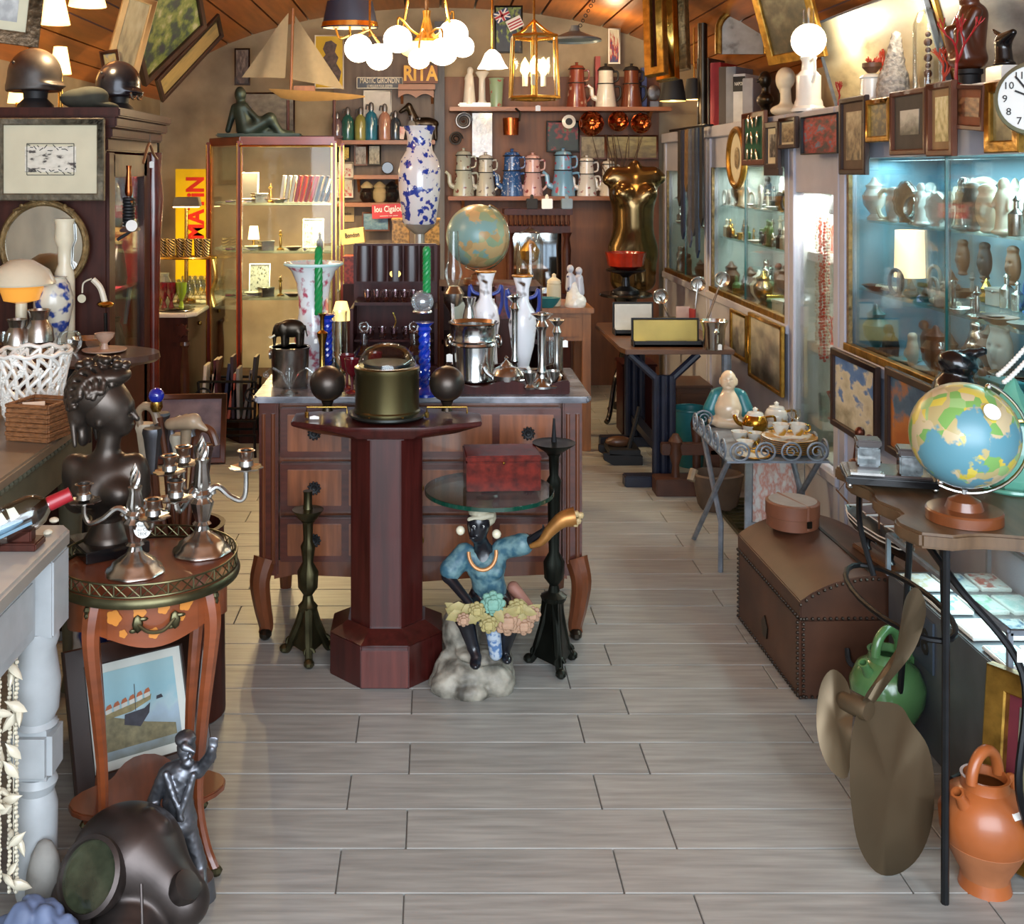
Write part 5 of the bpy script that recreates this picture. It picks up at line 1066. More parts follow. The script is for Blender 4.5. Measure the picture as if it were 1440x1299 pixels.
for i, (px, y0, y1, r0, r1, lab, Yd) in enumerate(((76, 34, -14, 22, 12, 'lit amber glass lampshade at the top left beside the ornate frame', 4.6), (123, 9, -30, 26, 16, 'lit cream lampshade cut by the top edge above the pale panel', 4.9), (85, 104, 66, 15, 9, 'lit pleated lamp glowing behind the grey helmet', 4.75), (25, 145, 118, 14, 10, 'low lit lamp shade glowing beside the helmet stand', 4.8))):
    k = Yd/F; o = W(px, y0, Yd); t = thing('hanging_lamp' if i < 2 else 'table_lamp', lab, 'lamp', o if i < 2 else V((o.x, Yd, HZ))); dz = 0 if i < 2 else o.z-HZ
    LA([(r0*k, dz), (r1*k, (y0-y1)*k+dz)], 24, cap=False).b('lamp_shade', emis('amber lit glass', 'ffc878', 4.0), t)
    if i < 2: TU([(0, 0, (y0-y1)*k), (0, 0, .30)], .006, 6).b('cord', BRASS, t)
    else: LA([(.04, 0), (.03, .01), (.01, .02), (.01, (y0-y1)*k+dz)], 12).b('base', BRASS, t)
point('left_lamp_glow', W(90, 60, 4.6)+V((.15, -.2, .1)), 26, WARM)
area('dark_cabinet_fill_area', (X1-.2, 4.6, 1.69), (0, 0, 0), .1, 7, (1, .9, .8), .5)  # fill light added inside the cabinet to brighten the red velvet
point('dark_cabinet_fill_point', (X1-.12, 4.5, 1.3), 5, (1, .9, .8), .03)  # second added fill for the velvet, no real bulb here
for i, (px0, px1) in enumerate(((224, 237), (239, 252))):
    picture('wall_picture', ('pale blue picture in narrow black frame on the stone wall, nearer the cabinet', 'pale blue picture in narrow black frame on the stone wall, nearer the back')[i], 'picture', V((-2.02, 7.55+.37*i, W(0, 200, 7.7).z)), .33, .40, (0, 0, PI/2), BLACKM, print_mat('pale blue print', [(.2, '7f9a98'), (.5, 'a5b8b0'), (.8, 'b5b59a')], 3, .5, seed=2), .02)
picture('wall_picture', 'light narrow framed sheet at the near end of the left stone wall', 'picture', V((-2.02, 6.9, W(0, 195, 7.2).z)), .5, .6, (0, 0, PI/2), OLDGOLD, print_mat('sheet', [(.2, '8b8a70'), (.8, 'a5a58a')], 3, .5, seed=2), .03)
# ================================================================ marble-topped sideboard with glasses, yellow sign
SZ = .773; sx, sy0, sy1 = -1.405, 6.45, 7.65
sbd = thing('marble_sideboard', 'dark carved sideboard with white marble top covered in drinking glasses', 'sideboard', (sx, sy0, 0))
MB().prism([(-.5, -.02), (-.03, -.02), (.02, .04), (.02, 1.2), (-.5, 1.2)], SZ-.025, SZ, 'Z').b('marble_top', WHITEMARBLE, sbd, bev=.006)
BX((-.26, .6, SZ-.10), (.46, 1.16, .15)).b('frieze_drawer', DARKWOOD, sbd, bev=.004)
BX((-.27, .6, .37), (.42, 1.14, .56)).b('cabinet_body', DARKWOOD, sbd, bev=.004); BX((-.26, .6, .04), (.48, 1.18, .08)).b('plinth', DARKWOOD, sbd, bev=.006)
for x, y in ((-.055, .05), (-.44, .05), (-.055, 1.12)): LA([(.03, .08), (.035, .12), (.024, .16), (.03, .4), (.022, .56), (.034, .58), (.03, .60)], 14, (x, y, 0)).b('turned_column', mat('column brown', '4a2a1c', .3, v=.3, coat=.3), sbd)
for y in (.3, .9): MB().ball((-.02, y, SZ-.1), .014, 10).b('knob', BRASS, sbd)
LA([(0, -.02), (.035, -.02), (.04, 0)], 16, (-.06, -.0, SZ-.1), axis='Y', flute=8, fl=.15).b('rosette', DARKWOOD, sbd)
def son(px, py, z=SZ): return G(px, py, z)
STEM = [(8, 0), (8, 1), (1.3, 3), (1.3, 12), (6, 18), (8, 27), (7, 30), (6.5, 30), (6, 19)]
k6 = 6.7/F; base = None
gl_px = [(x, y) for y, xs in ((432, (236, 244, 252, 260, 267)), (427, (240, 250, 258, 266, 274, 282)), (421, (247, 256, 265, 273, 281, 289)), (415, (262, 270, 279, 287, 296))) for x in xs]
for i, (px, py) in enumerate(gl_px):
    o = son(px, py); lab = '%s stemmed crystal glass from the front among those on the marble sideboard' % NTH[i]
    if base is None: base = LA([(r*k6, z*k6) for r, z in STEM], 12).b('crystal_glass', GLASS, None, o); tag(base, lab, 'glass', 'crystal glasses on the sideboard')
    else: c = base.copy(); COL.objects.link(c); c.location = o; c['label'] = lab
t, P, o = deco(231, 428, son(231, 428).y, 'white_carafe', 'frosted glass carafe at the near left corner of the sideboard', [(0, 428), (11, 428), (12, 420), (11, 400), (6, 388), (7, 384), (5, 384)], glassmat('frosted carafe', 'e8ead8', .3, .3), 'carafe', 18, SZ)
o = son(248, 437); t = LA([(0, 0), (.05, 0), (.085, .008), (.083, .010), (.05, .003)], 28, sx=1.3).b('silver_tray', SILVER_OLD, None, o); tag(t, 'oval silver tray at the front of the marble sideboard', 'tray')
o = son(302, 412); t = LA([(0, 0), (.05, 0), (.085, .008), (.083, .010), (.05, .003)], 28).b('silver_tray', SILVER_OLD, None, o); tag(t, 'round silver tray at the back of the marble sideboard', 'tray')
o = son(303, 408); t = LA([(0, 0), (.03, 0), (.055, .03), (.07, .085), (.065, .085), (.045, .03)], 24, flute=9, fl=.05).b('crystal_bowl', GLASS, None, o+V((0, 0, .012))); tag(t, 'fluted crystal bowl on the rear silver tray', 'bowl')
# two tier brass stand
yt = 6.75; o = W(262, 0, yt); o.z = SZ; k = yt/F; zz = W(0, 362, yt).z-SZ
et = thing('two_tier_stand', 'brass and wood two tier stand with striped tumblers at the rear of the sideboard', 'stand', o)
LA([(0, zz-.008), (42*k, zz-.008), (43*k, zz), (0, zz)], 36, sx=1, sy=.4).b('upper_tier', mat('tier wood', '4a2c18', .3, coat=.3), et); TU([(43*k*cos(a), 43*k*.4*sin(a), zz) for a in [2*PI*i/36 for i in range(36)]], 2*k, 6, True).b('brass_rim', GOLD, et)
for a in (.3, 2.84, 3.44, 5.98): TU(spline([(40*k*cos(a), 16*k*sin(a), zz), (44*k*cos(a), 17*k*sin(a), zz*.6), (38*k*cos(a), 16*k*sin(a), zz*.3), (42*k*cos(a), 17*k*sin(a), .002)], 5), 2*k, 6).b('leg', GOLD, et)
GOLDGL = mat('striped gilt tumbler', '2a1c10', .25, .5, tex='wave', sc_=25, col2='d6b878', rot=.8)
tb = None
for i, x in enumerate((-34, -22, -10, 3, 16, 28)):
    oo = o+V((x*k, (-4 if i % 2 else 4)*k, zz+.001)); lab = '%s gilt striped tumbler from the left on the upper brass tier' % NTH[i]
    if tb is None: tb = LA([(5*k, 0), (6.5*k, 26*k), (6*k, 26*k), (4.6*k, 2*k)], 16).b('striped_tumbler', GOLDGL, None, oo); tag(tb, lab, 'tumbler', 'striped tumblers on the brass tier')
    else: c = tb.copy(); COL.objects.link(c); c.location = oo; c['label'] = lab
for i, (x, mm, lab) in enumerate(((-26, REDGLASS, 'small red liqueur glass under the upper brass tier'), (-2, mat('green glass', '7f9a2a', .15, coat=.5), 'green glass tumbler under the upper brass tier'), (-16, REDGLASS, 'second red liqueur glass under the upper brass tier'))):
    t = LA([(5*k, 0), (4*k, 2*k), (2*k, 10*k), (7*k, 22*k), (8*k, 36*k), (7*k, 36*k), (6*k, 22*k)], 16).b('colour_glass', mm, None, o+V((x*k, -22*k, .001))); tag(t, lab, 'glass')
o = W(262, 0, 6.95); o.z = SZ; k = 6.95/F; zz = W(0, 290, 6.95).z-SZ
t = thing('picture_lamp', 'small lit metal reading lamp with rectangular shade over the sideboard', 'lamp', o); LA([(14*k, 0), (13*k, 4*k), (3*k, 7*k), (2.5*k, zz+6*k)], 16).b('stem', BRASS, t)
MB().prism([(-18*k, zz), (20*k, zz), (17*k, zz+13*k), (-15*k, zz+13*k)], -.05, .05).b('shade', mat('tin shade', '6a6458', .4, .6), t, bev=.003); BX((0, 0, zz-.004), (34*k, .07, .006)).b('bulb_tube', emis('warm tube', 'ffd28a', 9), t)
yb = 7.70; k = yb/F
ys_ = thing('yellow_sign', 'tall yellow enamel sign with vertical red lettering behind the sideboard', 'sign', V((W(272, 0, yb).x, yb, .002)), 0)
zh = W(0, 238, yb).z
BX((0, 0, zh/2), (48*k*1.05, .012, zh)).b('panel', mat('yellow enamel', 'd9b80a', .3, v=.06), ys_, bev=.003)
text('lettering', 'MATiN', mat('red enamel', 'bf2414', .35), ys_, (4*k, -.008, zh-55*k), 34*k, (PI/2, -PI/2, 0), .0015, sx=.86, bold=.035)
# ================================================================ seascape leaning, iron magazine rack
quad_picture('leaning_seascape', 'grey purple seascape in reddish wood frame leaning on the floor by the canes', 'painting', (V((W(205, 643, 6.02).x, 6.02, .002)), V((W(317, 640, 6.06).x, 6.06, .002)), V((W(205, 553, 6.14).x, 6.14, .36))), BROWNFRAME, print_mat('grey purple sea', [(.1, '2c2a3c'), (.4, '4a4658'), (.55, '6d6878'), (.75, '8a8492'), (.9, '6a6674')], 3, .5, seed=6), .03)
o = V((W(323, 0, 6.28).x, 6.28, 0)); k = 6.28/F
mr_ = thing('magazine_rack', 'black wrought iron magazine rack filled with books', 'rack', o); m = MB()
for s in (-1, 1):
    m.tube([(s*40*k, -.10, 0), (s*37*k, -.06, .16), (s*40*k, -.08, .42)], .008, 6).tube([(s*40*k, .12, 0), (s*37*k, .06, .16), (s*40*k, .09, .42)], .008, 6)
for z in (.12, .2, .27, .42):
    for y in (-.075, .075): m.tube([(-40*k, y, z), (40*k, y, z)], .008, 6)
for i in range(9): m.tube([(-38*k+i*9.5*k, -.07, .2), (-38*k+i*9.5*k, .07, .2)], .006, 6)
m.b('iron_frame', IRON, mr_)
for s in (-1, 1): TU(spiral((s*34*k, -.08, .34), .05, .01, 0, 500, 24), .006, 6).b('scroll', IRON, mr_)
BK = [('d9d3c2', 'cream'), ('5a3a28', 'brown'), ('c8bfa8', 'pale grey'), ('4a1420', 'dark red'), ('1d2a4a', 'navy'), ('c2604a', 'coral red'), ('33202a', 'plum'), ('8a8a86', 'grey'), ('6f6a66', 'dark grey'), ('2c2c30', 'black'), ('a88a5a', 'tan')]
for i, (c, nm) in enumerate(BK):
    x = -36*k+i*7.2*k; h = .30+.05*sin(i*2.3)
    t = thing('book', '%s book standing in the iron magazine rack' % nm, 'book', o+V((x, 0, .208)), (0, .12*sin(i*1.7)+.06, 0), 'books in the magazine rack')
    BX((0, 0, h/2), (.017, .115, h)).b('cover', mat('book '+nm, c, .6), t, bev=.002, seg=1); BX((0, .003, h/2+.002), (.012, .108, h-.002)).b('pages', MOUNT, t, smooth=False)
# ================================================================ RIGHT: painted display cabinets built into the wall
XR = 1.70; SILL = .865; TOPZ = 1.65
def wall_case(name, lab, y0, y1, glow, shelves, ztop=TOPZ, door=False, depth=.38, zb=SILL):
    t = thing(name, lab, 'display cabinet', (XR, y0, 0)); L = y1-y0
    bx = lambda nm, x, y, z, mm, par=t, bev=0: BX(((x[0]+x[1])/2, (y[0]+y[1])/2, (z[0]+z[1])/2), (x[1]-x[0], y[1]-y[0], z[1]-z[0])).build(nm, mm, par, bev=bev, seg=1)
    bx('base_panel', (0, .03), (0, L), (0, zb-.03), LILAC); bx('sill', (-.025, .05), (0, L), (zb-.045, zb), LILAC, bev=.005); bx('cabinet_floor', (.03, depth), (0, L), (zb-.03, zb), glow)
    bx('frieze', (0, .05), (0, L), (ztop, 1.80), LILAC); bx('cornice', (-.03, depth), (0, L), (1.80, 1.87), LILAC, bev=.006); bx('back_board', (depth, depth+.02), (0, L), (0, 1.85), glow); bx('soffit', (.05, depth), (0, L), (ztop, ztop+.03), glow)
    for y in (0, L-.06): bx('stile', (-.012, .04), (y, y+.06), (0, 1.80), LILAC, bev=.004); bx('side_board', (.04, depth), (y+.02, y+.04), (zb, ztop), glow)
    if not door:
        for y in (.06, L-.085): bx('brass_edge', (-.004, .012), (y, y+.025), (zb, ztop), OLDGOLD)
        bx('brass_rail', (-.018, .012), (.06, L-.06), (zb, zb+.03), GILT, bev=.002)
    n = 1 if door else max(2, round(L/.93)); w = (L-.12)/n
    for i in range(n): bx('glass_pane', (.001+.012*(i % 2), .006+.012*(i % 2)), (.06+w*i, .06+w*(i+1)+.02*(i < n-1)), (zb+.02, ztop), PANE)
    for i in range(1, n): bx('pane_edge', (.0, .008), (.06+w*i, .066+w*i), (zb+.02, ztop), mat('dark green pane edge', '1f5a58', .1, coat=.6))
    for z in shelves: bx('glass_shelf', (.05, depth-.01), (.05, L-.05), (z-.008, z), SHELFGLASS)
    return t
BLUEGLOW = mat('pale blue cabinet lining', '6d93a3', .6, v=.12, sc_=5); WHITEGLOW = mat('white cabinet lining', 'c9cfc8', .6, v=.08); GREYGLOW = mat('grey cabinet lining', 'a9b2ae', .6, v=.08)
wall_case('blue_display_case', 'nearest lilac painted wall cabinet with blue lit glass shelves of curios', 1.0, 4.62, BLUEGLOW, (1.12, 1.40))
wall_case('narrow_display_case', 'tall narrow white cabinet with coral necklaces between the two glazed wall cabinets', 4.63, 5.27, WHITEGLOW, (), 1.50, True, zb=.32)
wall_case('grey_display_case', 'middle wall cabinet of glass shelves packed with white ornaments', 5.28, 6.85, GREYGLOW, (1.20, 1.39), 1.62)
wall_case('far_display_case', 'farthest wall cabinet of the row with white frame and blue base', 6.87, 8.15, WHITEGLOW, (1.22, 1.40), 1.60)
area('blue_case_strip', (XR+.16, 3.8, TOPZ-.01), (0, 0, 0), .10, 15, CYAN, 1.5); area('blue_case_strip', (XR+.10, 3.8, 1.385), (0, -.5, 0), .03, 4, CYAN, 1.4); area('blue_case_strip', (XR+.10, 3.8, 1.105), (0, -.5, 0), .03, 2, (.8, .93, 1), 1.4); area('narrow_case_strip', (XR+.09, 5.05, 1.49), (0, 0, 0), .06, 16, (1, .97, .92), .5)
area('grey_case_strip', (XR+.2, 6.05, 1.61), (0, 0, 0), .1, 16, (.93, 1, .95), 1.4); area('grey_case_strip', (XR+.10, 6.05, 1.37), (0, -.5, 0), .03, 5, (.93, 1, .95), 1.3); area('grey_case_strip', (XR+.10, 6.05, 1.185), (0, -.5, 0), .03, 5, (.93, 1, .95), 1.3); area('far_case_strip', (XR+.2, 7.5, 1.59), (0, 0, 0), .1, 6, (.95, 1, .97), 1.1)
# ---- curios: a small family of shapes, each copied as a thing of its own
CM = {'ivory': IVORY, 'white': WHITEP, 'black': BLACKM, 'brown': mat('curio brown', '5b3a26', .5, v=.3), 'silver': SILVER_OLD, 'green': mat('curio green', '4f6a3a', .3, v=.3), 'blue': mat('curio blue', '3a5f93', .3, v=.2), 'red': mat('curio red', '93282a', .35, v=.2), 'brass': BRASS, 'grey': STONEGREY, 'amber': mat('curio amber', 'b8741e', .25, v=.3), 'teal': TEAL}
def lth(pr, seg=12, **kw): return lambda nm: LA(pr, seg, **kw).build(nm, IVORY)
def pr_urn(nm): return LA([(.02, 0), (.022, .01), (.010, .02), (.032, .05), (.036, .08), (.022, .10), (.026, .112), (.012, .122), (.006, .135), (0, .14)], 14).build(nm, IVORY)
def pr_fig(nm): return sculpt(nm, [('c', (0, 0, .015), (0, 0, .06), .022, .016, .01), ('c', (0, 0, .06), (0, 0, .095), .017, .02, .008), ('e', (0, 0, .125), (.014, .014, .017), None, .005), ('c', (.018, 0, .095), (.026, -.012, .06), .007, .005, .003), ('c', (-.018, 0, .095), (-.02, -.016, .07), .007, .005, .003), ('e', (0, 0, .006), (.03, .03, .008))], IVORY, res=34)
def pr_animal(nm): return sculpt(nm, [('e', (0, 0, .045), (.036, .018, .02)), ('e', (-.036, 0, .07), (.016, .012, .014), None, .008), ('c', (.03, 0, .05), (.05, 0, .075), .005, .003, .003)]+[('c', (x, y, .04), (x, y, .006), .008, .006, .004) for x in (-.02, .022) for y in (-.009, .009)], IVORY, res=34)
def pr_box(nm): return BX((0, 0, .02), (.07, .05, .04)).box((0, 0, .045), (.074, .054, .01)).ball((0, -.028, .04), .004, 6).build(nm, IVORY, bev=.003, seg=1)
def pr_ring(nm): return TU([(.04*cos(a), 0, .048+.042*sin(a)) for a in [2*PI*i/20 for i in range(20)]], .007, 7, True).lathe([(.02, 0), (.02, .004), (.006, .008)], 12).build(nm, IVORY)
def pr_bottle(nm): return LA([(.016, 0), (.018, .004), (.018, .05), (.006, .062), (.006, .078), (.009, .082), (.006, .086), (0, .095)], 12).build(nm, IVORY)
def pr_dish(nm): return LA([(.02, 0), (.024, .003), (.05, .02), (.048, .021), (.02, .006), (0, .005)], 20).build(nm, IVORY)
def pr_shell(nm): return LA([(0, 0), (.02, .006), (.028, .022), (.022, .034), (.016, .036), (.02, .046), (.012, .056), (.008, .066), (0, .08)], 12, flute=5, fl=.12).build(nm, IVORY)
def pr_mask(nm): return sculpt(nm, [('e', (0, 0, .06), (.034, .02, .055)), ('e', (0, -.018, .055), (.007, .01, .016), None, .004), ('-e', (-.014, -.02, .07), (.008, .008, .006), None, .002), ('-e', (.014, -.02, .07), (.008, .008, .006), None, .002), ('-e', (0, -.02, .03), (.012, .008, .005), None, .002), ('e', (0, 0, .112), (.026, .016, .014), None, .006), ('e', (0, 0, .006), (.02, .016, .008), None, .004)], IVORY, res=36)
def pr_stick(nm): return LA([(.022, 0), (.02, .006), (.006, .014), (.009, .04), (.005, .07), (.013, .08), (.006, .084), (.006, .10), (0, .10)], 12).build(nm, IVORY)
def pr_knife(nm): return TU([(-.07, 0, .008), (-.02, 0, .009)], [.008, .007], 8).box((.03, 0, .006), (.10, .014, .003)).build(nm, IVORY)
def pr_plaque(nm): return LA([(.045, 0), (.05, .004), (.042, .008), (0, .006)], 24, (0, 0, .056), sx=.75, axis='Y').lathe([(.045, -.006), (.048, .0), (.045, .006)], 24, (0, 0, .056), sx=.75, axis='Y', flute=14, fl=.08).box((0, .012, .012), (.03, .03, .02)).build(nm, IVORY)
FAM_ = [('urn', pr_urn, 'vase'), ('figurine', pr_fig, 'figurine'), ('animal_figure', pr_animal, 'figurine'), ('trinket_box', pr_box, 'box'), ('ring_ornament', pr_ring, 'ornament'), ('scent_bottle', pr_bottle, 'bottle'), ('dish', pr_dish, 'dish'), ('shell', pr_shell, 'shell'), ('carved_mask', pr_mask, 'mask'), ('small_candlestick', pr_stick, 'candlestick'), ('knife', pr_knife, 'knife'), ('oval_plaque', pr_plaque, 'plaque')]
PROTO = {}; SEEN = {}
def curio(kind, mk, loc, s=1.0, rz=0.0, where='', sz=None):
    nm, fn, cat = FAM_[kind]
    if kind not in PROTO: o = PROTO[kind] = fn(nm)
    else: o = PROTO[kind].copy(); COL.objects.link(o)
    o.location = loc; o.rotation_euler = (0, 0, rz); o.scale = sz or (s, s, s)
    for sl in o.material_slots: sl.link = 'OBJECT'; sl.material = CM[mk]
    key = (nm, mk, where); i = SEEN[key] = SEEN.get(key, 0)+1
    tag(o, '%s %s %s from the left %s' % (NTH[min(i-1, 23)], mk, nm.replace('_', ' '), where), cat); return o
def fill(y0, y1, z, where, kinds, cols, n, seed, x0=XR+.07, x1=XR+.30, smin=.7, smax=1.2, rows=2):
    rr = random.Random(seed); per = max(1, n//rows)
    for r in range(rows):
        x = x0+(x1-x0)*(r/(max(1, rows-1)) if rows > 1 else .5)
        for i in range(per):
            y = y1-(y1-y0)*(i+.5+rr.uniform(-.18, .18))/per; s = rr.uniform(smin, smax)
            if r == rows-1 and rows > 1: s *= 1.25
            kd = rr.choice(kinds); s = min(s, (.175 if z > 1.3 else .15 if z > 1.1 else .20)/(.14, .14, .085, .05, .095, .095, .06, .08, .125, .1, .08, .115)[kd])
            curio(kd, rr.choice(cols), (x+rr.uniform(-.01, .01), y, z+.0015), s, rr.uniform(-.5, .5)-PI/2, where+(', front row' if r == 0 and rows > 1 else ', back row' if rows > 1 else ''))
B = 'of blue-lit case'
fill(3.15, 4.5, 1.40, 'on top shelf '+B, (0, 1, 4, 8, 11, 2, 5), ('white', 'ivory', 'ivory', 'silver', 'grey', 'white'), 30, 2, smin=1.0, smax=1.55)
fill(3.15, 4.5, 1.12, 'on middle shelf '+B, (3, 5, 6, 10, 4, 7, 9), ('brown', 'silver', 'blue', 'ivory', 'brass', 'grey', 'black', 'brown', 'black'), 40, 3, smin=.7, smax=1.15)
fill(3.15, 4.5, SILL, 'on floor '+B, (7, 6, 3, 2, 8, 0), ('brown', 'grey', 'silver', 'ivory', 'black', 'brown', 'teal'), 30, 5, smin=1.0, smax=1.7)
Gc = 'of middle wall case'
fill(5.4, 6.75, 1.39, 'on top shelf '+Gc, (0, 1, 6, 9, 11, 4), ('white', 'white', 'ivory', 'silver', 'brass', 'black'), 30, 7, smin=.9, smax=1.5)
fill(5.4, 6.75, 1.20, 'on middle shelf '+Gc, (3, 5, 2, 6, 9, 1), ('silver', 'ivory', 'brown', 'brass', 'green', 'black'), 34, 8)
fill(5.4, 6.75, SILL, 'on floor '+Gc, (0, 3, 6, 7, 1, 5), ('silver', 'white', 'brown', 'green', 'brass', 'red'), 28, 9, smin=1.0, smax=1.8)
Fc = 'of farthest wall case'
for z, w_ in ((1.40, 'top'), (1.22, 'middle'), (SILL, 'lowest')): fill(6.98, 8.05, z, 'on %s level %s' % (w_, Fc), (0, 1, 5, 6, 9), ('white', 'silver', 'blue', 'brown', 'ivory'), 14, int(z*10), smin=.9, smax=1.4)
# things hung on the case back: knives, cross, mask, horn
bxk = XR+.366
for i, (y, z, hk, lab, mm) in enumerate(((3.36, 1.27, .17, 'ivory cross hanging on the back of the blue-lit case', IVORY),)):
    t = thing('hanging_cross', lab, 'cross', (bxk, y, z)); BX((0, 0, 0), (.012, .026, hk)).b('upright', mm, t, bev=.003); BX((0, 0, hk*.22), (.012, .085, .022)).b('crossbar', mm, t, bev=.003); MB().ring(.014, .004, (0, 0, hk*.5+.012), 14, (1, 0, 0)).b('ring', mm, t)
for i in range(5):
    y = 3.52+.045*i; t = thing('hanging_dagger', '%s thin dagger from the right hanging on the back of the blue-lit case' % NTH[i], 'dagger', (bxk, y, 1.19)); TU([(0, 0, 0), (0, .012*(i-2), .09)], [.002, .008], 6).b('blade', SILVER_OLD, t); TU([(0, .012*(i-2), .09), (0, .016*(i-2), .15)], .008, 8).b('hilt', CM['brown'], t)
for i, (y, c, lab) in enumerate(((3.88, 'brown', 'brown carved mask hanging in the blue-lit case behind the daggers'), (4.08, 'black', 'dark horned mask hanging in the blue-lit case'), (4.25, 'brown', 'brown wooden pistol stock hung at the left of the blue-lit case'))):
    o = curio(8, c, (bxk-.04, y, 1.20), 1.1, -PI/2, 'x'); o['label'] = lab
for i, (y, z, c, lab) in enumerate(((3.9, 1.125, 'ivory', 'curved ivory tusk lying on the middle shelf of the blue-lit case'), (4.38, 1.125, 'ivory', 'pale straight tusk at the left end of the middle shelf in the blue-lit case'))):
    t = TU(spline([(.0, -.10, .014), (-.03, -.03, .014), (-.03, .05, .014), (.01, .11, .014)], 6), [.013-.0005*j for j in range(19)], 8).b('tusk', CM[c], None, (XR+.1, y, z)); tag(t, lab, 'tusk')
# lampshade reflected/standing at left end of the blue case
t = thing('cabinet_lamp', 'lit cylindrical cream lamp at the left end inside the blue-lit case', 'lamp', (XR+.17, 4.36, 1.121)); LA([(.025, 0), (.02, .01), (.008, .02), (.008, .07)], 14).b('base', BRASS, t); LA([(.058, .06), (.054, .245)], 24, cap=False).b('lamp_shade', emis('cream lit shade', 'ffdca8', 2.6), t)
# sunburst crystal on the top shelf
t = thing('sunburst_ornament', 'white crystal sunburst ornament with rays on the top shelf of the blue-lit case', 'ornament', (XR+.26, 3.58, 1.402)); m = MB()
for i in range(13): a = PI*i/12-.0; m.tube([(0, .02*cos(a), .11+.02*sin(a)), (0, .12*cos(a), .11+.10*sin(a))], [.007, .003], 6)
m.b('rays', WHITEP, t); MB().ball((0, 0, .10), .035, 14, (.5, 1, 1)).box((0, 0, .03), (.03, .03, .06)).b('centre', WHITEP, t)
# coral in the narrow cabinet
for i in range(7):
    y = 4.97+.024*i; rr = random.Random(i); t = thing('coral_necklace', '%s coral bead string from the right in the narrow white cabinet' % NTH[i], 'necklace', (XR+.065+.01*(i % 2), y, .78)); m = MB()
    for j in range(44): m.ball((rr.uniform(-.004, .004), rr.uniform(-.004, .004), j*.0145-.02*(i % 3)), .0072, 6)
    m.b('beads', IVORY if i % 3 == 0 else CORAL, t)['kind'] = 'stuff'
def coral(name, lab, loc, s, mm, seed, flat=.4, cat='coral', hgt=1.0, th=.032):
    rr = random.Random(seed); m = MB()
    def br(p, d, L, r, n):
        q = p+d*L; mid = (p+q)/2+V((rr.uniform(-.1, .1), rr.uniform(-.1, .1), 0))*L; m.tube([p, mid, q], [r, r*.9, r*.75], 6)
        if n == 0: m.ball(q, r*.85, 6); return
        for _ in range(rr.choice((2, 2, 3))):
            a = rr.uniform(-.8, .8); b = rr.uniform(-.8, .8)*flat; dd = (d+V((b, a, .25*hgt)).lerp(V((b, a, 0)), .4)).normalized(); br(q, dd, L*.74, r*.74, n-1)
    br(V((0, 0, 0)), V((0, 0, 1)), .28*s, th*s, 4); m.lathe([(.12*s, 0), (.10*s, .03*s), (.03*s, .06*s)], 10)
    t = m.build(name, mm, None, loc); return tag(t, lab, cat)
for nm, z in (('upper', 1.22), ('middle', .80), ('lower', .46)):
    t = thing('glass_tier', '%s white lit display step inside the narrow white cabinet' % nm, 'display step', (XR+.17, 5.13, z)); BX((0, 0, -.02), (.22, .20, .04)).b('slab', WHITEP, t, bev=.003)
    coral('coral_branch', '%s orange red coral branch in the narrow white cabinet' % nm, (XR+.13, 5.10, z+.001), .16, CORAL, len(nm))
t = thing('glass_vase', 'clear glass vase of coral sprigs low in the narrow white cabinet', 'vase', (XR+.10, 5.06, .461)); LA([(.04, 0), (.045, .12), (.04, .12), (.036, .01)], 18).b('vessel', GLASS, t)
t = thing('cabinet_lamp', 'black spotlight cone at the top of the narrow white cabinet', 'lamp', (XR+.16, 5.1, 1.40)); LA([(.045, 0), (.03, .09), (.0, .095)], 18).b('cone', BLACKM, t); LA([(0, .002), (.04, .001)], 18).b('bulb', emis('white bulb', 'fff3dd', 12), t)
# ---- row of pictures hung along the cornice, seen facing the aisle
def hung(name, lab, x0, y0, x1, y1, fm_, pm_, fw=.02, mount=0.0, X=XR-.055, tilt=0.0, cat='picture', mm=None):
    """picture on the cabinet wall plane X between photo columns x0<x1"""
    Ya, Yb_ = X*F/(x1-CX), X*F/(x0-CX); Yc_ = (Ya+Yb_)/2; w = Yb_-Ya; zc = W(0, (y0+y1)/2, Yc_).z; h = (y1-y0)*Yc_/F*.96
    return picture(name, lab, cat, (X, Yc_, zc), w, h, (0, tilt, -PI/2), fm_, pm_, fw, mount, None, .018, mm)
SEP = print_mat('sepia photo', [(.2, '3a2f22'), (.5, '8b7a5c'), (.8, 'b5a684')], 5, .3, seed=3); BROWNMOUNT = mat('brown mount card', '5d4a3a', .8); TANM = mat('tan mount card', '9b7c55', .8)
hung('hung_picture', 'dark framed sepia photograph hanging lowest at the corner of the blue-lit case', 1185, 134, 1222, 248, DARKFRAME, SEP, .022, .035, mm=BROWNMOUNT)
hung('hung_picture', 'small gold framed dark painting of figures above the blue-lit case', 1223, 137, 1256, 201, GILT, print_mat('dark figures', [(.2, '1c1a1c'), (.5, '4a4030'), (.7, '8b7a4a')], 6, .3, seed=8), .022)
hung('hung_picture', 'brown framed grey seascape print in wide dark mount above the blue-lit case', 1257, 124, 1308, 220, BROWNFRAME, print_mat('grey hill', [(.2, '3a3a38'), (.45, '7a7a74'), (.7, 'b5b4ac')], 3, .6, seed=2), .02, .05, mm=mat('dark grey mount', '4c463f', .8))
hung('hung_picture', 'tall narrow brown framed picture in tan mount above the blue-lit case', 1309, 113, 1346, 222, BROWNFRAME, print_mat('yellow map', [(.2, '8a7a3a'), (.5, 'c2b47a'), (.8, 'd5caa0')], 5, .2, seed=4), .022, .025, mm=TANM, X=XR-.075)
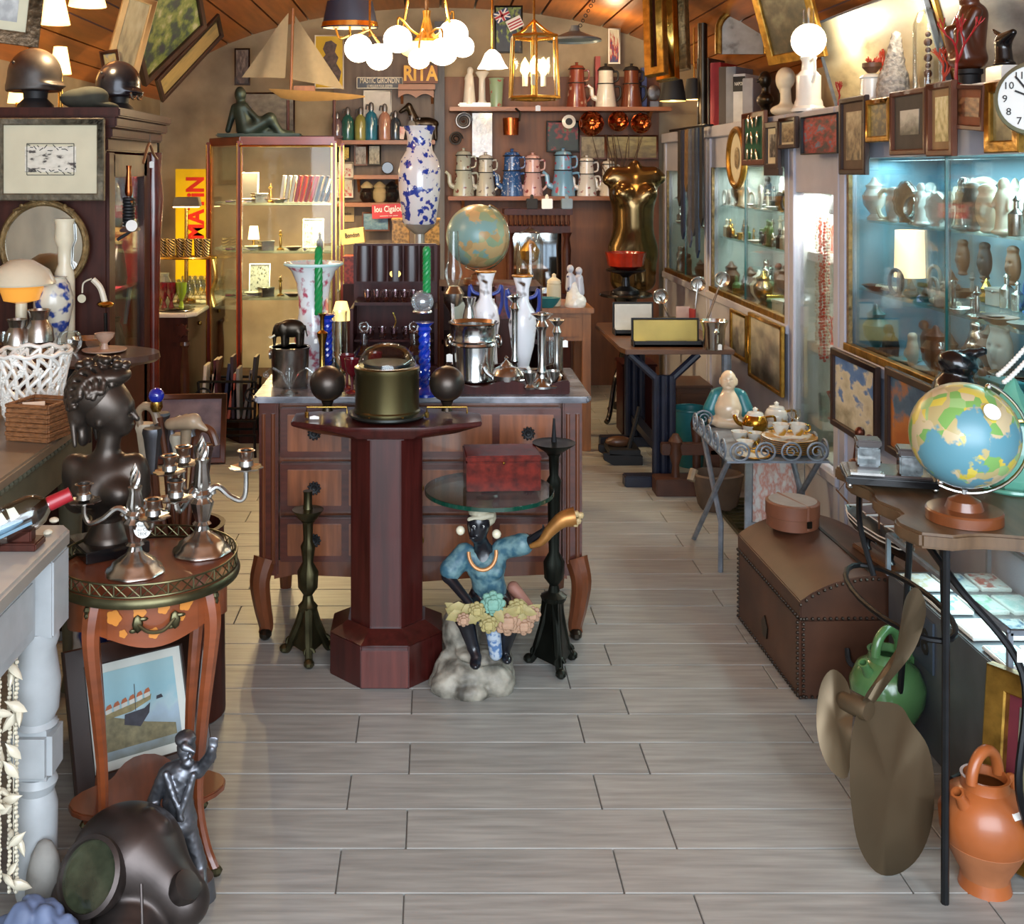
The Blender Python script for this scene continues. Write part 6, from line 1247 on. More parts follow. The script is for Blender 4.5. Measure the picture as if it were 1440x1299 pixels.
hung('hung_picture', 'tilted brown frame with rust brown portrait print next to the clock', 1342, 117, 1390, 184, BROWNFRAME, print_mat('rust portrait', [(.2, '3a1e12'), (.5, '7a4a2a'), (.8, 'a5744a')], 4, .2, seed=5), .016, .025, mm=mat('rust mount', '8a5234', .8), tilt=.08, X=XR-.06)
hung('hung_picture', 'heavy gold framed landscape behind the round clock at the right edge', 1391, 110, 1440, 217, GILT, print_mat('gold landscape', [(.2, '4a4228'), (.5, '9a9068'), (.8, 'c2bda0')], 3, .5, seed=6), .035)
hung('coral_poster', 'dark photograph print of red coral on the narrow white cabinet', 1131, 160, 1183, 218, BLACKM, print_mat('coral poster', [(.3, '2a2430'), (.5, '7a1a20'), (.62, 'a52a2a'), (.72, '56617a'), (.9, '7a86a5')], 6, .1, seed=2), .006)
hung('hung_picture', 'small dark framed brown photograph beside the coral poster', 1099, 164, 1123, 210, DARKFRAME, SEP, .02, .01)
hung('hung_picture', 'narrow dark frame with long cream mount and tiny portrait above the middle wall case', 1079, 170, 1098, 240, DARKFRAME, print_mat('tiny portrait', [(.2, '1a1a1a'), (.5, '4a4a48'), (.8, 'b5b0a0')], 4, .2, seed=9), .03, .03)
hung('key_rack_panel', 'pierced dark board with white knobs under the narrow dark frame', 1079, 236, 1100, 247, DARKFRAME, SEP, .02)
lc_ = hung('lure_case', 'framed green baize case of silver spoons and shells above the middle wall case', 1047, 156, 1079, 234, BROWNFRAME, mat('green baize', '0f4a34', .9, v=.15, sc_=30), .03)
rr = random.Random(3)
for i in range(9): LA([(0, -.035), (.012, -.016), (.015, .008), (.008, .03), (0, .038)], 10, sx=1, sy=.4).b('spoon_lure', SILVER, lc_, (-.11+.075*(i % 3)+rr.uniform(-.015, .015)+.03, -.018, -.085+.085*(i//3)), (0, rr.uniform(-.6, .6), 0))
Yo = 6.2; t = thing('oval_portrait', 'oval gilt framed sepia portrait hanging in front of the middle wall case', 'picture', (XR-.05, (XR-.05)*F/(1037-CX), W(0, 222, (XR-.05)*F/(1037-CX)).z), -PI/2)
LA([(0, 0), (.145, 0), (.145, .008), (0, .008)], 40, axis='Y').b('mount', MOUNT, t); LA([(0, -.004), (.06, -.004), (0, -.005)], 30, sx=.8, axis='Y').b('portrait', SEP, t); TU([(.155*cos(a), -.004, .155*sin(a)) for a in [2*PI*i/40 for i in range(40)]], .018, 8, True).b('gilt_frame', GILT, t)
# round clock
Yc_ = 3.02; t = thing('wall_clock', 'round wall clock in greenish brass case at the right edge above the blue-lit case', 'clock', W(1455, 138, 2.98), math.radians(-42)); r_ = .098
LA([(r_*.8, .08), (r_, .07), (r_*1.05, .01), (r_, -.01), (r_*.9, -.012)], 40, axis='Y', cap=False).b('case', mat('greenish brass', '8a8f78', .35, .8, v=.2), t); LA([(0, -.008), (r_*.92, .07), (r_*.92, -.008), (0, -.010)], 40, axis='Y').b('dial', mat('clock dial', 'd8d9d4', .4, v=.03), t)
for i in range(12): a = PI/2-2*PI*(i+1)/12; text('numeral', str(i+1), BLACKM, t, (r_*.72*cos(a), -.0112, r_*.72*sin(a)), .028, ex=.0003)
for a, L in ((2.7, .05), (2.2, .075)): BX((L/2*cos(a), -.013, L/2*sin(a)), (L, .001, .005), (0, -a, 0)).b('hand', BLACKM, t)
# ---- things standing on the cornice (Z 1.87)
CZ = 1.871
def top(px, X): Y = X*F/(px-CX); return V((X, Y, CZ)), Y/F
o, k = top(1137, XR+.02); base_y = 240-(CZ-EH)/k
t = thing('oil_lamp', 'white porcelain oil lamp with glowing milk glass globe and chimney on the cornice', 'lamp', o)
LA([(24*k, 0), (24*k, 4*k), (20*k, 8*k), (19*k, 14*k), (17*k, 18*k), (17*k, 50*k), (10*k, 58*k), (9*k, 70*k), (12*k, 76*k), (6*k, 80*k)], 24).b('body', WHITEP, t); MB().ball((0, 0, 100*k), 24*k, 24).b('globe', emis('milk globe', 'fff1d8', 3.0), t); LA([(8*k, 118*k), (8*k, 145*k)], 16, cap=False).b('chimney', GLASS, t); TU(spline([(0, -17*k, 40*k), (0, -26*k, 52*k), (0, -24*k, 72*k), (0, -10*k, 70*k)], 5), 2*k, 7).b('handle', WHITEP, t)
o, k = top(1104, XR+.12); q = lambda x, d, z: V((d*k, -x*k, z*k))
t = thing('plaster_bust', 'white plaster bust of a woman in profile beside the oil lamp', 'bust', o)
sculpt('body', [('e', q(2, 0, 56), (13*k, 16*k, 16*k)), ('e', q(-5, 0, 51), (10*k, 11*k, 14*k), None, 4*k), ('c', q(-14, 0, 53), q(-18, 0, 47), 2.2*k, 3*k, 1.5*k), ('e', q(-14, 0, 42), (3*k, 4*k, 2*k), None, 1.5*k), ('e', q(-10, 0, 39), (5*k, 6*k, 4*k), None, 2*k), ('e', q(13, 0, 58), (7*k, 9*k, 7*k), None, 3*k), ('c', q(2, 0, 44), q(4, 0, 20), 7*k, 8*k, 2*k), ('e', q(3, 0, 11), (21*k, 18*k, 9*k), None, 5*k), ('c', q(3, 0, 8), q(3, 0, 2), 13*k, 10*k, 3*k)], PLASTER, t, 56)
o, k = top(1076, XR+.1); t = thing('bronze_bust', 'small dark bronze bust in front of the books on the cornice', 'bust', o); sculpt('body', [('e', (0, 0, 58*k), (9*k, 9*k, 12*k)), ('c', (-8*k, 0, 58*k), (-11*k, 0, 55*k), 2*k, 2*k, 1*k), ('c', (0, 0, 50*k), (0, 0, 36*k), 4.5*k, 5*k, 1.5*k), ('e', (0, 0, 29*k), (11*k, 19*k, 10*k), None, 3*k), ('c', (0, 0, 22*k), (0, 0, 8*k), 7*k, 5*k, 3*k), ('e', (0, 0, 4*k), (14*k, 14*k, 5*k), None, 3*k)], BRONZE, t, 50)
o, k = top(1226, XR+.06); t = thing('porcelain_pot', 'white porcelain pot carrying a coral bowl in front of the bright print', 'pot', o); LA([(20*k, 0), (20*k, 4*k), (16*k, 8*k), (15*k, 34*k), (17*k, 36*k), (12*k, 40*k), (0, 42*k)], 22).b('body', WHITEP, t)
b_ = thing('coral_bowl', 'dark bowl with bristling orange coral on top of the white porcelain pot', 'bowl', o+V((0, 0, 42.5*k))); LA([(6*k, 0), (13*k, 8*k), (13*k, 14*k), (11*k, 14*k), (5*k, 4*k)], 18).b('bowl', CM['brown'], b_); m = MB(); rr = random.Random(5)
for i in range(22): a = rr.uniform(0, 6.28); r = rr.uniform(2, 14)*k; m.tube([(0, 0, 8*k), (r*.6*cos(a), r*.6*sin(a), 16*k), (r*1.1*cos(a), r*1.1*sin(a), rr.uniform(16, 24)*k)], [1.6*k, 1.3*k, .6*k], 5)
m.b('coral', CORAL, b_)
o, k = top(1256, XR+.10); m = MB(); t = sculpt('coral_horn', [('c', (0, 0, 14*k), (.0, -10*k, 92*k), 22*k, 6*k), ('c', (0, 0, 0), (0, 0, 30*k), 20*k, 20*k, 6*k)], mat('grey white coral horn', 'a39c92', .8, sc_=60, v=.4, bump=.8), None, 50, o, bump=(.004, 160)); tag(t, 'tall pitted grey white coral cone on the cornice', 'coral')
coral('coral_branch', 'orange coral branch behind the grey coral cone', top(1243, XR+.22)[0], .30, CORAL, 12); coral('coral_bush', 'bushy red coral beside the glass dome on the cornice', top(1328, XR+.08)[0], .20, CORAL, 21, 1.0); coral('coral_branch', 'red coral sprig standing above the coral poster', top(1180, XR+.04)[0], .14, CORALRED, 31)
o, k = top(1305, XR+.17); t = thing('glass_dome', 'tall clear glass dome on gilt foot with silver finial on the cornice', 'glass dome', o); LA([(26*k, 0), (26*k, 5*k), (22*k, 8*k)], 24).b('foot', GILT, t); LA([(20*k, 7*k), (20*k, 105*k), (14*k, 122*k), (0, 130*k)], 28).b('dome', GLASS, t); m = MB()
for i in range(8): m.ball((0, 0, (14+i*11)*k), (6-2*(i % 2))*k, 10)
m.b('turned_spindle', CM['brown'], t)
o, k = top(1362, XR+.12); t = thing('wooden_torso', 'polished brown wooden seated figure on a drum pedestal on the cornice', 'statue', o)
LA([(19*k, 0), (19*k, 6*k), (16*k, 8*k), (16*k, 22*k), (19*k, 24*k), (19*k, 30*k), (0, 30*k)], 24).b('drum', BLACKM, t); sculpt('body', [('e', (0, 0, 44*k), (24*k, 26*k, 16*k)), ('c', (-10*k, -14*k, 46*k), (-18*k, -16*k, 80*k), 12*k, 10*k, 6*k), ('c', (-10*k, 12*k, 46*k), (-20*k, 10*k, 84*k), 12*k, 10*k, 6*k), ('c', (4*k, 0, 55*k), (6*k, 0, 105*k), 18*k, 20*k, 10*k), ('c', (0, -20*k, 108*k), (-16*k, -18*k, 76*k), 9*k, 7*k, 4*k), ('c', (0, 18*k, 108*k), (-18*k, 12*k, 78*k), 9*k, 7*k, 4*k), ('e', (0, 0, 132*k), (14*k, 15*k, 18*k), None, 5*k)], mat('polished figure wood', '5a2c16', .28, v=.3, sc_=6, coat=.4), t, 66)
o, k = top(1412, XR+.04); t = thing('white_block', 'white box plinth beside the clock on the cornice', 'plinth', o); BX((0, 0, 11*k), (30*k, 46*k, 22*k)).b('block', WHITEP, t, bev=.003)
a_ = thing('animal_sculpture', 'black lacquered long-eared animal head on the white plinth by the clock', 'sculpture', o+V((0, 0, 22.5*k))); sculpt('head', [('c', (0, 0, 6*k), (0, 4*k, 30*k), 12*k, 11*k), ('c', (0, 0, 36*k), (0, -24*k, 44*k), 11*k, 5*k, 5*k), ('c', (0, 6*k, 40*k), (0, 30*k, 54*k), 6*k, 2*k, 3*k), ('e', (0, 0, 3*k), (14*k, 18*k, 5*k), None, 3*k)], BLACK, a_, 44)
m = MB(); o = V((XR+.03, 3.55, CZ))
coral('coral_spray', 'dark red hanging coral spray in front of the wooden figure', top(1345, XR+.02)[0], .30, CORALRED, 17, .8, th=.022)
# bright glazed print behind
quad_picture('large_print', 'large glazed engraving brightly lit behind the coral and dome on the cornice', 'picture', (V((1.99, 5.42, 1.875)), V((1.99, 4.22, 1.875)), V((1.86, 5.42, 2.32))), STEELGREY, print_mat('bright engraving', [(.2, '8a7a58'), (.45, 'cdbf95'), (.8, 'e2d9b8')], 4, .2, seed=3), .012)
quad_picture('large_print', 'wide silvery mirror backed print at the right behind the wooden figure', 'picture', (V((1.99, 4.16, 1.875)), V((1.99, 3.2, 1.875)), V((1.86, 4.16, 2.32))), GILT, print_mat('silvery print', [(.2, '4a4a4c'), (.5, '8a8a86'), (.8, 'b5b2a8')], 4, .2, seed=5), .03)
point('print_lamp', (XR+.08, 5.0, 2.22), 5, (1, .88, .68), .05); point('print_lamp', (XR+.08, 4.2, 2.22), 4, (1, .88, .68), .05)
# tilted gilt picture and arched mirror beyond the lamp
quad_picture('vault_painting', 'dark oil painting in gilt frame tilted above the oil lamp', 'painting', (W(1085, 92, 5.6), W(1165, 78, 5.2), W(1050, -20, 5.6)), GILT, print_mat('dark oil', [(.2, '1c1a14'), (.5, '4a4230'), (.8, '6f6a50')], 5, .2, seed=3), .05)
t = thing('arched_mirror', 'arch-topped picture in ornate gilt frame behind the large books', 'picture', W(1044, 76, 6.5)); k = 6.5/F
pts = [(-34*k, 0)]+[(34*k*cos(a), 34*k+28*k*sin(a)) for a in [PI-PI*i/16 for i in range(17)]]+[(34*k, 0)]
MB().prism(pts, 0, .02).b('print', print_mat('pale figure print', [(.2, '7a766c'), (.4, 'b5b1a5'), (.8, 'c9c6bb')], 4, .2, seed=2), t, smooth=False); TU([(x, -.005, z) for x, z in pts], 5*k, 8).b('gilt_frame', GILT, t)
# large books on the cornice of the middle case
BB = [(1000, 84, 22, '34383f', 'slate blue portfolio, farthest of the large books on the cornice'), (1018, 90, 14, 'a02030', 'red spined large book on the cornice'), (1030, 96, 12, '2a2026', 'black spined large book on the cornice'), (1040, 96, 10, '7c8088', 'grey spined large book on the cornice'), (1052, 106, 16, 'c9c9c6', 'white book with dark jacket lettered NAPOL on the cornice'), (1064, 112, 10, '8a8a90', 'pale grey thin book nearest the dark bust')]
for i, (px, yt_, w_, c, lab) in enumerate(BB):
    X = XR+.16; Y = X*F/(px-CX); k = Y/F; h = W(0, yt_, Y).z-CZ; t = thing('large_book', lab, 'book', (X, Y, CZ), -PI/2+.9, 'large books on the cornice')
    th_ = .03+.0012*w_; BX((0, 0, h/2), (th_*1.5, .26, h)).b('cover', mat('large book %d' % i, c, .5), t, bev=.003); BX((0, .004, h/2+.002), (th_*1.3, .25, h-.002)).b('pages', MOUNT, t, smooth=False)
    if i == 4: text('lettering', 'NAPOL', WHITEP, BX((0, -.132, h*.8), (th_*1.5, .002, h*.3)).b('dark_band', BLACKM, t), (0, -.134, h*.8), .03, ex=.0004, sx=.55)
# ================================================================ framed pictures under the sills
hung('sill_picture', 'blue and white relief picture in dark frame under the blue-lit case, left one', 1173, 499, 1238, 618, DARKFRAME, print_mat('blue white relief', [(.2, '8a8470'), (.42, 'b9b6a2'), (.55, 'c9c6b5'), (.62, '5a7fb5'), (.8, '3f6aa8')], 4, .35, seed=2), .028, X=XR-.04)
hung('sill_picture', 'orange and blue picture in dark frame behind the globe under the blue-lit case', 1250, 528, 1330, 660, DARKFRAME, print_mat('orange blue', [(.3, 'a5602c'), (.5, 'b5733a'), (.62, '4a6a86'), (.8, '2c4a6a')], 3, .3, seed=6), .03, X=XR-.04)
hung('sill_picture', 'gilt framed black and white photograph leaning under the middle wall case, farther one', 1030, 437, 1053, 505, GILT, print_mat('bw photo', [(.2, '3a3a38'), (.5, '8a8a84'), (.8, 'c2bfb0')], 3, .5, seed=4), .02, X=XR-.04)
hung('sill_picture', 'wide gilt framed etching leaning under the middle wall case, nearer one', 1056, 446, 1103, 545, GILT, print_mat('bw photo two', [(.2, '3a3a36'), (.5, '8a887e'), (.75, 'c2bda8')], 3, .5, seed=8), .02, X=XR-.04)
fg = thing('floor_grating', 'dark slatted brass floor grating at the foot of the wall cabinets', 'grating', (1.47, 4.55, .001)); 
for i in range(16): BX((0, i*.055, .008), (.26, .018, .014)).b('slat', BRONZE_G, fg)
for x in (-.13, .13): BX((x, .41, .008), (.016, .88, .016)).b('rail', BRONZE_G, fg)
quad_picture('leaning_print', 'coral pattern print leaning below the tray table', 'picture', (V((1.36, 4.86, .03)), V((1.60, 4.78, .03)), V((1.40, 4.96, .45))), STEELGREY, print_mat('coral print', [(.3, 'c9c6c0'), (.5, 'c2806a'), (.7, 'd5d0c8')], 7, .1, seed=5), .035)
# ================================================================ trestle table with cases
tz = .70
tt = thing('trestle_table', 'long wooden table on dark blue fluted trestle legs along the right aisle', 'table', (.965, 5.58, 0)); NAVY = mat('dark navy trestle paint', '1c2030', .4, v=.25, sc_=12)
MB().prism([(0, 0), (.55, 0), (.55, 1.0), (0, 1.0), (-.02, .9), (-.02, .08)], tz-.025, tz, 'Z').b('tabletop', WALNUT, tt, bev=.004)
for j, y in enumerate((.06, .88)):
    m = MB()
    for x in (.165, .205, .245): m.tube([(x, y, .06), (x, y, .56)], .021, 10)
    m.b('fluted_post', NAVY, tt); TU([(.17, y, .54), (.03, y, tz-.03)], .02, 8).tube([(.24, y, .54), (.38, y, tz-.03)], .02, 8).b('brace', NAVY, tt)
    BX((.20, y, .028), (.40, .085, .056)).b('foot', NAVY, tt, bev=.006)
BX((.205, .47, .16), (.05, .80, .04)).b('stretcher', NAVY, tt)
TU([(.52, .05, 0), (.52, .05, tz-.03)], .025, 10).b('grey_leg', STEELGREY, tt)
def tab(px, py): return G(px, py, tz)
def open_case(px, py, w, h, d, lab, inner, deep=.03):
    o = tab(px, py); k = o.y/F; w *= k; h *= k; t = thing('open_case', lab, 'case', o)
    BX((0, d/2, .006), (w, d, .012)).box((0, .004, deep/2), (w, .008, deep)).box((-w/2, d/2, deep/2), (.008, d, deep)).box((w/2, d/2, deep/2), (.008, d, deep)).b('case_base', BLACKM, t)
    BX((0, d/2, .014), (w-.012, d-.014, .006)).b('lining', inner, t)
    ld = BX((0, d+.012, h/2), (w, .012, h)).b('lid', BLACKM, t); m = MB()
    m.box((0, d+.003, h/2), (w-.014, .006, h-.014)); m.b('lid_lining', inner, ld, bev=.003); BX((0, .03, .02), (w*.7, .02, .008)).box((0, .06, .02), (w*.6, .015, .008)).b('silver_insert', SILVER, t)
    return t
open_case(895, 472, 58, 44, .10, 'open case lined in quilted white satin on the trestle table', mat('white satin', 'd5d2c6', .4, v=.1, sc_=8)); open_case(940, 488, 96, 38, .075, 'long open case lined in yellow satin at the front of the trestle table', mat('yellow satin', 'c2ab5c', .35, v=.15, sc_=6))
o = tab(1004, 491); k = o.y/F; t = thing('champagne_bucket', 'silver champagne bucket with mask handles at the right of the trestle table', 'bucket', o); LA([(13*k, 0), (14*k, 3*k), (16*k, 30*k), (20*k, 40*k), (19*k, 41*k), (15*k, 30*k), (12*k, 4*k)], 26).b('body', SILVER, t); MB().ball((0, -16*k, 26*k), 4*k, 8).b('mask_boss', SILVER, t); price_tag(t, (4*k, -17*k, 10*k), .02, .03)
o = tab(962, 470); t = thing('red_book', 'pale red bound booklet standing open behind the yellow case', 'book', o); BX((0, .03, .075), (.075, .005, .15)).b('cover', mat('pale pages', 'c9a594', .6), t); BX((.045, .01, .07), (.008, .06, .14), (0, 0, .4)).b('spine', mat('red book cover', '8f2a2c', .5), t)
o = tab(938, 466); t = thing('glass_inkwell', 'small glass and gilt casket behind the yellow case', 'casket', o); BX((0, 0, .035), (.11, .07, .07)).b('glass_body', GLASS, t, bev=.003); BX((0, 0, .074), (.115, .075, .008)).b('gilt_lid', GOLD, t, bev=.002)
for i, (px, py, a, lab) in enumerate(((948, 462, -.4, 'big tin ladle with bowl turned to the aisle'), (975, 460, .1, 'silver ladle standing upright in the utensil pot'), (990, 462, .35, 'wooden handled spoon in the utensil pot'))):
    o = tab(px, py); t = thing('ladle', lab+' on the trestle table', 'ladle', o); L = .20+.05*i; v = V((sin(a)*L, 0, cos(a)*L)); TU([(0, 0, .002), v], .007, 7).b('handle', SILVER_OLD, t); LA([(0, .012), (.03, .008), (.045, -.008), (.043, -.010), (.028, .004)], 18, axis='Y').b('bowl', SILVER_OLD, t, v)
# boxes and tools below it
def crate(name, lab, cat, px0, px1, ytop, ybot, mm, d=.3, rz=0.0):
    Y = EH*F/(ybot-CY); k = Y/F; t = thing(name, lab, cat, (((px0+px1)/2-CX)*k, Y+d/2, 0), rz); w, h = (px1-px0)*k, (ybot-ytop)*k
    BX((0, 0, h/2), (w, d, h)).b('carcass', mm, t, bev=.004); BX((0, 0, h+.006), (w+.02, d+.02, .014)).b('lid', mm, t, bev=.003); BX((0, -d/2-.004, h/2), (w*.8, .008, h*.8)).b('front_panel', mm, t, bev=.003); return t
crate('wooden_chest', 'reddish mahogany cupboard standing behind the trestle table', 'cupboard', 876, 922, 515, 614, MAHOG, .24)
crate('box_drawer', 'brown wooden box beneath the wall cabinet behind the trestle table', 'box', 952, 1000, 545, 622, WALNUT, .3)
t = thing('teal_bucket', 'teal green enamel bucket behind the trestle legs', 'bucket', G(971, 655)); k = t.location.y/F; LA([(17*k, 0), (25*k, 80*k), (27*k, 82*k), (24*k, 80*k), (16*k, 3*k)], 22).b('body', TEAL, t); MB().ring(25.5*k, 1.5*k, (0, 0, 81*k), 22).b('rim', TEAL, t)
t = thing('wooden_clamp', 'old brown wooden carpenter clamp in front of the teal bucket', 'clamp', G(965, 694)); k = t.location.y/F; HW_ = mat('worn tool wood', '4a2a1a', .5, v=.3)
BX((-15*k, 0, 12*k), (60*k, .12, 24*k)).b('base_block', HW_, t, bev=.004); LA([(6*k, 22*k), (5*k, 40*k), (9*k, 55*k), (7*k, 66*k), (10*k, 74*k), (4*k, 84*k)], 14, (-15*k, 0, 0)).lathe([(6*k, 22*k), (6*k, 70*k), (9*k, 95*k), (6*k, 105*k)], 14, (18*k, .05, 0)).b('screw', HW_, t); BX((6*k, .02, 62*k), (80*k, .05, 16*k)).b('crossbar', HW_, t, bev=.004); BX((40*k, .02, 32*k), (14*k, .05, 60*k)).b('jaw', HW_, t, bev=.004)
o = G(1008, 716); k = o.y/F; t = thing('wooden_bucket', 'rough brown hollowed wooden bucket with peg handle on the floor', 'bucket', o)
LA([(22*k, 0), (28*k, 8*k), (36*k, 50*k), (33*k, 52*k), (24*k, 10*k), (0, 8*k)], 24, sy=.8, flute=3, fl=.05).b('body', mat('rough hollowed wood', '5a4636', .7, v=.3, sc_=8, bump=.4), t); TU([(-38*k, -.02, 42*k), (-32*k, 0, 56*k)], 6*k, 8).b('peg', HORN, t)
t = thing('iron_sledge', 'black wooden sledge shaped plane on the floor under the trestle table', 'tool', G(874, 655)); k = t.location.y/F
for y in (0, .18): MB().prism([(-25*k, 8*k), (-10*k, 0), (30*k, 0), (30*k, 14*k), (-25*k, 18*k)], y, y+.03).b('runner', BLACKM, t, bev=.003)
BX((5*k, .1, 18*k), (44*k, .2, 8*k)).b('bed', BLACKM, t, bev=.003); MB().ball((0, .1, 28*k), 16*k, 14, (1.2, .6, .5)).b('brown_block', WALNUT, t); TU([(12*k, .05, 20*k), (20*k, .05, 50*k), (28*k, .06, 80*k)], .012, 7).b('handle', BLACKM, t)
# ================================================================ folding metal tray table with tea service and laughing figure
ty0, ty1, tx0, tx1, tzz = 4.20, 4.76, 1.11, 1.50, .50
ft = thing('tray_table', 'grey folding metal tray table with scrollwork sides holding a gilt tea service', 'table', (tx0, ty0, 0))
Lx, Ly = tx1-tx0, ty1-ty0
BX((Lx/2, Ly/2, tzz-.004), (Lx, Ly, .008)).b('tray', STEELGREY, ft, bev=.002)
for p_, d_ in (((0, 0), (1, 0)), ((0, Ly), (1, 0)), ((0, 0), (0, 1)), ((Lx, 0), (0, 1))):
    m = MB(); L = Lx if d_[0] else Ly; n = 4 if d_[0] else 5
    for i in range(n):
        c = V((p_[0]+d_[0]*L*(i+.5)/n, p_[1]+d_[1]*L*(i+.5)/n, tzz+.036)); m.tube([c+V((d_[0]*.036*cos(a), d_[1]*.036*cos(a), .034*sin(a))) for a in [2*PI*j/18 for j in range(18)]], .0045, 6, True)
        m.tube([c+V((d_[0]*r*cos(a), d_[1]*r*cos(a), r*sin(a))) for a, r in [(j*.55, .024-.0012*j) for j in range(15)]], .0035, 5)
    m.b('scroll_gallery', STEELGREY, ft)
for x in (.02, Lx-.02):
    TU([(x, .05, tzz-.01), (x, Ly+.06, 0)], .011, 7).b('leg', STEELGREY, ft); TU([(x+.012, Ly-.05, tzz-.01), (x+.012, .38*Ly, .20), (x+.012, .22, 0)], .011, 7).b('leg', STEELGREY, ft)
def tray(px, py): return G(px, py, tzz)
GP = mat('gilt painted porcelain', 'd5d2c6', .2, sc_=14, col2='b8862e', ramp=(.5, .57), coat=.4, det=2); GD = mat('gold glaze', 'b8862e', .2, .9, v=.15)
def cup(px, py, lab, s=1.0, kind='cup', z=0):
    o = tray(px, py); o.z += .001+z; t = thing('tea'+kind if kind in ('cup', 'pot') else ('plate' if s > 1.5 else kind), lab, kind, o)
    if kind == 'cup': LA([(.014*s, 0), (.016*s, .003), (.026*s, .02), (.034*s, .045), (.032*s, .045), (.022*s, .02), (0, .006)], 20).b('body', GP, t); TU(spline([(.03*s, 0, .038), (.047*s, 0, .036), (.045*s, 0, .018), (.026*s, 0, .014)], 5), .0035, 6).b('handle', GD, t)
    elif kind == 'saucer': LA([(.03*s, 0), (.034*s, .003), (.062*s, .012), (.060*s, .0135), (.03*s, .004), (0, .004)], 28).b('plate', GP, t); TU([(.061*s*cos(a), .061*s*sin(a), .0128) for a in [2*PI*i/28 for i in range(28)]], .0018, 5, True).b('gilt_rim', GD, t)
    else: LA([(.026, 0), (.028, .006), (.05, .035), (.052, .06), (.04, .082), (.034, .085)], 24).b('body', GP if s > 1 else GD, t); LA([(.036, .084), (.03, .095), (.008, .10), (.011, .11), (0, .118)], 18).b('lid', GP, t); TU(spline([(-.045, 0, .04), (-.075, 0, .055), (-.088, 0, .085)], 5), [.012]+[.009]*9+[.005], 8).b('spout', GD, t); TU(spline([(.045, 0, .075), (.08, 0, .075), (.078, 0, .035), (.048, 0, .03)], 5), .005, 7).b('handle', GD, t)
    return t
cup(1092, 603, 'gilt and white porcelain teapot at the rear of the tray table', 1.2, 'pot'); cup(1062, 612, 'all-gold glazed coffee pot beside the laughing figure', .9, 'pot')
for i, (px, py) in enumerate(((1048, 636), (1062, 624), (1040, 622), (1078, 610), (1055, 613), (1102, 603))): cup(px, py, '%s gilt porcelain teacup counted from the front left of the tray table' % NTH[i])
for i, px in enumerate((1098, 1122)): cup(px, 635, '%s gilt teacup standing on top of the stacked plates on the tray table' % ('left', 'right')[i], 1.0, 'cup', .064)
for i in range(7): cup(1110, 635, '%s gilt edged plate from the bottom of the stack on the tray table' % NTH[i], 1.75, 'saucer', .0125*i*.62)
cup(1060, 644, 'blue flowered saucer lying flat at the front of the tray table', 1.0, 'saucer')
o = tray(1122, 612); t = LA([(.018, 0), (.004, .006), (.004, .05), (.022, .075), (.02, .10), (.018, .10), (.02, .077)], 16).b('wine_glass', GLASS, None, o+V((0, .03, .001))); tag(t, 'clear small wine glass at the right rear of the tray table', 'glass')
o = tray(1026, 600); k = o.y/F; t = thing('laughing_figure', 'seated bald laughing porcelain figure in teal robe at the back of the tray table', 'figurine', o+V((0, .02, .001)), -.25)
FL = mat('pale porcelain skin', 'd2bb9c', .25, v=.06, coat=.4)
b = [('e', (0, 0, 64*k), (11*k, 12*k, 14*k)), ('e', (0, -5*k, 58*k), (9*k, 7*k, 7*k), None, 4*k), ('c', (0, 0, 50*k), (0, 0, 45*k), 8*k, 9*k, 3*k), ('e', (0, -4*k, 24*k), (20*k, 18*k, 19*k), None, 6*k), ('e', (0, -2*k, 38*k), (15*k, 12*k, 10*k), None, 5*k), ('c', (-12*k, -12*k, 6*k), (14*k, -16*k, 6*k), 8*k, 8*k, 4*k), ('c', (16*k, -2*k, 8*k), (24*k, -12*k, 8*k), 8*k, 6*k, 4*k), ('c', (-15*k, -2*k, 8*k), (-22*k, -10*k, 8*k), 8*k, 6*k, 4*k), ('e', (10*k, -18*k, 22*k), (5*k, 4*k, 4*k), None, 2*k), ('e', (0, -11.5*k, 63*k), (2*k, 2.5*k, 2.5*k), None, 1*k), ('-e', (-4*k, -11*k, 66*k), (2.2*k, 2*k, 1*k), None, .6*k), ('-e', (4*k, -11*k, 66*k), (2.2*k, 2*k, 1*k), None, .6*k), ('-e', (0, -12*k, 57*k), (3.6*k, 2.5*k, 1.8*k), None, .6*k)]
for s in (-1, 1): b.append(('e', (s*11*k, 1*k, 62*k), (2*k, 3*k, 5.5*k), None, 1*k))
for i in range(4): b.append(('c', ((6+i*2.4)*k, -21*k, 22*k), ((5+i*2.6)*k, -22.5*k, 17*k), 1.5*k, 1.2*k, .6*k))
sculpt('body', b, FL, t, 76); sculpt('robe', [('c', (-17*k, 2*k, 42*k), (-24*k, 0, 22*k), 9*k, 11*k), ('c', (17*k, 2*k, 42*k), (24*k, -2*k, 22*k), 9*k, 11*k, 4*k), ('c', (-12*k, 8*k, 44*k), (12*k, 8*k, 44*k), 8*k, 8*k, 4*k), ('c', (-20*k, 4*k, 14*k), (20*k, 6*k, 14*k), 10*k, 10*k, 5*k)], TEAL, t, 50)
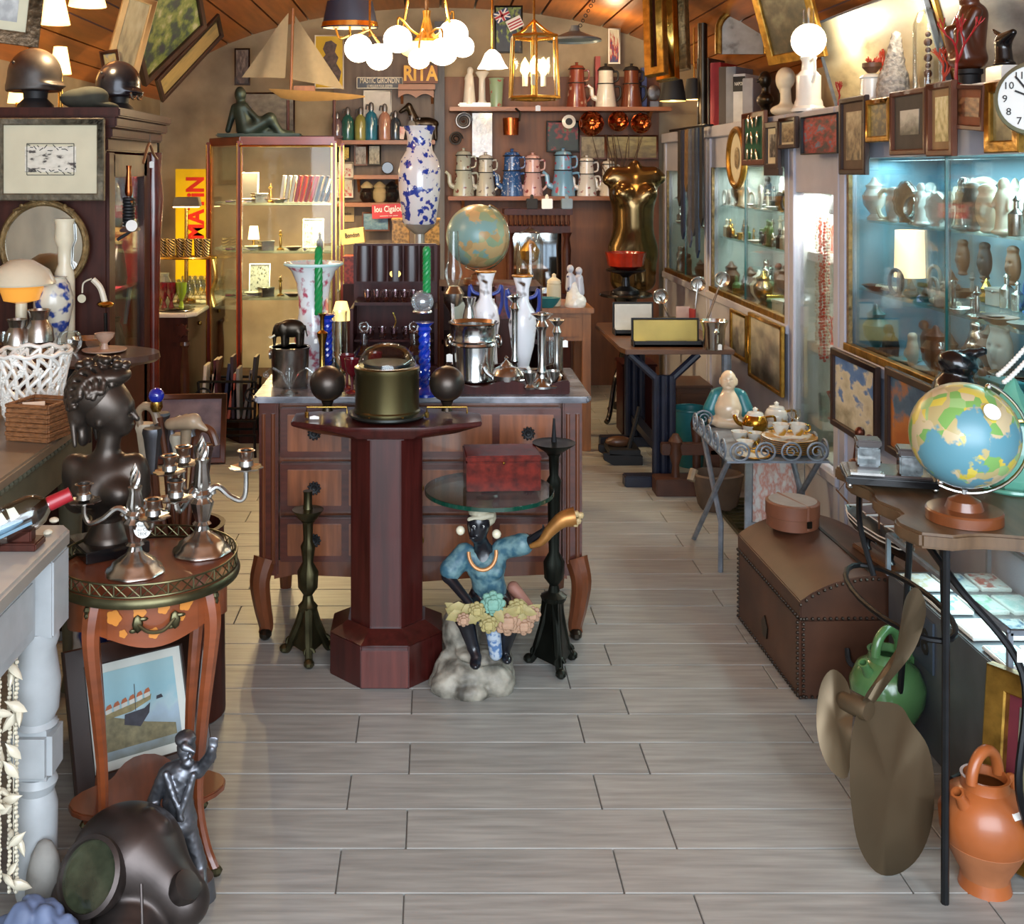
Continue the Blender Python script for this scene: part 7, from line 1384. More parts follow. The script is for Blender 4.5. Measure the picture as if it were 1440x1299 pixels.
# ================================================================ leather trunk with round case and ship model
tk = thing('leather_trunk', 'domed brown leather travelling trunk edged with brass nails on the floor at right', 'trunk', (1.105, 3.35, 0), math.radians(1.5)); Wd, Ld, Hb, Hl = .44, .62, .245, .375
BX((Wd/2, Ld/2, Hb/2), (Wd, Ld, Hb)).b('body', LEATHER, tk, bev=.006)
pts = [(0, Hb), (Wd, Hb)]+[(Wd-Wd*i/12, Hb+.055+(Hl-Hb-.055)*sin(PI*i/12)**.8) for i in range(13)]
ld = MB().prism(pts, -.004, Ld+.004).b('domed_lid', LEATHER, tk, bev=.003)
BX((Wd*.52, Ld/2, Hl+.0015), (.012, Ld, .003)).b('lid_seam', BLACKM, ld)
N_ = []
for i in range(25): N_ += [(Wd*i/24, -.006, Hb+.004), (Wd*i/24, -.004, .012)] if i < 25 else []
for i in range(13): N_.append((pts[2+i][0], -.007, pts[2+i][1]-.008)); 
for i in range(12): N_.append(((pts[2+i][0]+pts[3+i][0])/2, -.007, (pts[2+i][1]+pts[3+i][1])/2-.008))
for i in range(16): z = .015+i*.0155; N_ += [(.010, -.004, z), (-.003, .012, z), (Wd-.01, -.004, z), (-.003, Ld-.012, z)]
for i in range(30): y = .01+.6*i/29; N_ += [(-.004, y, Hb+.005), (-.003, y, .012)]
m = MB()
for p_ in N_: m.ball(p_, .0055, 6)
m.b('nail_heads', mat('dark brass nails', '4a4038', .35, .8), tk)['kind'] = 'stuff'
MB().prism([(.30, .06), (.34, .06), (.35, .10), (.32, .13), (.29, .10)], -.004, 0, 'X').b('lock_plate', BRONZE, tk)
TU(spline([(.14, -.01, .16), (.15, -.04, .12), (.28, -.04, .12), (.29, -.01, .16)], 5), .008, 7).b('carry_handle', BLACKM, tk)
LZ = lambda x: Hb+.055+(Hl-Hb-.055)*sin(PI*(1-x/Wd))**.8
rb_ = thing('round_case', 'round tan leather collar case with buckle lying on the trunk lid', 'case', (1.105+.14, 3.35+.50, Hl-.006), .3)
r_ = .088; LA([(0, 0), (r_, 0), (r_, .058), (0, .058)], 36).b('body', LEATHER2, rb_, bev=.003); LA([(r_+.002, .04), (r_+.003, .041), (r_+.003, .085), (r_-.004, .089), (0, .089)], 36).b('lid', LEATHER2, rb_); LA([(0, .0885), (r_-.007, .0885), (r_-.007, .0902), (0, .0902)], 36).b('lid_top', mat('pale leather top', '8a7d74', .5, v=.15), rb_); TU([(.0, -r_-.004, .01), (.0, -r_-.005, .088), (.0, r_, .0905)], .006, 6, sq=.4).b('strap', LEATHER2, rb_); BX((0, -r_-.008, .03), (.02, .005, .024)).b('buckle', BRONZE, rb_, bev=.002)
o = V((1.405, 3.50, LZ(.30)+.004)); sm = thing('ship_model', 'black and white sailing ship model on a wooden stand on the trunk', 'ship model', o, math.radians(97))
BX((0, 0, .008), (.26, .045, .016)).b('stand', WALNUT, sm, bev=.003); [LA([(.014, .016), (.008, .03), (.012, .05)], 12, (x, 0, 0)).b('pillar', BLACK, sm) for x in (-.07, .07)]
m = MB(); hs = [(-.19, .006, .075, .115), (-.16, .026, .052, .105), (-.06, .034, .046, .098), (.06, .034, .046, .098), (.15, .026, .052, .108), (.19, .012, .065, .122)]; vs = []; fs = []
for x, w_, zb_, zt_ in hs: vs += [(x, -w_, zt_), (x, -w_*.8, (zb_+zt_)/2), (x, 0, zb_), (x, w_*.8, (zb_+zt_)/2), (x, w_, zt_)]
for i in range(5):
    for j in range(4): fs.append((i*5+j, i*5+j+1, (i+1)*5+j+1, (i+1)*5+j))
    fs.append((i*5+4, i*5, (i+1)*5, (i+1)*5+4))
fs += [(0, 1, 2, 3, 4), (29, 28, 27, 26, 25)]; m._add(vs, fs).b('hull', BLACK, sm)
m = MB()
for s in (-1, 1):
    for z in (.10, .086): m.tube([(x, s*(w_+.001)*(1 if z > .095 else .93), z+(zt_-.098)*.8) for x, w_, zb_, zt_ in hs], .0022, 5)
m.b('white_strake', WHITEP, sm)
m = MB(); sl_ = MB()
for x in (-.11, 0, .11):
    m.tube([(x, 0, .10), (x, 0, .29)], .003, 6)
    for j, (z, w_) in enumerate(((.15, .05), (.20, .042), (.245, .03))): m.tube([(x, -w_, z), (x, w_, z)], .0018, 5); sl_.tube([(x+.006, -w_*.8, z-.004), (x+.008, 0, z-.008), (x+.006, w_*.8, z-.004)], .0045, 6)
for a, b_ in (((-.11, .29), (-.19, .12)), ((0, .29), (-.11, .12)), ((.11, .29), (0, .12)), ((.11, .29), (.27, .14))): m.tube([(a[0], 0, a[1]), (b_[0], 0, b_[1])], .001, 4)
m.tube([(.18, 0, .12), (.28, 0, .145)], .003, 6); m.b('masts_and_rigging', WALNUT, sm); sl_.b('furled_sails', WHITEP, sm)
# ================================================================ wavy-topped iron table with globe
wz = .80; wt = thing('iron_leg_table', 'small table with wavy-edged brown wooden top on thin iron legs', 'table', (1.09, 2.43, 0)); WT = mat('wavy table wood', '5c4630', .4, v=.3, sc_=5, st=(8, 1, 1))
pl = [(.05, 0)]+[(.05+.5*i/14, .012*sin(i*.9)) for i in range(1, 15)]+[(.55, .60)]+[(.55-.52*i/8, .60) for i in range(1, 9)]+[(.012*sin(i*1.25)-.005-.02*(i > 12), .58-.56*i/16) for i in range(17)]
MB().prism(pl, wz-.035, wz, 'Z').b('wavy_top', WT, wt, bev=.006)
for (x, y, x2, y2) in ((.06, .06, .025, -.01), (.26, .52, .30, .56), (.50, .06, .54, 0), (.19, .54, .17, .6)): TU(spline([(x, y, wz-.03), (x+(x2-x)*.3, y+(y2-y)*.3, .45), (x2, y2, 0)], 6), .0085, 8).b('leg', IRON, wt)
TU([(.05+.09*cos(a), .30+.24*sin(a), .545) for a in [2*PI*i/24 for i in range(24)]], .007, 7, True).b('iron_ring', IRON, wt)
TU(spline([(.06, .30, wz-.03), (.10, .10, .66), (.20, .0, .50), (.16, -.06, .28), (.24, .0, .10)], 8), .0085, 8).b('scroll_bracket', IRON, wt); TU(spline([(.10, .12, .20), (.25, .20, .19), (.40, .1, .14)], 6), .008, 8).b('stretcher', IRON, wt); TU(spline([(.05, .54, wz-.03), (.02, .46, .68), (.04, .42, .56)], 6), .007, 8).b('scroll_bracket', IRON, wt)
price_tag(wt, (.19, -.015, .56), .02, .03)
def globe(name, lab, o, r, base_r, mats, tilt=.41, wood=None):
    t = thing(name, lab, 'globe', o, -.5); sea, land = mats
    LA([(0, 0), (base_r, 0), (base_r, .022), (base_r*.96, .026), (base_r*.5, .026), (base_r*.42, .045), (base_r*.2, .055), (.008, .06)], 40).b('base', wood or mat('globe base wood', '6b3a1e', .3, v=.2, coat=.4), t)
    c = V((0, 0, .075+r)); ax = V((sin(tilt), 0, cos(tilt)))
    MB().ball(c, r, 40).b('sphere', mats, t) if not isinstance(mats, tuple) else MB().ball(c, r, 40).b('sphere', sea, t)
    TU([c+V(((r+.012)*sin(a), 0, (r+.012)*cos(a))) for a in [tilt+PI*i/24 for i in range(25)]], .006, 8, sq=.6).b('meridian_arm', SILVER, t)
    for s in (-1, 1): MB().ball(c+ax*(r+.006)*s, .008, 10).b('axis_cap', SILVER, t)
    TU([(0, 0, .055), (0, 0, .07)], .008, 8).b('neck', SILVER, t); return t, c
def globe_mat(name, sea, lands, sc_):
    M = bpy.data.materials.new(name); M.use_nodes = True; nt = M.node_tree; N = nt.nodes; L = nt.links; b = N['Principled BSDF']; b.inputs['Roughness'].default_value = .33; tc = N.new('ShaderNodeTexCoord')
    n = N.new('ShaderNodeTexNoise'); n.inputs['Scale'].default_value = sc_; n.inputs['Detail'].default_value = 5; L.new(tc.outputs['Object'], n.inputs['Vector']); cr = N.new('ShaderNodeValToRGB'); cr.color_ramp.elements[0].position = .45; cr.color_ramp.elements[1].position = .465; L.new(n.outputs['Fac'], cr.inputs[0])
    v = N.new('ShaderNodeTexVoronoi'); v.inputs['Scale'].default_value = sc_*5; L.new(tc.outputs['Object'], v.inputs['Vector']); c2 = N.new('ShaderNodeValToRGB'); c2.color_ramp.interpolation = 'CONSTANT'; e = c2.color_ramp.elements
    for i, h in enumerate(lands):
        q = e[i] if i < 2 else e.new(i/len(lands)); q.position = i/len(lands); q.color = (*rgb(h), 1)
    L.new(v.outputs['Color'], c2.inputs[0]); mx = N.new('ShaderNodeMix'); mx.data_type = 'RGBA'; L.new(cr.outputs[0], mx.inputs[0]); mx.inputs[6].default_value = (*rgb(sea), 1); L.new(c2.outputs[0], mx.inputs[7]); L.new(mx.outputs[2], b.inputs['Base Color']); return M
gb = G(1356, 731, wz); gb.z += .001
t, c = globe('terrestrial_globe', 'blue world globe with yellow and green countries on wooden base at the right table', gb, .119, .083, (globe_mat('political globe', '578794', ('b8a53a', 'c0ad48', '6f9a52', 'b8a682', 'a8996a', '88a86a'), 7.5), 0))
LA([(0, -.001), (.019, -.001), (.019, .001), (0, .001)], 20).b('round_tag', PAPERW, t, c+V((.06, -.085, .075)), V((0, 0, 1)).rotation_difference(V((.06, -.085, .075))).to_euler())
o = G(1262, 695, wz); ik = thing('inkstand', 'black lacquered inkstand with two crystal inkwells in front of the globe', 'inkstand', o+V((0, .03, .001)), math.radians(-14))
BX((0, .06, .022), (.22, .15, .020)).b('tray', BLACK, ik, bev=.004); BX((0, .06, .034), (.19, .12, .006)).b('upper_step', mat('brown lacquer', '3a241a', .3, coat=.4), ik, bev=.002)
for x, y in ((-.10, 0), (.10, 0), (-.10, .12), (.10, .12)): MB().ball((x, y, .007), .008, 10).b('ball_foot', SILVER, ik)
for x, y in ((-.045, .10), (.045, .03)): w_ = BX((x, y, .062), (.055, .055, .05)).b('inkwell', mat('crystal inkwell', '6f787a', .08, v=.6, sc_=45, coat=.6), ik, bev=.004); BX((x, y, .096), (.062, .062, .018)).b('inkwell_lid', mat('inkwell lid', '4a403c', .3, v=.2), w_, bev=.004)
BX((-.06, .0, .04), (.08, .03, .006)).b('pen_groove', SILVER_OLD, ik)
m = MB(); o = G(1213, 655, wz); t = thing('bronze_group', 'small reddish bronze figure group at the far left of the iron legged table', 'figurine', o+V((0, .02, .001))); sculpt('body', [('c', (0, 0, .01), (0, 0, .06), .018, .013, .008), ('e', (0, 0, .085), (.014, .014, .016), None, .006), ('c', (.03, .01, .01), (.03, .01, .045), .014, .011, .006), ('e', (.03, .01, .065), (.011, .011, .013), None, .005), ('c', (.01, -.01, .05), (.035, -.015, .035), .006, .005, .003), ('e', (.015, 0, .006), (.045, .03, .008), None, .004)], mat('red bronze', '5c3020', .35, .7, v=.3), t, 46)
GJ = mat('celadon green ceramic', '5fa08a', .22, v=.12, sc_=8, coat=.4)
o = V((1.46, 2.80, wz+.001)); t = thing('green_jar', 'green pagoda-lidded ceramic jar with gilt bands behind the globe', 'jar', o); LA([(.05, 0), (.055, .01), (.06, .06), (.058, .16), (.045, .18)], 8).b('body', GJ, t); LA([(.075, .18), (.07, .19), (.04, .22), (.02, .25), (.012, .27), (0, .28)], 8, flute=4, fl=.04).b('pagoda_lid', GJ, t); MB().ring(.074, .005, (0, 0, .183), 24).b('gilt_band', GOLD, t); MB().ball((-.03, -.055, .13), .016, 12).b('gilt_boss', GOLD, t); MB().ring(.08, .006, (0, 0, .005), 28).b('foot_ring', GJ, t)
o = V((1.37, 2.92, wz+.001)); t = thing('carved_black_figure', 'glossy black carved seated figure between the globe and the blue-lit case', 'sculpture', o); sculpt('body', [('e', (0, 0, .05), (.06, .06, .05)), ('c', (0, 0, .08), (.0, 0, .22), .05, .055, .02), ('e', (.01, 0, .29), (.05, .045, .035), (0, .3, 0), .012), ('c', (-.04, -.03, .22), (-.05, -.05, .12), .02, .017, .01), ('c', (.05, -.03, .22), (.05, -.06, .10), .02, .017, .01), ('c', (-.02, 0, .30), (.07, -.01, .325), .02, .012, .008)], BLACK, t, 60, bump=(.002, 150))
t = thing('pearl_necklace', 'double string of white pearls hanging at the right edge above the green jar', 'necklace', V((1.46, 2.80, wz+.285))); m = MB()
for s in (0, 1):
    for i in range(20): a = i/19; m.ball((-.035+.12*a, -.03*s-.0*a, .0+.13*a**1.15-.012*s), .0068, 8)
m.b('pearls', WHITEP, t)['kind'] = 'stuff'; TU([(.085, 0, .13), (.10, 0, .16)], .002, 5).b('clasp', SILVER, t)
# ================================================================ propeller, jugs, tile case, gilt painting
PROP = mat('bronze propeller', '63543f', .48, .65, v=.2, sc_=3); Yq = 2.475; k = Yq/F; P = PX(1206, CY+EH*F/Yq, Yq); o = P.o; pp = thing('ship_propeller', 'bronze three-bladed ship propeller standing on one blade on the floor', 'propeller', o)
hub = P.p(1206, 992); LA([(0, -.032), (13*k, -.03), (15*k, -.02), (16*k, .03), (10*k, .045), (0, .05)], 28, axis='Y').xf(Matrix.Translation(hub) @ Matrix.Rotation(.55, 4, 'Z')).b('hub', PROP, pp)
def blade(pts_, yoff, nm='blade'):
    pts_ = [tuple(v) for v in spline(list(pts_)+[pts_[0]], 4)[:-1]]; n = len(pts_); vs = []; cx_ = sum(p[0] for p in pts_)/n; cy__ = sum(p[1] for p in pts_)/n; vf = []
    for sgn in (-1, 1):
        for x, y, d in pts_: vf.append(W(x, y, Yq+d+sgn*.0045)-o)
        for x, y, d in pts_: vf.append(W(cx_+(x-cx_)*.55, cy__+(y-cy__)*.55, Yq+d*.8+.01+sgn*.008)-o)
        vf.append(W(cx_, cy__, Yq+.012+sgn*.010+sum(p[2] for p in pts_)/n*.6)-o)
    h_ = 2*n+1; fs = []
    for b_ in (0, h_):
        for i in range(n): j = (i+1) % n; fs += [(b_+i, b_+j, b_+n+j, b_+n+i), (b_+n+i, b_+n+j, b_+2*n)]
    for i in range(n): j = (i+1) % n; fs.append((i, j, h_+j, h_+i))
    MB()._add(vf, fs).build(nm, PROP, pp, ang=60)
blade([(1213, 985, 0), (1262, 990, .03), (1282, 1016, .05), (1305, 1050, .05), (1314, 1100, .05), (1310, 1160, .05), (1292, 1205, .045), (1262, 1229, .04), (1232, 1226, .03), (1208, 1190, .0), (1197, 1130, -.03), (1195, 1070, -.04), (1200, 1020, -.03)], 0)
blade([(1210, 1000, 0), (1228, 990, .0), (1250, 960, .02), (1285, 915, .03), (1302, 865, .03), (1297, 835, .02), (1285, 826, .01), (1272, 845, -.02), (1265, 890, -.04), (1252, 940, -.04), (1218, 975, -.03)], 0)
blade([(1200, 1000, 0), (1192, 960, .02), (1172, 941, .05), (1155, 960, .05), (1148, 1005, .04), (1153, 1050, .02), (1170, 1085, 0), (1192, 1092, -.02), (1197, 1040, -.03)], 0)
def cruche(px, py, Y, s, mm, lab, name, m2=None):
    P_ = PX(px, CY+EH*F/Y, Y); k = P_.k*s; t = thing(name, lab, 'jug', (P_.o.x, Y, 0), .5)
    LA([(0, 0), (36*k, 0), (34*k, 8*k), (32*k, 22*k), (46*k, 48*k), (60*k, 78*k), (62*k, 105*k), (50*k, 132*k), (33*k, 144*k), (31*k, 152*k), (33*k, 160*k), (29*k, 160*k), (27*k, 148*k)], 36).b('body', mm, t)
    if m2: LA([(33*k, 9*k), (32.4*k, 22*k), (46.5*k, 48*k), (56*k, 68*k), (55*k, 69*k), (45*k, 50*k), (31*k, 22*k)], 36, cap=False).b('unglazed_band', m2, t)
    TU([(30*k*cos(a), 0, 155*k+40*k*sin(a)) for a in [PI*i/18 for i in range(19)]], 8*k, 12).b('bail_handle', mm, t); TU(spline([(46*k, 0, 135*k), (60*k, 0, 142*k), (66*k, 0, 118*k), (58*k, 0, 108*k)], 6), 6*k, 10).b('ear_handle', mm, t); LA([(10*k, 0), (7*k, 16*k), (9*k, 26*k), (6*k, 26*k), (5*k, 14*k)], 14).b('spout', mm, t, (-46*k, 0, 130*k), (0, -.6, 0))
    return t, k
t, k = cruche(1385, 0, 2.48, .98, TERRA, 'orange glazed terracotta jug with hoop handle at the bottom right corner', 'terracotta_jug', mat('unglazed terracotta', '9b5f3a', .6, v=.15)); BX((-4*k, -52*k, 128*k), (14*k, .002, 9*k), (-.7, 0, -.1)).b('price_tag', PAPERW, t)
cruche(1248, 0, 3.10, .82, mat('green glaze', '527c4b', .22, v=.15, sc_=5, coat=.5), 'light green glazed jug with hoop handle behind the propeller', 'green_jug')
tcx = thing('tile_case', 'low glass display case of painted tiles under the iron legged table', 'display case', (1.36, 2.62, 0)); CL, CW, CH = .70, .30, .46
BX((CW/2, CL/2, .20), (CW, CL, .40)).b('base', mat('grey steel case', '54585c', .4, .2), tcx, bev=.003)
m = MB()
for x in (0, CW):
    for y in (0, CL): m.box((x, y, .45), (.012, .012, .12))
for x in (0, CW): m.box((x, CL/2, .51), (.012, CL, .012))
for y in (0, CL): m.box((CW/2, y, .51), (CW, .012, .012))
m.b('steel_frame', STEELGREY, tcx); BX((CW/2, CL/2, .514), (CW, CL, .005)).b('glass_top', PANE, tcx)
BX((-.004, .46, .30), (.006, .14, .14)).b('number_plate', mat('navy plate', '3a4450', .5), tcx); text('number', '08', BLACKM, tcx, (-.008, .46, .30), .10, (PI/2, 0, -PI/2), .0005, bold=.02)
for i in range(12):
    c_ = ('7fb5b8', '8fc2a0', 'a9c9c2', 'c2b8a0', '4a7a9a', 'b04a3a')[i % 6]; t = thing('painted_tile', '%s square painted tile from the near left corner of the tile case' % NTH[i], 'tile', (1.36+.055+.095*(i % 3), 2.62+.10+.165*(i//3), .402), .05*sin(i)); t.scale = (.85, 1, 1); BX((0, 0, .005), (.10, .12, .010)).b('tile_body', WHITEP, t, bev=.002); BX((0, 0, .0105), (.085, .105, .001)).b('glaze', mat('tile glaze %d' % (i % 6), c_, .2, sc_=40, col2='d2d8d2', ramp=(.45, .55)), t, smooth=False)
area('tile_case_strip', (1.5, 2.97, .50), (0, 0, 0), .2, 1.8, CYAN, .5)
quad_picture('gilt_painting', 'dark landscape painting in gilt frame with red inner edge leaning at the right edge', 'painting', (V((1.285, 2.60, .01)), V((1.52, 2.24, .01)), V((1.325, 2.62, .44))), GILT, print_mat('murky landscape', [(.1, '3a3828'), (.4, '6a6a50'), (.6, '7a7860'), (.8, '565a50')], 3, .4, seed=3), .05, .025, .03, mat('red velvet slip', '5a1420', .7))
# ================================================================ BACK: shelves, enamel ware, cabinet, lamps
ZB = lambda y, Y: W(0, y, Y).z
PINE = mat('orange pine shelf', '8a5530', .4, v=.25, sc_=5, st=(.6, 6, 6))
BX((W(772, 0, 8.28).x, 8.28, 1.15), (W(930, 0, 8.28).x-W(622, 0, 8.28).x, .03, 2.3)).b('trim_2', mat('orange brown back panel', '6e4224', .5, v=.25, sc_=5, st=(5, 5, .6)))['kind'] = 'structure'
BX((W(545, 0, 8.28).x, 8.285, 1.3), (W(622, 0, 8.28).x-W(470, 0, 8.28).x, .03, 2.6)).b('trim_3', mat('grey board wall', '6f625a', .6, v=.2, sc_=5, st=(5, 5, .6)))['kind'] = 'structure'
def shelf(x0, x1, y, lab, Y0=8.02, Y1=8.26, th=.03):
    z = ZB(y, Y0); a, b = W(x0, 0, Y0).x, W(x1, 0, Y0).x; t = thing('wall_shelf', lab, 'shelf', ((a+b)/2, Y1, z)); BX((0, (Y0-Y1)/2, -th/2), (b-a, Y1-Y0, th)).b('board', PINE, t, bev=.003)
    for s in (-1, 1): MB().prism([(0, -th), (-.14, -th), (0, -.13)], s*(b-a)*.42-.01, s*(b-a)*.42+.01, 'X').b('bracket', PINE, t)
    return z
SA = shelf(632, 945, 150, 'upper pine shelf holding white and brown enamel coffee pots'); SB = shelf(630, 905, 276, 'lower pine shelf holding the row of floral enamel coffee pots')
SC = shelf(468, 612, 197, 'left pine shelf holding the soda siphons'); SD = shelf(497, 562, 246, 'short pine shelf of small framed cards'); SE_ = shelf(468, 562, 285, 'lower left pine shelf of tobacco jars'); SF = shelf(560, 612, 118, 'high shelf under the yellow letters', th=.04)
sh = thing('scalloped_valance', 'scalloped brown wooden valance below the yellow letters', 'valance', W(585, 128, 8.1)); MB().prism([(-.13, .04), (.13, .04), (.13, -.05)]+[(.13-.26*i/16, -.05+.03*abs(sin(i*PI/8))) for i in range(1, 16)]+[(-.13, -.05)], 0, .02).b('board', PINE, sh)
text('lettering', 'RITA', mat('yellow letters', 'd9a516', .4), tag(BX((0, .012, 0), (.25, .01, .135)).b('letter_sign', mat('brown sign board', '6a3a22', .5), None, W(591, 104, 8.06)), 'brown board with yellow block letters RITA on the high shelf', 'sign'), (0, .004, 0), .15, ex=.006, sx=.78, bold=.03)
def sign(name, lab, x0, y0, x1, y1, bg, lines, fg, Y=8.0, size=.05, sx=1.0, rot=0.0, d=.01, bold=.015, edge=None):
    c = W((x0+x1)/2, (y0+y1)/2, Y); k = Y/F; t = thing(name, lab, 'sign', c, (0, rot, 0)); BX((0, d/2, 0), ((x1-x0)*k, d, (y1-y0)*k)).b('panel', bg, t, bev=.002)
    if edge:
        w, h = (x1-x0)*k*.97, (y1-y0)*k*.88; m = MB()
        for s in (-1, 1): m.box((0, -.001, s*h/2), (w, .002, .006)).box((s*w/2, -.001, 0), (.006, .002, h))
        m.b('border', edge, t)
    for s_, z, sz in lines: text('lettering', s_, fg, t, (0, -.002, z*k), sz, ex=.001, sx=sx, bold=bold)
    return t
sign('enamel_sign', 'dark blue grey enamel sign lettered MASTIC GIRONDIN', 501, 108, 567, 125, mat('slate enamel', '2c3340', .4), [('MASTIC GIRONDIN', 3, .058), ('LE MEILLEUR POUR GREFFER', -4.5, .026)], CREAM, 8.22, sx=.58, edge=CREAM)
sign('red_sign', 'small red sign with white script lou Cigalou', 523, 287, 570, 307, mat('red sign', 'b5202c', .4), [('lou Cigalou', 3, .062), ('--------- --- -----', -6, .03)], WHITEP, 8.005, sx=.72, rot=-.04)
sign('oval_sign', 'cream oval wooden sign left of the red sign', 476, 291, 498, 312, mat('cream sign', 'c2a878', .5), [('Bondon', 1, .034)], BLACKM, 8.25, sx=.7)
sign('cream_box', 'cream cardboard box tilted on the cabinet behind the liqueur chest', 479, 322, 512, 343, mat('cream card box', 'b59a68', .6), [('Bondon', 2, .042)], BLACKM, 7.0, sx=.7, rot=-.12, d=.12)
for i, (x0, y0, x1, y1, lab, stops, fm_, Y) in enumerate(((475, 205, 493, 227, 'tiny yellow and black card on the left boards', [(.3, '1a1a1a'), (.5, 'c9a516'), (.8, 'd9c05a')], BLACKM, 8.2), (498, 204, 517, 233, 'grey portrait photograph card between the small shelves', [(.2, '3a3634'), (.5, '8a8480'), (.8, 'b5b0a8')], BROWNFRAME, 8.2), (517, 203, 536, 233, 'pale portrait card in thin frame next to the grey portrait', [(.2, '4a4640'), (.5, '9a9480'), (.8, 'c2bda8')], BLACKM, 8.2), (474, 228, 497, 250, 'white advertising card with red band on the left boards', [(.3, 'a5303a'), (.45, 'c9c4b8'), (.8, 'd5d0c6')], PAPERW, 8.2), (474, 251, 497, 278, 'pale leaflet with red print under the white card', [(.3, 'b5484a'), (.5, 'c2bcae'), (.8, 'cfcabc')], PAPERW, 8.2),
        (509, 298, 548, 325, 'small blue seaside poster under the red sign', [(.2, '3a5a7a'), (.5, '5a86a5'), (.8, '8aa5b5')], BROWNFRAME, 8.1), (511, 127, 551, 176, 'white poster behind the soda siphons', [(.2, 'a5484a'), (.3, 'c2beb5'), (.8, 'd2cec6')], PAPERW, 8.22), (768, 170, 815, 214, 'dark advertising panel with coloured bars and red stripe', [(.2, '141814'), (.5, '1c2a1e'), (.62, '8a1a1a'), (.75, '2a6a3a'), (.9, '14161a')], BLACKM, 8.2), (815, 190, 852, 224, 'brownish framed print behind the copper moulds', [(.2, '5a4a30'), (.5, '8a7a58'), (.8, 'a5946a')], BROWNFRAME, 8.2), (855, 40, 872, 90, 'tall card with red and blue parrot behind the white coffee pot', [(.3, '2a3a6a'), (.45, 'a5302a'), (.6, 'c2bda8'), (.9, 'cfcab8')], PAPERW, 8.15), (695, 8, 735, 75, 'dark panel with flag postcards hung high at the back', [(.2, '101216'), (.5, '1a2028'), (.65, '8a9a3a'), (.8, '20242a')], BLACKM, 7.6), (330, 68, 352, 120, 'dark framed picture high on the back stone wall behind the boat', [(.2, '2a2a2c'), (.5, '5a4a42'), (.8, '8a7a70')], DARKFRAME, 8.1), (332, 130, 415, 186, 'large dark framed scene behind the green bronze', [(.2, '3a3834'), (.5, '6a645a'), (.8, '8a8478')], DARKFRAME, 8.15), (852, 190, 925, 224, 'wide dull mirror panel behind the dry twigs', [(.2, '6a5a3c'), (.5, '8a7848'), (.7, 'a5945a')], BROWNFRAME, 8.2))):
    k = Y/F; picture('wall_card', lab, 'picture', W((x0+x1)/2, (y0+y1)/2, Y), (x1-x0)*k, (y1-y0)*k, 0, fm_, print_mat('card %d' % i, stops, 5, .3, seed=i), .012, 0, None, .012)
yp = picture('yellow_poster', 'yellow advertising poster with a plain seated figure behind the sailing boat', 'poster', W(463, 87, 7.9), 41*7.9/F, 75*7.9/F, 0, PAPERW, mat('poster yellow', 'c9a820', .5, v=.05), .008, 0, None, .008); k = 7.9/F
MB().prism([(x*k, z*k) for x, z in ((-13, -28), (14, -28), (17, -14), (10, -2), (13, 6), (8, 14), (11, 24), (3, 30), (-5, 28), (-9, 18), (-5, 10), (-12, 2), (-15, -12))], -.005, -.002).b('printed_figure', mat('poster figure', '4a3a38', .5, sc_=40, v=.6), [c for c in KIDS(yp) if c.name.startswith('picture')][0])
k = 7.5/F; NV, RD = mat('flag navy', '1c2a5a', .5), mat('flag red', 'a52028', .5)
for i, px in enumerate((706, 724)):
    t = thing('flag_postcard', ('union flag postcard on the dark panel', 'paler red and white striped flag postcard lower on the dark panel')[i], 'postcard', W(px, 22+11*i, 7.55), (0, -.45, 0)); BX((0, 0, 0), (22*k, .003, 16*k)).b('card', (NV, PAPERW)[i], t)
    if i: [BX((0, -.003, z*k), (20*k, .002, 2*k)).b('stripe', RD, t) for z in (-5, -1, 3)]
    else: BX((0, -.003, 0), (24*k, .002, 2*k), (0, .62, 0)).box((0, -.003, 0), (24*k, .002, 2*k), (0, -.62, 0)).box((0, -.004, 0), (22*k, .002, 5*k)).box((0, -.004, 0), (5*k, .002, 16*k)).b('white_cross', PAPERW, t); BX((0, -.006, 0), (22*k, .002, 3*k)).box((0, -.006, 0), (3*k, .002, 16*k)).b('red_cross', RD, t)
# soda siphons
def siphon(px, yt_, w, c, lab):
    Y = 8.10; k = Y/F; o = W(px, 0, Y); o.z = SC+.001; h = (197-yt_)*k; r = w*k; t = thing('soda_siphon', lab, 'siphon', o)
    LA([(0, 0), (r*.95, 0), (r, h*.05), (r, h*.55), (r*.8, h*.68), (r*.35, h*.76), (r*.35, h*.8)], 18).b('bottle', mat('siphon '+c, c, .12, v=.2, coat=.7), t); LA([(r*.42, h*.78), (r*.45, h*.88), (r*.3, h*.97), (0, h)], 12).b('metal_head', PEWTER, t); TU([(0, 0, h*.9), (-r*.7, -.01, h*.92), (-r*.8, -.01, h*.8)], r*.16, 6).b('nozzle', PEWTER, t)
for a in ((474, 157, 8, '6a5c66', 'mauve grey glass soda siphon, leftmost on the shelf'), (489, 150, 9, '1f5a55', 'dark teal glass soda siphon second from left'), (507, 150, 8.5, '8a8a4a', 'olive yellow glass soda siphon'), (522, 143, 9, '1f6a86', 'bright blue green glass soda siphon in the middle of the row'), (541, 145, 9, 'a57a68', 'pinkish tan glass soda siphon'), (556, 155, 8, '2c3a46', 'dark slate glass soda siphon'), (579, 160, 7, '8a8c8c', 'small clear glass soda siphon near the post'), (590, 164, 5, '1f3a7a', 'small navy glass siphon at the right end of the row')): siphon(*a)
ta = sculpt('bronze_horse', [('e', (0, 0, .12), (.10, .045, .05)), ('c', (-.07, 0, .13), (-.12, 0, .25), .035, .024, .02), ('c', (-.12, 0, .25), (-.18, 0, .21), .022, .014, .01)]+[('c', (x, y, .1), (x*1.1, y, .01), .02, .014, .01) for x in (-.06, .07) for y in (-.02, .02)], BRONZE, None, 50, W(598, 176, 8.12)); ta.location.z = SC+.001; tag(ta, 'dark bronze horse beside the grey post above the tall vase', 'figurine')
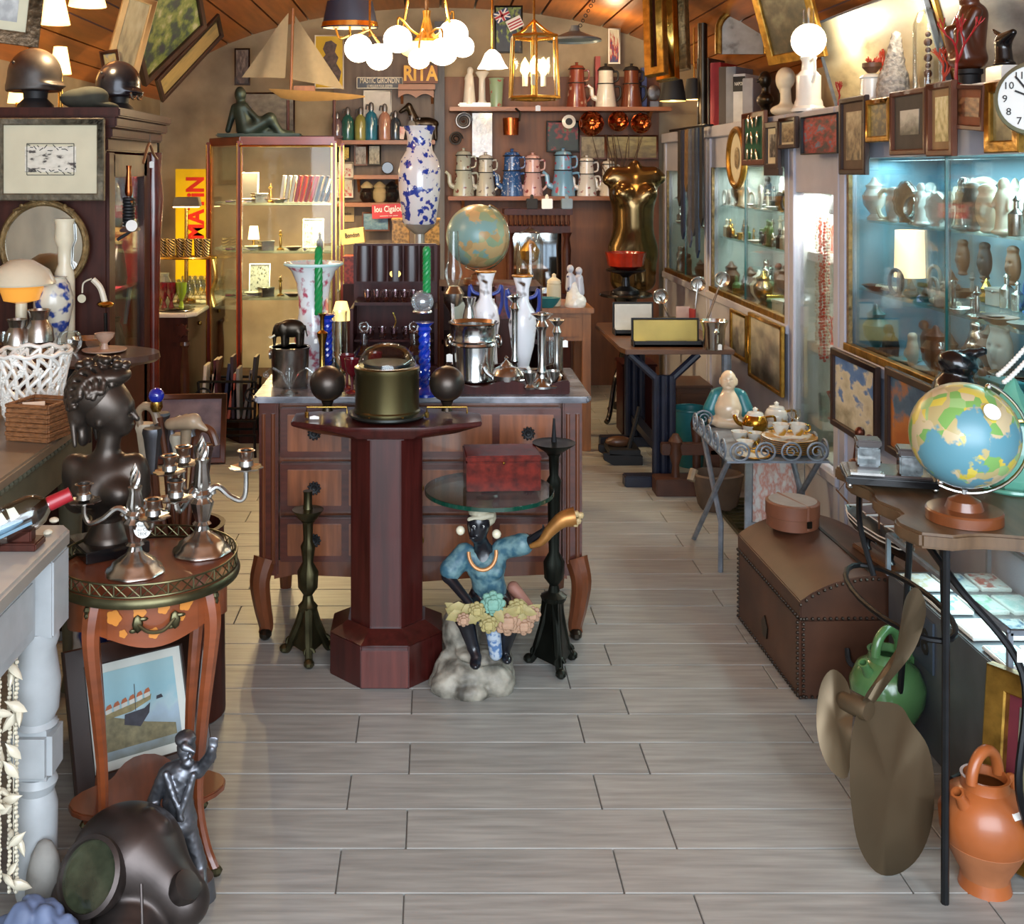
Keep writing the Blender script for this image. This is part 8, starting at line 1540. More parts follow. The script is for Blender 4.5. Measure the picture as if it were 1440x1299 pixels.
for i, (px, c, c2, lab) in enumerate(((516, '1c1618', 'b5a888', 'round black tobacco jar with cream lid'), (534, 'a59878', 'a59878', 'plain cream tobacco jar between the black ones'), (551, '141418', '141418', 'black tobacco jar nearest the tall vase'))):
    k = 8.1/F; o = W(px, 0, 8.1); o.z = SE_+.001; t = thing('tobacco_jar', lab, 'jar', o); LA([(6*k, 0), (10*k, 6*k), (11*k, 14*k), (7*k, 20*k)], 20).b('body', mat('jar '+c, c, .25, coat=.4), t); LA([(8*k, 20*k), (9*k, 23*k), (4*k, 28*k), (0, 30*k)], 18).b('lid', mat('jar '+c2, c2, .3), t)
t = LA([(0, 0), (.04, 0), (.045, .012), (0, .014)], 22, axis='Y').b('black_plate', BLACK, None, W(545, 236, 8.15)); tag(t, 'small round black plate standing on the short shelf', 'plate'); t = BX((0, 0, .045), (.085, .05, .09), (0, .15, 0)).b('red_tin', mat('red tin', 'b03a34', .4, col2='d2cabc', sc_=18), None, W(561, 211, 8.1)); t.location.z = SC+.012; tag(t, 'red and white tin box leaning beside the tall vase', 'tin')
# enamel coffee pots
def pot(px, yt_, w, Z, yb, body, lab, trim=None, spout=True, Y=8.12):
    k = Y/F; h = (yb-yt_)*k; r = w*k; o = W(px, 0, Y); o.z = Z+.001; t = thing('coffee_pot', lab, 'coffee pot', o)
    LA([(0, 0), (r, 0), (r, h*.03), (r*.74, h*.50), (r*.78, h*.52), (r*.78, h*.54)], 22).b('lower_pot', body, t); LA([(r*.72, h*.53), (r*.68, h*.82), (r*.74, h*.84), (r*.72, h*.85)], 22).b('upper_filter', body, t)
    ld = LA([(r*.74, h*.85), (r*.6, h*.91), (r*.15, h*.94), (r*.12, h*.97), (r*.2, h*.985), (0, h)], 20).b('lid', trim or body, t)
    for z, q in ((h*.53, .79), (h*.84, .75)): MB().ring(r*q, r*.05, (0, 0, z), 22).b('band', trim or BLACKM, t)
    if spout: TU(spline([(-r*.8, 0, h*.18), (-r*1.25, 0, h*.25), (-r*1.35, 0, h*.42), (-r*1.7, 0, h*.50)], 5), [r*.26]*5+[r*.2]*6+[r*.14]*5, 8).b('spout', body, t)
    TU(spline([(r*.7, 0, h*.46), (r*1.3, 0, h*.46), (r*1.35, 0, h*.25), (r*.9, 0, h*.12)], 5), r*.11, 7).b('handle', trim or body, t); TU(spline([(r*.66, 0, h*.80), (r*1.1, 0, h*.8), (r*1.1, 0, h*.62), (r*.7, 0, h*.58)], 5), r*.09, 7).b('upper_handle', trim or body, t)
def enam(nm, c, c2=None, sc_=26): return mat('enamel '+nm, c, .25, v=.06, sc_=sc_, col2=c2, ramp=(.6, .66), coat=.4, det=2)
for a in ((652, 207, 15, SB, 275, enam('grey floral', 'a9b3ae', '6a3a3a'), 'pale grey floral enamel coffee pot with long spout, leftmost of the row'), (683, 213, 14, SB, 275, enam('light grey', 'b5bab8', '5a4a4a'), 'light grey enamel coffee pot second from left'), (720, 208, 16, SB, 275, enam('royal blue', '24508f', 'a5b5d2', 60), 'royal blue enamel coffee pot with checker bands'), (749, 213, 15, SB, 275, enam('pink white', 'c9a8a8', '8a4048'), 'pink and white floral enamel coffee pot'), (792, 207, 17, SB, 275, enam('sky blue', '6f9fc2', 'b5506a'), 'sky blue enamel coffee pot with pink roses'), (825, 217, 14, SB, 275, enam('white floral', 'd2cfca', '8a5058'), 'white enamel coffee pot with small flowers and tall lid'), (856, 222, 13, SB, 275, enam('plain white', 'c9c6be', '8a7a68'), 'white enamel coffee pot half hidden by the gold torso'),
          (811, 85, 15, SA, 149, enam('marbled', '7a3a2c', 'b59a86', 14), 'brown and white marbled enamel coffee pot', None, False), (852, 87, 15, SA, 149, enam('white lined', 'd5d2c8'), 'white enamel coffee pot with black lines on the upper shelf', BLACKM), (888, 87, 15, SA, 149, enam('brown', '6a3826'), 'plain brown enamel coffee pot on the upper shelf', BLACKM, False)): pot(*a)
for px, yy, r, lab in ((833, 173, 16, 'largest copper jelly mould hanging left'), (871, 170, 13, 'middle copper jelly mould'), (903, 173, 13, 'right copper jelly mould with deep petals')):
    k = 8.0/F; t = thing('copper_mould', lab, 'mould', W(px, yy, 8.0)); LA([(r*k, .05), (r*k*1.02, .04), (r*k*.8, -.01), (r*k*.55, -.03), (r*k*.3, -.02), (0, -.035)], 36, axis='Y', flute=9, fl=.07).b('fluted_dome', COPPER, t); TU([(r*k*1.05*cos(a), .045, r*k*1.05*sin(a)) for a in [2*PI*i/28 for i in range(28)]], .005, 6, True).b('rim', COPPER, t); TU([(0, .045, r*k), (0, .06, r*k+.05)], .004, 6).b('hook', IRON, t)
k = 7.95/F; t = thing('copper_saucepan', 'small copper pan hanging from the upper shelf', 'pan', W(718, 190, 7.95)); LA([(0, 0), (11*k, 0), (12*k, 24*k), (11*k, 24*k), (10*k, 2*k)], 22).b('bowl', COPPER, t); TU([(12*k, 0, 20*k), (14*k, .02, 32*k), (8*k, .05, 38*k)], .008, 7).b('handle', IRON, t)
t = thing('spiral_trivet', 'black and silver spiral wire coil hanging below the upper shelf', 'trivet', W(652, 170, 8.1)); TU(spiral((0, 0, 0), .062, .012, 0, 1250, 70), .007, 6).b('coil', PEWTER, t); TU([(.0, 0, .06), (0, .0, .12)], .003, 5).b('hook', IRON, t)
t = thing('spiral_trivet', 'smaller dark wire coil lower left beside the grey post', 'trivet', W(641, 195, 8.1)); TU(spiral((0, 0, 0), .05, .012, 0, 1000, 60), .006, 6).b('coil', IRON, t)
k = 8.18/F; t = BX((0, 0, 0), (28*k, .02, 62*k)).b('clear_packet', mat('crinkled film', 'b5b0aa', .1, v=.2, sc_=20, bump=1.0, coat=1), None, W(678, 190, 8.18)); tag(t, 'crinkled transparent plastic packet hanging beside the spiral coil', 'packet')
t = thing('plate_clock', 'small round white and black enamel plate above the dark panel', 'plate', W(800, 171, 8.1)); LA([(0, -.01), (.02, -.01), (.05, 0), (.05, .006), (0, .004)], 26, axis='Y').b('rim', WHITEP, t); LA([(0, -.012), (.024, -.011), (.026, -.009)], 20, axis='Y').b('centre', BLACKM, t)
k = 8.1/F; o = W(668, 0, 8.1); o.z = SA+.001; t = thing('porcelain_group', 'white porcelain figure standing by a column on the upper shelf', 'figurine', o); BX((0, 0, 3*k), (48*k, .1, 6*k)).b('base', WHITEP, t, bev=.01); sculpt('robed_figure', [('c', (-8*k, 0, 6*k), (-8*k, 0, 42*k), 9*k, 6*k), ('e', (-7*k, -.005, 51*k), (4.6*k, 5*k, 6*k), None, 2*k), ('c', (-12*k, 0, 40*k), (-6*k, -.03, 28*k), 3*k, 2.5*k, 1.5*k)], WHITEP, t, 44); LA([(7*k, 6*k), (5*k, 10*k), (4.5*k, 40*k), (7*k, 44*k), (10*k, 48*k), (9*k, 50*k), (0, 46*k)], 18, (10*k, 0, 0)).b('column', WHITEP, t)
o = W(698, 0, 8.06); o.z = SA+.001; t = LA([(0, 0), (8*k, 0), (10*k, 38*k), (11*k, 40*k), (10*k, 40*k), (7*k, 3*k)], 20).b('flower_pot', mat('green floral pot', '8aa58a', .3, sc_=18, col2='a5303a', ramp=(.6, .65)), None, o); tag(t, 'green floral pot with red flowers next to the porcelain column', 'pot')
for i, (px, w, yt_, c, lab) in enumerate(((840, 7, 76, '8a2426', 'narrow red book standing behind the white coffee pot'), (905, 7, 92, '4a5a8f', 'slim blue folder at the right of the brown coffee pot'))): o = W(px, 0, 8.2); o.z = SA+.001; t = BX((0, 0, (149-yt_)*k/2), (w*k, .06, (149-yt_)*k)).b('thin_book', mat('thin book %d' % i, c, .5), None, o); tag(t, lab, 'book')
o = W(920, 0, 8.08); o.z = SA+.001; t = thing('oval_medallion', 'dull silver oval medallion portrait standing at the right end of the upper shelf', 'medallion', o); LA([(0, -.012), (9*k, -.008), (11*k, 0), (11*k, .008)], 26, (0, 0, 20*k), sx=.85, axis='Y').b('disc', PEWTER, t); BX((0, .01, 4*k), (12*k, .04, 8*k)).b('foot', PEWTER, t)
# ---- gold torso
Yt = 7.5; P = PX(890, 395, Yt); k = P.k; q = P.p; o = W(890, 395, Yt); gtz = o.z
t = thing('gold_torso', 'shiny gold female mannequin torso without arms or head by the far cabinet', 'torso', o)
sculpt('body', [('c', q(864, 248), q(918, 248), 14*k, 14*k, 8*k), ('c', q(891, 250), q(893, 234), 12*k, 9*k, 6*k), ('e', q(890, 270), (34*k, 22*k, 26*k), None, 10*k), ('e', q(873, 272, -18*k), (13*k, 11*k, 12*k), None, 6*k), ('e', q(908, 272, -18*k), (13*k, 11*k, 12*k), None, 6*k), ('c', q(890, 290), q(890, 318), 29*k, 28*k, 10*k), ('e', q(890, 350), (35*k, 24*k, 30*k), None, 14*k), ('c', q(878, 365), q(876, 393), 20*k, 18*k, 8*k), ('c', q(903, 365), q(904, 393), 20*k, 18*k, 8*k), ('c', q(862, 246), q(855, 252, -.02), 10*k, 9*k, 4*k), ('c', q(920, 246), q(926, 250, -.02), 10*k, 9*k, 4*k)], mat('polished gold shell', '6f5a3a', .2, .9, v=.1), t, 84)
TU([(0, 0, -gtz+.03), (0, 0, .05)], .018, 10).b('stand_pole', IRON, t); LA([(0, -gtz+.001), (.15, -gtz+.001), (.14, -gtz+.02), (.02, -gtz+.03)], 26).b('stand_foot', IRON, t)
m = MB(); rr = random.Random(6); o = W(880, 232, 7.9)
for i in range(12):
    x = rr.uniform(-.16, .16); p_ = [V((x*.4, 0, -.25))]
    for j in range(5): p_.append(p_[-1]+V((x*.18+rr.uniform(-.02, .02), rr.uniform(-.01, .01), .09)))
    m.tube(p_, [.006, .005, .004, .004, .003, .002], 5)
t = m.b('dry_twigs', mat('twig brown', '4a3626', .8), None, V((o.x, 8.06, SB+.252))); tag(t, 'bare dry branches rising behind the gold torso', 'twigs')
# ---- dark carved fireplace surround with mirror, oak table, round black table
k = 7.6/F; o = V((W(757, 0, 7.6).x, 7.6, 0)); t = thing('carved_cabinet', 'dark carved wooden cabinet with small balustrade and mirror at the back', 'cabinet', o); hh = ZB(290, 7.6)
BX((0, .15, hh*.28), (92*k, .3, hh*.56)).b('base', DARKWOOD, t, bev=.004); BX((0, .1, hh-.04), (96*k, .24, .04)).box((0, .1, hh-.16), (90*k, .22, .05)).b('cornice', DARKWOOD, t, bev=.004); m = MB()
for i in range(14): m.lathe([(.008, hh-.135), (.012, hh-.11), (.006, hh-.09), (.010, hh-.06)], 8, (-42*k+i*6.5*k, 0, 0))
m.b('balustrade', DARKWOOD, t)['kind'] = 'stuff'
for s in (-1, 1): LA([(.03, hh*.56), (.04, hh*.6), (.024, hh*.64), (.03, hh*.78), (.02, hh*.84), (.036, hh-.18)], 14, (s*40*k, .0, 0)).b('twisted_column', DARKWOOD, t)
BX((0, .2, hh*.72), (74*k, .01, hh*.34)).b('mirror_panel', MIRROR, t)
for i, (px, c, c2, lab) in enumerate(((748, BLACKM, None, 'black iron miniature on the carved cabinet'), (769, WHITEP, None, 'small white dial gauge on the carved cabinet'), (797, mat('pale blue box', '7f95a8', .5), None, 'pale blue pointed box on the carved cabinet'))):
    oo = W(px, 0, 7.66); oo.z = hh-.019; t = BX((0, 0, .035), (.075, .06, .07)).box((0, 0, .085), (.03, .03, .03), None, .5).b('small_ornament', c, None, oo, bev=.004); tag(t, lab, 'ornament')
oz = .82; Yo = 6.3; k = Yo/F; x0, x1 = W(742, 0, Yo).x, W(833, 0, Yo).x; t = thing('oak_side_table', 'light oak side table with drawer behind the commode', 'table', ((x0+x1)/2, Yo, 0)); w = x1-x0
BX((0, .22, oz-.015), (w+.02, .46, .03)).b('tabletop', OAK, t, bev=.004); BX((0, .22, oz-.11), (w-.03, .40, .16)).b('apron', OAK, t, bev=.003); BX((0, .012, oz-.11), (w*.6, .012, .11)).b('drawer', OAK, t, bev=.003)
for x in (-w/2+.03, w/2-.03):
    for y in (.04, .40): BX((x, y, (oz-.03)/2), (.05, .05, oz-.03), None, 1.0).b('leg', OAK, t, bev=.004)
def onoak(px, d=.1): o = W(px, 0, Yo+d); o.z = oz+.001; return o, (Yo+d)/F
o, k = onoak(779); t = thing('lidded_jar', 'white lidded apothecary jar on the oak side table', 'jar', o); LA([(0, 0), (9*k, 0), (10*k, 3*k), (10*k, 30*k), (8*k, 32*k)], 20).b('body', CREAM, t); LA([(10*k, 32*k), (9*k, 36*k), (3*k, 40*k), (3*k, 44*k), (0, 46*k)], 18).b('lid', CREAM, t)
o, k = onoak(808, .06); t = thing('porcelain_couple', 'white and blue porcelain couple figurine on the oak side table', 'figurine', o); sculpt('gown', [('c', (0, 0, 4*k), (-2*k, 0, 30*k), 14*k, 7*k), ('e', (6*k, -.01, 8*k), (10*k, 9*k, 9*k), None, 5*k)], WHITEP, t, 40, bump=(.002, 160)); sculpt('couple', [('c', (-6*k, 0, 26*k), (-6*k, 0, 42*k), 7*k, 6*k, 3*k), ('c', (7*k, 0, 20*k), (6*k, 0, 40*k), 7*k, 6*k, 3*k), ('e', (-6*k, 0, 53*k), (5*k, 5*k, 6*k), None, 1*k), ('e', (6*k, 0, 50*k), (5*k, 5*k, 6*k), None, 1*k)], enam('figurine blue', 'b5b8c4', '2c3a6a', 18), t, 40)
o, k = onoak(769, .02); t = LA([(0, 0), (9*k, 0), (14*k, 5*k), (20*k, 14*k), (18*k, 14*k), (10*k, 4*k)], 20, sy=.6).b('teal_dish', TEAL, None, o); tag(t, 'boat shaped teal dish at the front of the oak side table', 'dish')
o, k = onoak(745, .16); t = thing('glass_dome', 'glass bell dome over a gilt clock beside the white swan', 'glass dome', o); LA([(24*k, 0), (24*k, 6*k), (20*k, 10*k)], 24).b('base', DARKWOOD, t); LA([(19*k, 9*k), (19*k, 86*k), (14*k, 102*k), (0, 110*k)], 26).b('dome', GLASS, t); LA([(10*k, 10*k), (8*k, 14*k), (3*k, 20*k), (3*k, 56*k), (12*k, 64*k), (14*k, 76*k), (8*k, 86*k), (0, 92*k)], 18).b('gilt_clock', GILT, t)
o, k = onoak(733, .0); o.x = x0+.03; t = thing('porcelain_swan', 'white porcelain swan near the glass dome', 'figurine', o); sculpt('body', [('e', (0, 0, 14*k), (13*k, 9*k, 10*k)), ('c', (-10*k, 0, 18*k), (-12*k, 0, 34*k), 3.5*k, 3*k, 3*k), ('c', (-12*k, 0, 34*k), (-4*k, 0, 36*k), 3*k, 2*k, 2*k), ('c', (6*k, 6*k, 18*k), (16*k, 6*k, 26*k), 6*k, 2*k, 3*k), ('e', (0, 0, 4*k), (8*k, 7*k, 4*k), None, 3*k)], WHITEP, t, 44)
Yr = 7.15; k = Yr/F; rz_ = ZB(412, Yr); o = V((W(880, 0, Yr).x, Yr, 0)); t = thing('round_black_table', 'round black tripod table carrying the cake stand', 'table', o); LA([(0, rz_-.02), (36*k, rz_-.02), (38*k, rz_-.01), (36*k, rz_), (0, rz_)], 36).b('tabletop', BLACK, t); LA([(.03, .25), (.05, .35), (.03, .5), (.045, .65), (.08, rz_-.02)], 16).b('column', BLACK, t)
for i in range(3): a = -2.3+i*2.094; TU(spline([(.02*cos(a), .02*sin(a), .36), (.12*cos(a), .12*sin(a), .28), (.19*cos(a), .19*sin(a), .06), (.23*cos(a), .23*sin(a), .016)], 5), .016, 8).b('leg', BLACK, t)
t = thing('cake_stand', 'dark footed cake stand on the round black table', 'stand', o+V((0, 0, rz_+.001))); LA([(0, 0), (20*k, 0), (18*k, 4*k), (6*k, 10*k), (5*k, 22*k), (9*k, 26*k), (27*k, 31*k), (28*k, 33*k), (0, 33*k)], 30).b('body', mat('dark pewter stand', '24262c', .3, .7), t)
t = thing('red_glass_bowl', 'orange red glass bowl with frilled rim on the cake stand', 'bowl', o+V((0, 0, rz_+.002+33*k))); LA([(14*k, 0), (24*k, 5*k), (26*k, 16*k), (28*k, 24*k), (26*k, 24*k), (24*k, 16*k), (12*k, 3*k)], 40, flute=9, fl=.05).b('body', mat('orange red glass', '8f2414', .15, v=.3, coat=.6), t)
# crates/baubles between
for i, (px, py, r, c, lab) in enumerate(((840, 385, 15, 'brown', 'brown glazed ball vase left of the cake stand'), (838, 412, 11, 'black', 'black carved stand under the brown ball vase'))): pass
# ---- mid cabinet with globe and tall stand with the big vase
Ym = 5.2; mz_ = ZB(402, Ym); t = thing('low_bookcase', 'dark wooden low bookcase behind the commode carrying the pale globe', 'bookcase', (W(690, 0, Ym).x, Ym, 0)); wm = .46
for s in (-1, 1): BX((s*wm/2, .15, mz_/2), (.02, .32, mz_)).b('side', DARKWOOD, t)
for z in (.05, .45, .8, mz_-.012): BX((0, .15, z), (wm, .32, .022)).b('shelf', DARKWOOD, t)
BX((0, .305, mz_/2), (wm, .012, mz_)).b('back', DARKWOOD, t)
g2, c_ = globe('terrestrial_globe', 'pale turquoise globe behind the commode', V((W(672, 0, Ym+.1).x, Ym+.1, mz_+.001)), 45*5.3/F, .07, (globe_mat('pastel globe', '7fa8a8', ('b59a6a', 'a5a878', 'c2a878', '8fa888'), 5), 0), .41)
g2.location.z = ZB(332, Ym+.1)-(.075+45*5.3/F); BX((0, 0, -.004-(g2.location.z-mz_)/2), (.15, .15, max(.002, g2.location.z-mz_-.002))).b('block', OAK, g2)
for i, (px, w, h, mm, lab) in enumerate(((637, 15, 80, None, 'oil lamp chimney of clear glass left of the pale globe'),)):
    k = (Ym+.06)/F; o = W(px, 0, Ym+.06); o.z = mz_+.001; t = thing('oil_lamp', 'clear glass oil lamp with tall chimney left of the pale globe', 'lamp', V((o.x, 4.55, 0))); k = 4.55/F; zb_ = ZC; o = W(637, 0, 4.42); t.location = (o.x, 4.30, ZC); k = 4.3/F; z_ = lambda y: ZB(y, 4.3)-ZC
    LA([(14*k, 0), (13*k, .01), (5*k, .05), (5*k, z_(440)), (14*k, z_(425)), (15*k, z_(412)), (8*k, z_(402))], 20).b('font', SILVER_OLD, t); LA([(8*k, z_(402)), (13*k, z_(385)), (9*k, z_(365)), (7*k, z_(325))], 20, cap=False).b('chimney', GLASS, t)
Yv = 5.6; k = Yv/F; zv = ZB(315, Yv); o = V((W(590, 0, Yv).x, Yv, 0)); t = thing('plant_stand', 'tall slender pale column stand under the blue and white vase', 'stand', o); LA([(0, 0), (.10, 0), (.095, .03), (.05, .06), (.035, .1), (7*k, .3), (7*k, zv-.05), (20*k, zv-.012), (21*k, zv)], 28, flute=10, fl=.04).b('column', mat('silvered column', 'a5a39c', .3, .5), t)
t = thing('octagonal_vase', 'large white vase with cobalt flowers and square neck on a tall stand', 'vase', o+V((0, 0, zv+.001))); z = lambda y: (315-y)*k
VB = mat('cobalt flowers on white', 'd9dce0', .18, sc_=24, col2='1f3a9a', ramp=(.54, .58), det=4, coat=.5)
LA([(0, 0), (24*k, 0), (25*k, 3*k), (31*k, z(270)), (32*k, z(240)), (28*k, z(225)), (20*k, z(212)), (18*k, z(200)), (20*k, z(186)), (25*k, z(178)), (23*k, z(177)), (17*k, z(200)), (17*k, z(210))], 8).xf(Matrix.Rotation(PI/8, 4, 'Z')).b('body', VB, t, bev=.006, ang=50)
# inlaid boxes behind the chest
for i, (px, py, w, h, Y, c, lab) in enumerate(((563, 345, 24, 34, 6.2, 'b08a4a', 'inlaid wooden games box with red dots left of the tall stand'), (607, 345, 22, 34, 6.2, 'b5924e', 'inlaid wooden games box right of the tall stand'), (494, 400, 22, 36, 6.1, '8a2f1c', 'reddish drawer box behind the trumpet vase'), (716, 450, 36, 44, 5.0, '5a1216', 'dark red patterned casket behind the white vases'))):
    k = Y/F; zt_ = ZB(py, Y); t = thing('stacked_box', lab, 'box', V((W(px, 0, Y).x, Y+.1, 0))); BX((0, 0, zt_/2), (w*k*1.1, .16, zt_)).b('support_column', DARKWOOD, t, bev=.003); BX((0, 0, zt_+h*k/2), (w*k, .14, h*k)).b('box_body', mat('box wood %d' % i, c, .4, tex='voronoi', sc_=60, v=.4), t, bev=.003); BX((0, 0, zt_+h*k+.006), (w*k+.01, .15, .012)).b('lid', mat('box wood %d' % i, c), t, bev=.002)
# ================================================================ brass-edged hexagonal display cabinet
Yh_ = 6.5; zt = ZB(192, Yh_); xa, xb = W(337, 0, Yh_).x, W(470, 0, Yh_).x; xl = W(294, 0, 6.85).x; vc = thing('brass_display_cabinet', 'tall lit glass display cabinet with red wood posts and brass edges at the back left', 'display cabinet', (xa, Yh_, 0)); RW = mat('red brown post', '6a2414', .3, v=.2, coat=.3); foot = [(0, 0), (xb-xa, 0), (xb-xa, .55), (xl-xa, .55), (xl-xa, .35)]
for z0, z1, mm, nm in ((0, .35, DARKWOOD, 'plinth'), (zt-.05, zt, RW, 'top_frame')): MB().prism(foot, z0, z1, 'Z').build(nm, mm, vc, bev=.004)
for x, y in foot[:3]+foot[4:]: p_ = BX((x, y, zt/2+.15), (.03, .03, zt-.35)).b('post', RW, vc, bev=.003); BX((x-.012, y-.018, zt/2+.15), (.007, .006, zt-.38)).box((x+.012, y-.018, zt/2+.15), (.007, .006, zt-.38)).b('brass_edge', GOLD, p_)
TU([(0, -.02, zt-.055), (xb-xa, -.02, zt-.055)], .006, 6).b('brass_rail', GOLD, vc); ins = [(.02+(x)*.94, .03+y*.9) for x, y in foot]; SV = [ZB(286, Yh_), ZB(354, Yh_), ZB(420, Yh_)]
for z in SV: MB().prism(ins, z-.012, z, 'Z').b('glass_shelf', SHELFGLASS, vc)
BX(((xb-xa)/2, .004, (zt+.3)/2), (xb-xa-.03, .004, zt-.4)).b('front_pane', PANE, vc); BX((xl/2-xa/2, .175, (zt+.3)/2), (math.hypot(xl-xa, .35)-.03, .004, zt-.4), (0, 0, math.atan2(.35, xl-xa))).b('side_pane', PANE, vc)
for i, x in enumerate((-.02, .25, .45)): area('cabinet_lamp', (xa+x, Yh_+.2, zt-.07), (0, 0, 0), .05, 24, (1, .70, .34))
point('cabinet_lamp', (xa+.2, Yh_+.30, SV[1]+.19), 6, WARM, .03)
point('cabinet_lamp', (xa+.2, Yh_+.30, SV[2]+.19), 4, WARM, .03)
for i, (x, lv) in enumerate(((.05, 1), (.40, 0))): t = thing('cabinet_lamp', ('little lit lamp on the middle shelf of the brass display cabinet', 'little lit bulb on the upper shelf of the brass display cabinet')[i], 'lamp', (xa+x+.12*i, Yh_+.2, SV[lv]+.001)); LA([(.03, 0), (.008, .01), (.008, .07)], 12).b('base', BRASS, t); LA([(.035, .06), (.025, .14)], 16, cap=False).b('lamp_shade', emis('warm cabinet bulb', 'ffdf9a', 4), t)
for i, c in enumerate(('d2cec6', 'b5b0a8', 'c2beb4', '9a2420', 'b03028', '8a1a1a', 'c23a30', '1a1a1c', '202022', '141416')):
    t = BX((0, 0, .08), (.016, .07, .16), (0, .14+.02*i, 0)).b('pen_case', mat('pen case %d' % i, c, .4), None, (xa+.24+.031*i, Yh_+.11, SV[0]+.004)); tag(t, '%s slim case in the fan of cases in the brass display cabinet' % NTH[i], 'case')
for lv, n in ((0, 5), (1, 7), (2, 7)):
    nm = ('upper', 'middle', 'lower')[lv]
    for i in range(n): curio((10, 6, 3, 9, 6, 10, 5)[i], ('silver', 'ivory', 'silver', 'brass', 'brown', 'silver', 'grey')[i], (xa-.05+(.3 if lv == 0 else .56)*i/n+.03, Yh_+.10+.04*(i % 2), SV[lv]+.001), 1.15, .3*i, 'on the %s shelf of the brass display cabinet' % nm)
for i, (x, lv, lab) in enumerate(((.40, 1, 'white card of small knives on the middle shelf of the brass cabinet'), (.07, 2, 'large white card of drawn tools on the lower shelf of the brass cabinet'), (.0, 0, 'dark card with silver medal on the upper shelf of the brass cabinet'))):
    k = 6.7/F; picture('display_card', lab, 'card', V((xa+x, Yh_+.3, SV[lv]+.092)), .13, .18, (-.15, 0, 0), PAPERW, print_mat('display card %d' % i, [(.25, '4a4a48'), (.4, 'c2beb2'), (.8, 'd2cec4')], 9, .05, seed=i) if i < 2 else BLACKM, .008, 0, None, .006)
# on top: boat, green bronze
k = 6.7/F; o = W(360, 0, 6.66); o.z = zt+.001; t = thing('reclining_bronze', 'green bronze reclining woman with raised knee on the brass display cabinet', 'statue', o); zq = lambda y: (188-y)*k
sculpt('body', [('c', (-14*k, 0, 10*k), (-20*k, 0, 40*k), 13*k, 11*k, 6*k), ('e', (-22*k, 0, 60*k), (8*k, 9*k, 11*k), None, 3*k), ('c', (-20*k, 0, 46*k), (-21*k, 0, 54*k), 5*k, 5*k, 3*k), ('c', (-30*k, 0, 42*k), (-40*k, .02, 10*k), 5*k, 4*k, 3*k), ('c', (-14*k, -.02, 42*k), (2*k, -.03, 26*k), 5*k, 4*k, 3*k), ('c', (-8*k, 0, 10*k), (20*k, -.01, 26*k), 12*k, 8*k, 5*k), ('c', (20*k, -.01, 26*k), (34*k, 0, 6*k), 8*k, 5*k, 4*k), ('c', (-8*k, .02, 8*k), (50*k, .01, 4*k), 10*k, 5*k, 4*k)], GREENBRONZE, t, 84); BX((5*k, 0, 2.5*k), (118*k, .12, 5*k)).b('base', GREENBRONZE, t, bev=.008)
bt = thing('model_sailboat', 'wooden model sailing yacht with two cream sails above the brass display cabinet', 'model boat', V((W(420, 0, 6.9).x, 6.9, zt+.001))); k = 6.9/F; z = lambda y: ZB(y, 6.9)-zt; X = lambda x: (x-420)*k
hs = [(378, 1, 126, 125), (395, 7, 138, 126), (425, 10, 143, 128), (460, 9, 142, 130), (495, 5, 140, 133), (513, 1, 137, 135)]; vs = []; fs = []
for x, w_, yb_, yt_ in hs: vs += [(X(x), -w_*k, z(yt_)), (X(x), -w_*k*.6, z(yb_*.6+yt_*.4)), (X(x), 0, z(yb_)), (X(x), w_*k*.6, z(yb_*.6+yt_*.4)), (X(x), w_*k, z(yt_))]
for i in range(5):
    for j in range(4): fs.append((i*5+j, i*5+j+1, (i+1)*5+j+1, (i+1)*5+j))
    fs.append((i*5+4, i*5, (i+1)*5, (i+1)*5+4))
MB()._add(vs, fs+[(0, 1, 2, 3, 4), (29, 28, 27, 26, 25)]).b('hull', mat('boat varnish', 'a5824e', .4, v=.15), bt); BX((X(428), 0, z(125)), (30*k, 8*k, 8*k)).b('cabin', OAK, bt, bev=.003); TU([(X(409), 0, z(130)), (X(412), 0, z(12))], .009, 8).b('mast', OAK, bt)
CV = mat('cream sailcloth', '93866a', .8, v=.06, sc_=30)
for nm, c3 in (('jib_sail', ((406, 18), (401, 110), (340, 109))), ('main_sail', ((415, 22), (411, 112), (484, 126)))):
    vs = []; n = 8
    for i in range(n+1):
        for j in range(n+1-i): a, b = i/n, j/n; p_ = [c3[0][d]*(1-a-b)+c3[1][d]*a+c3[2][d]*b for d in (0, 1)]; vs.append((X(p_[0]), -.03*sin(PI*min(1, (1-a)*b*2.2)), z(p_[1])))
    idx = {}; q_ = 0
    for i in range(n+1):
        for j in range(n+1-i): idx[i, j] = q_; q_ += 1
    fs = [(idx[i, j], idx[i+1, j], idx[i, j+1]) for i in range(n) for j in range(n-i)]+[(idx[i+1, j], idx[i+1, j+1], idx[i, j+1]) for i in range(n) for j in range(n-i-1)]
    MB()._add(vs, fs).build(nm, CV, bt, ang=180)
for x in (405, 470): TU([(X(x), 0, 0), (X(x), 0, z(141))], .01, 8).b('stand_post', DARKWOOD, bt)
BX((X(437), 0, .008), (90*k, .08, .016)).b('stand_base', DARKWOOD, bt, bev=.003)
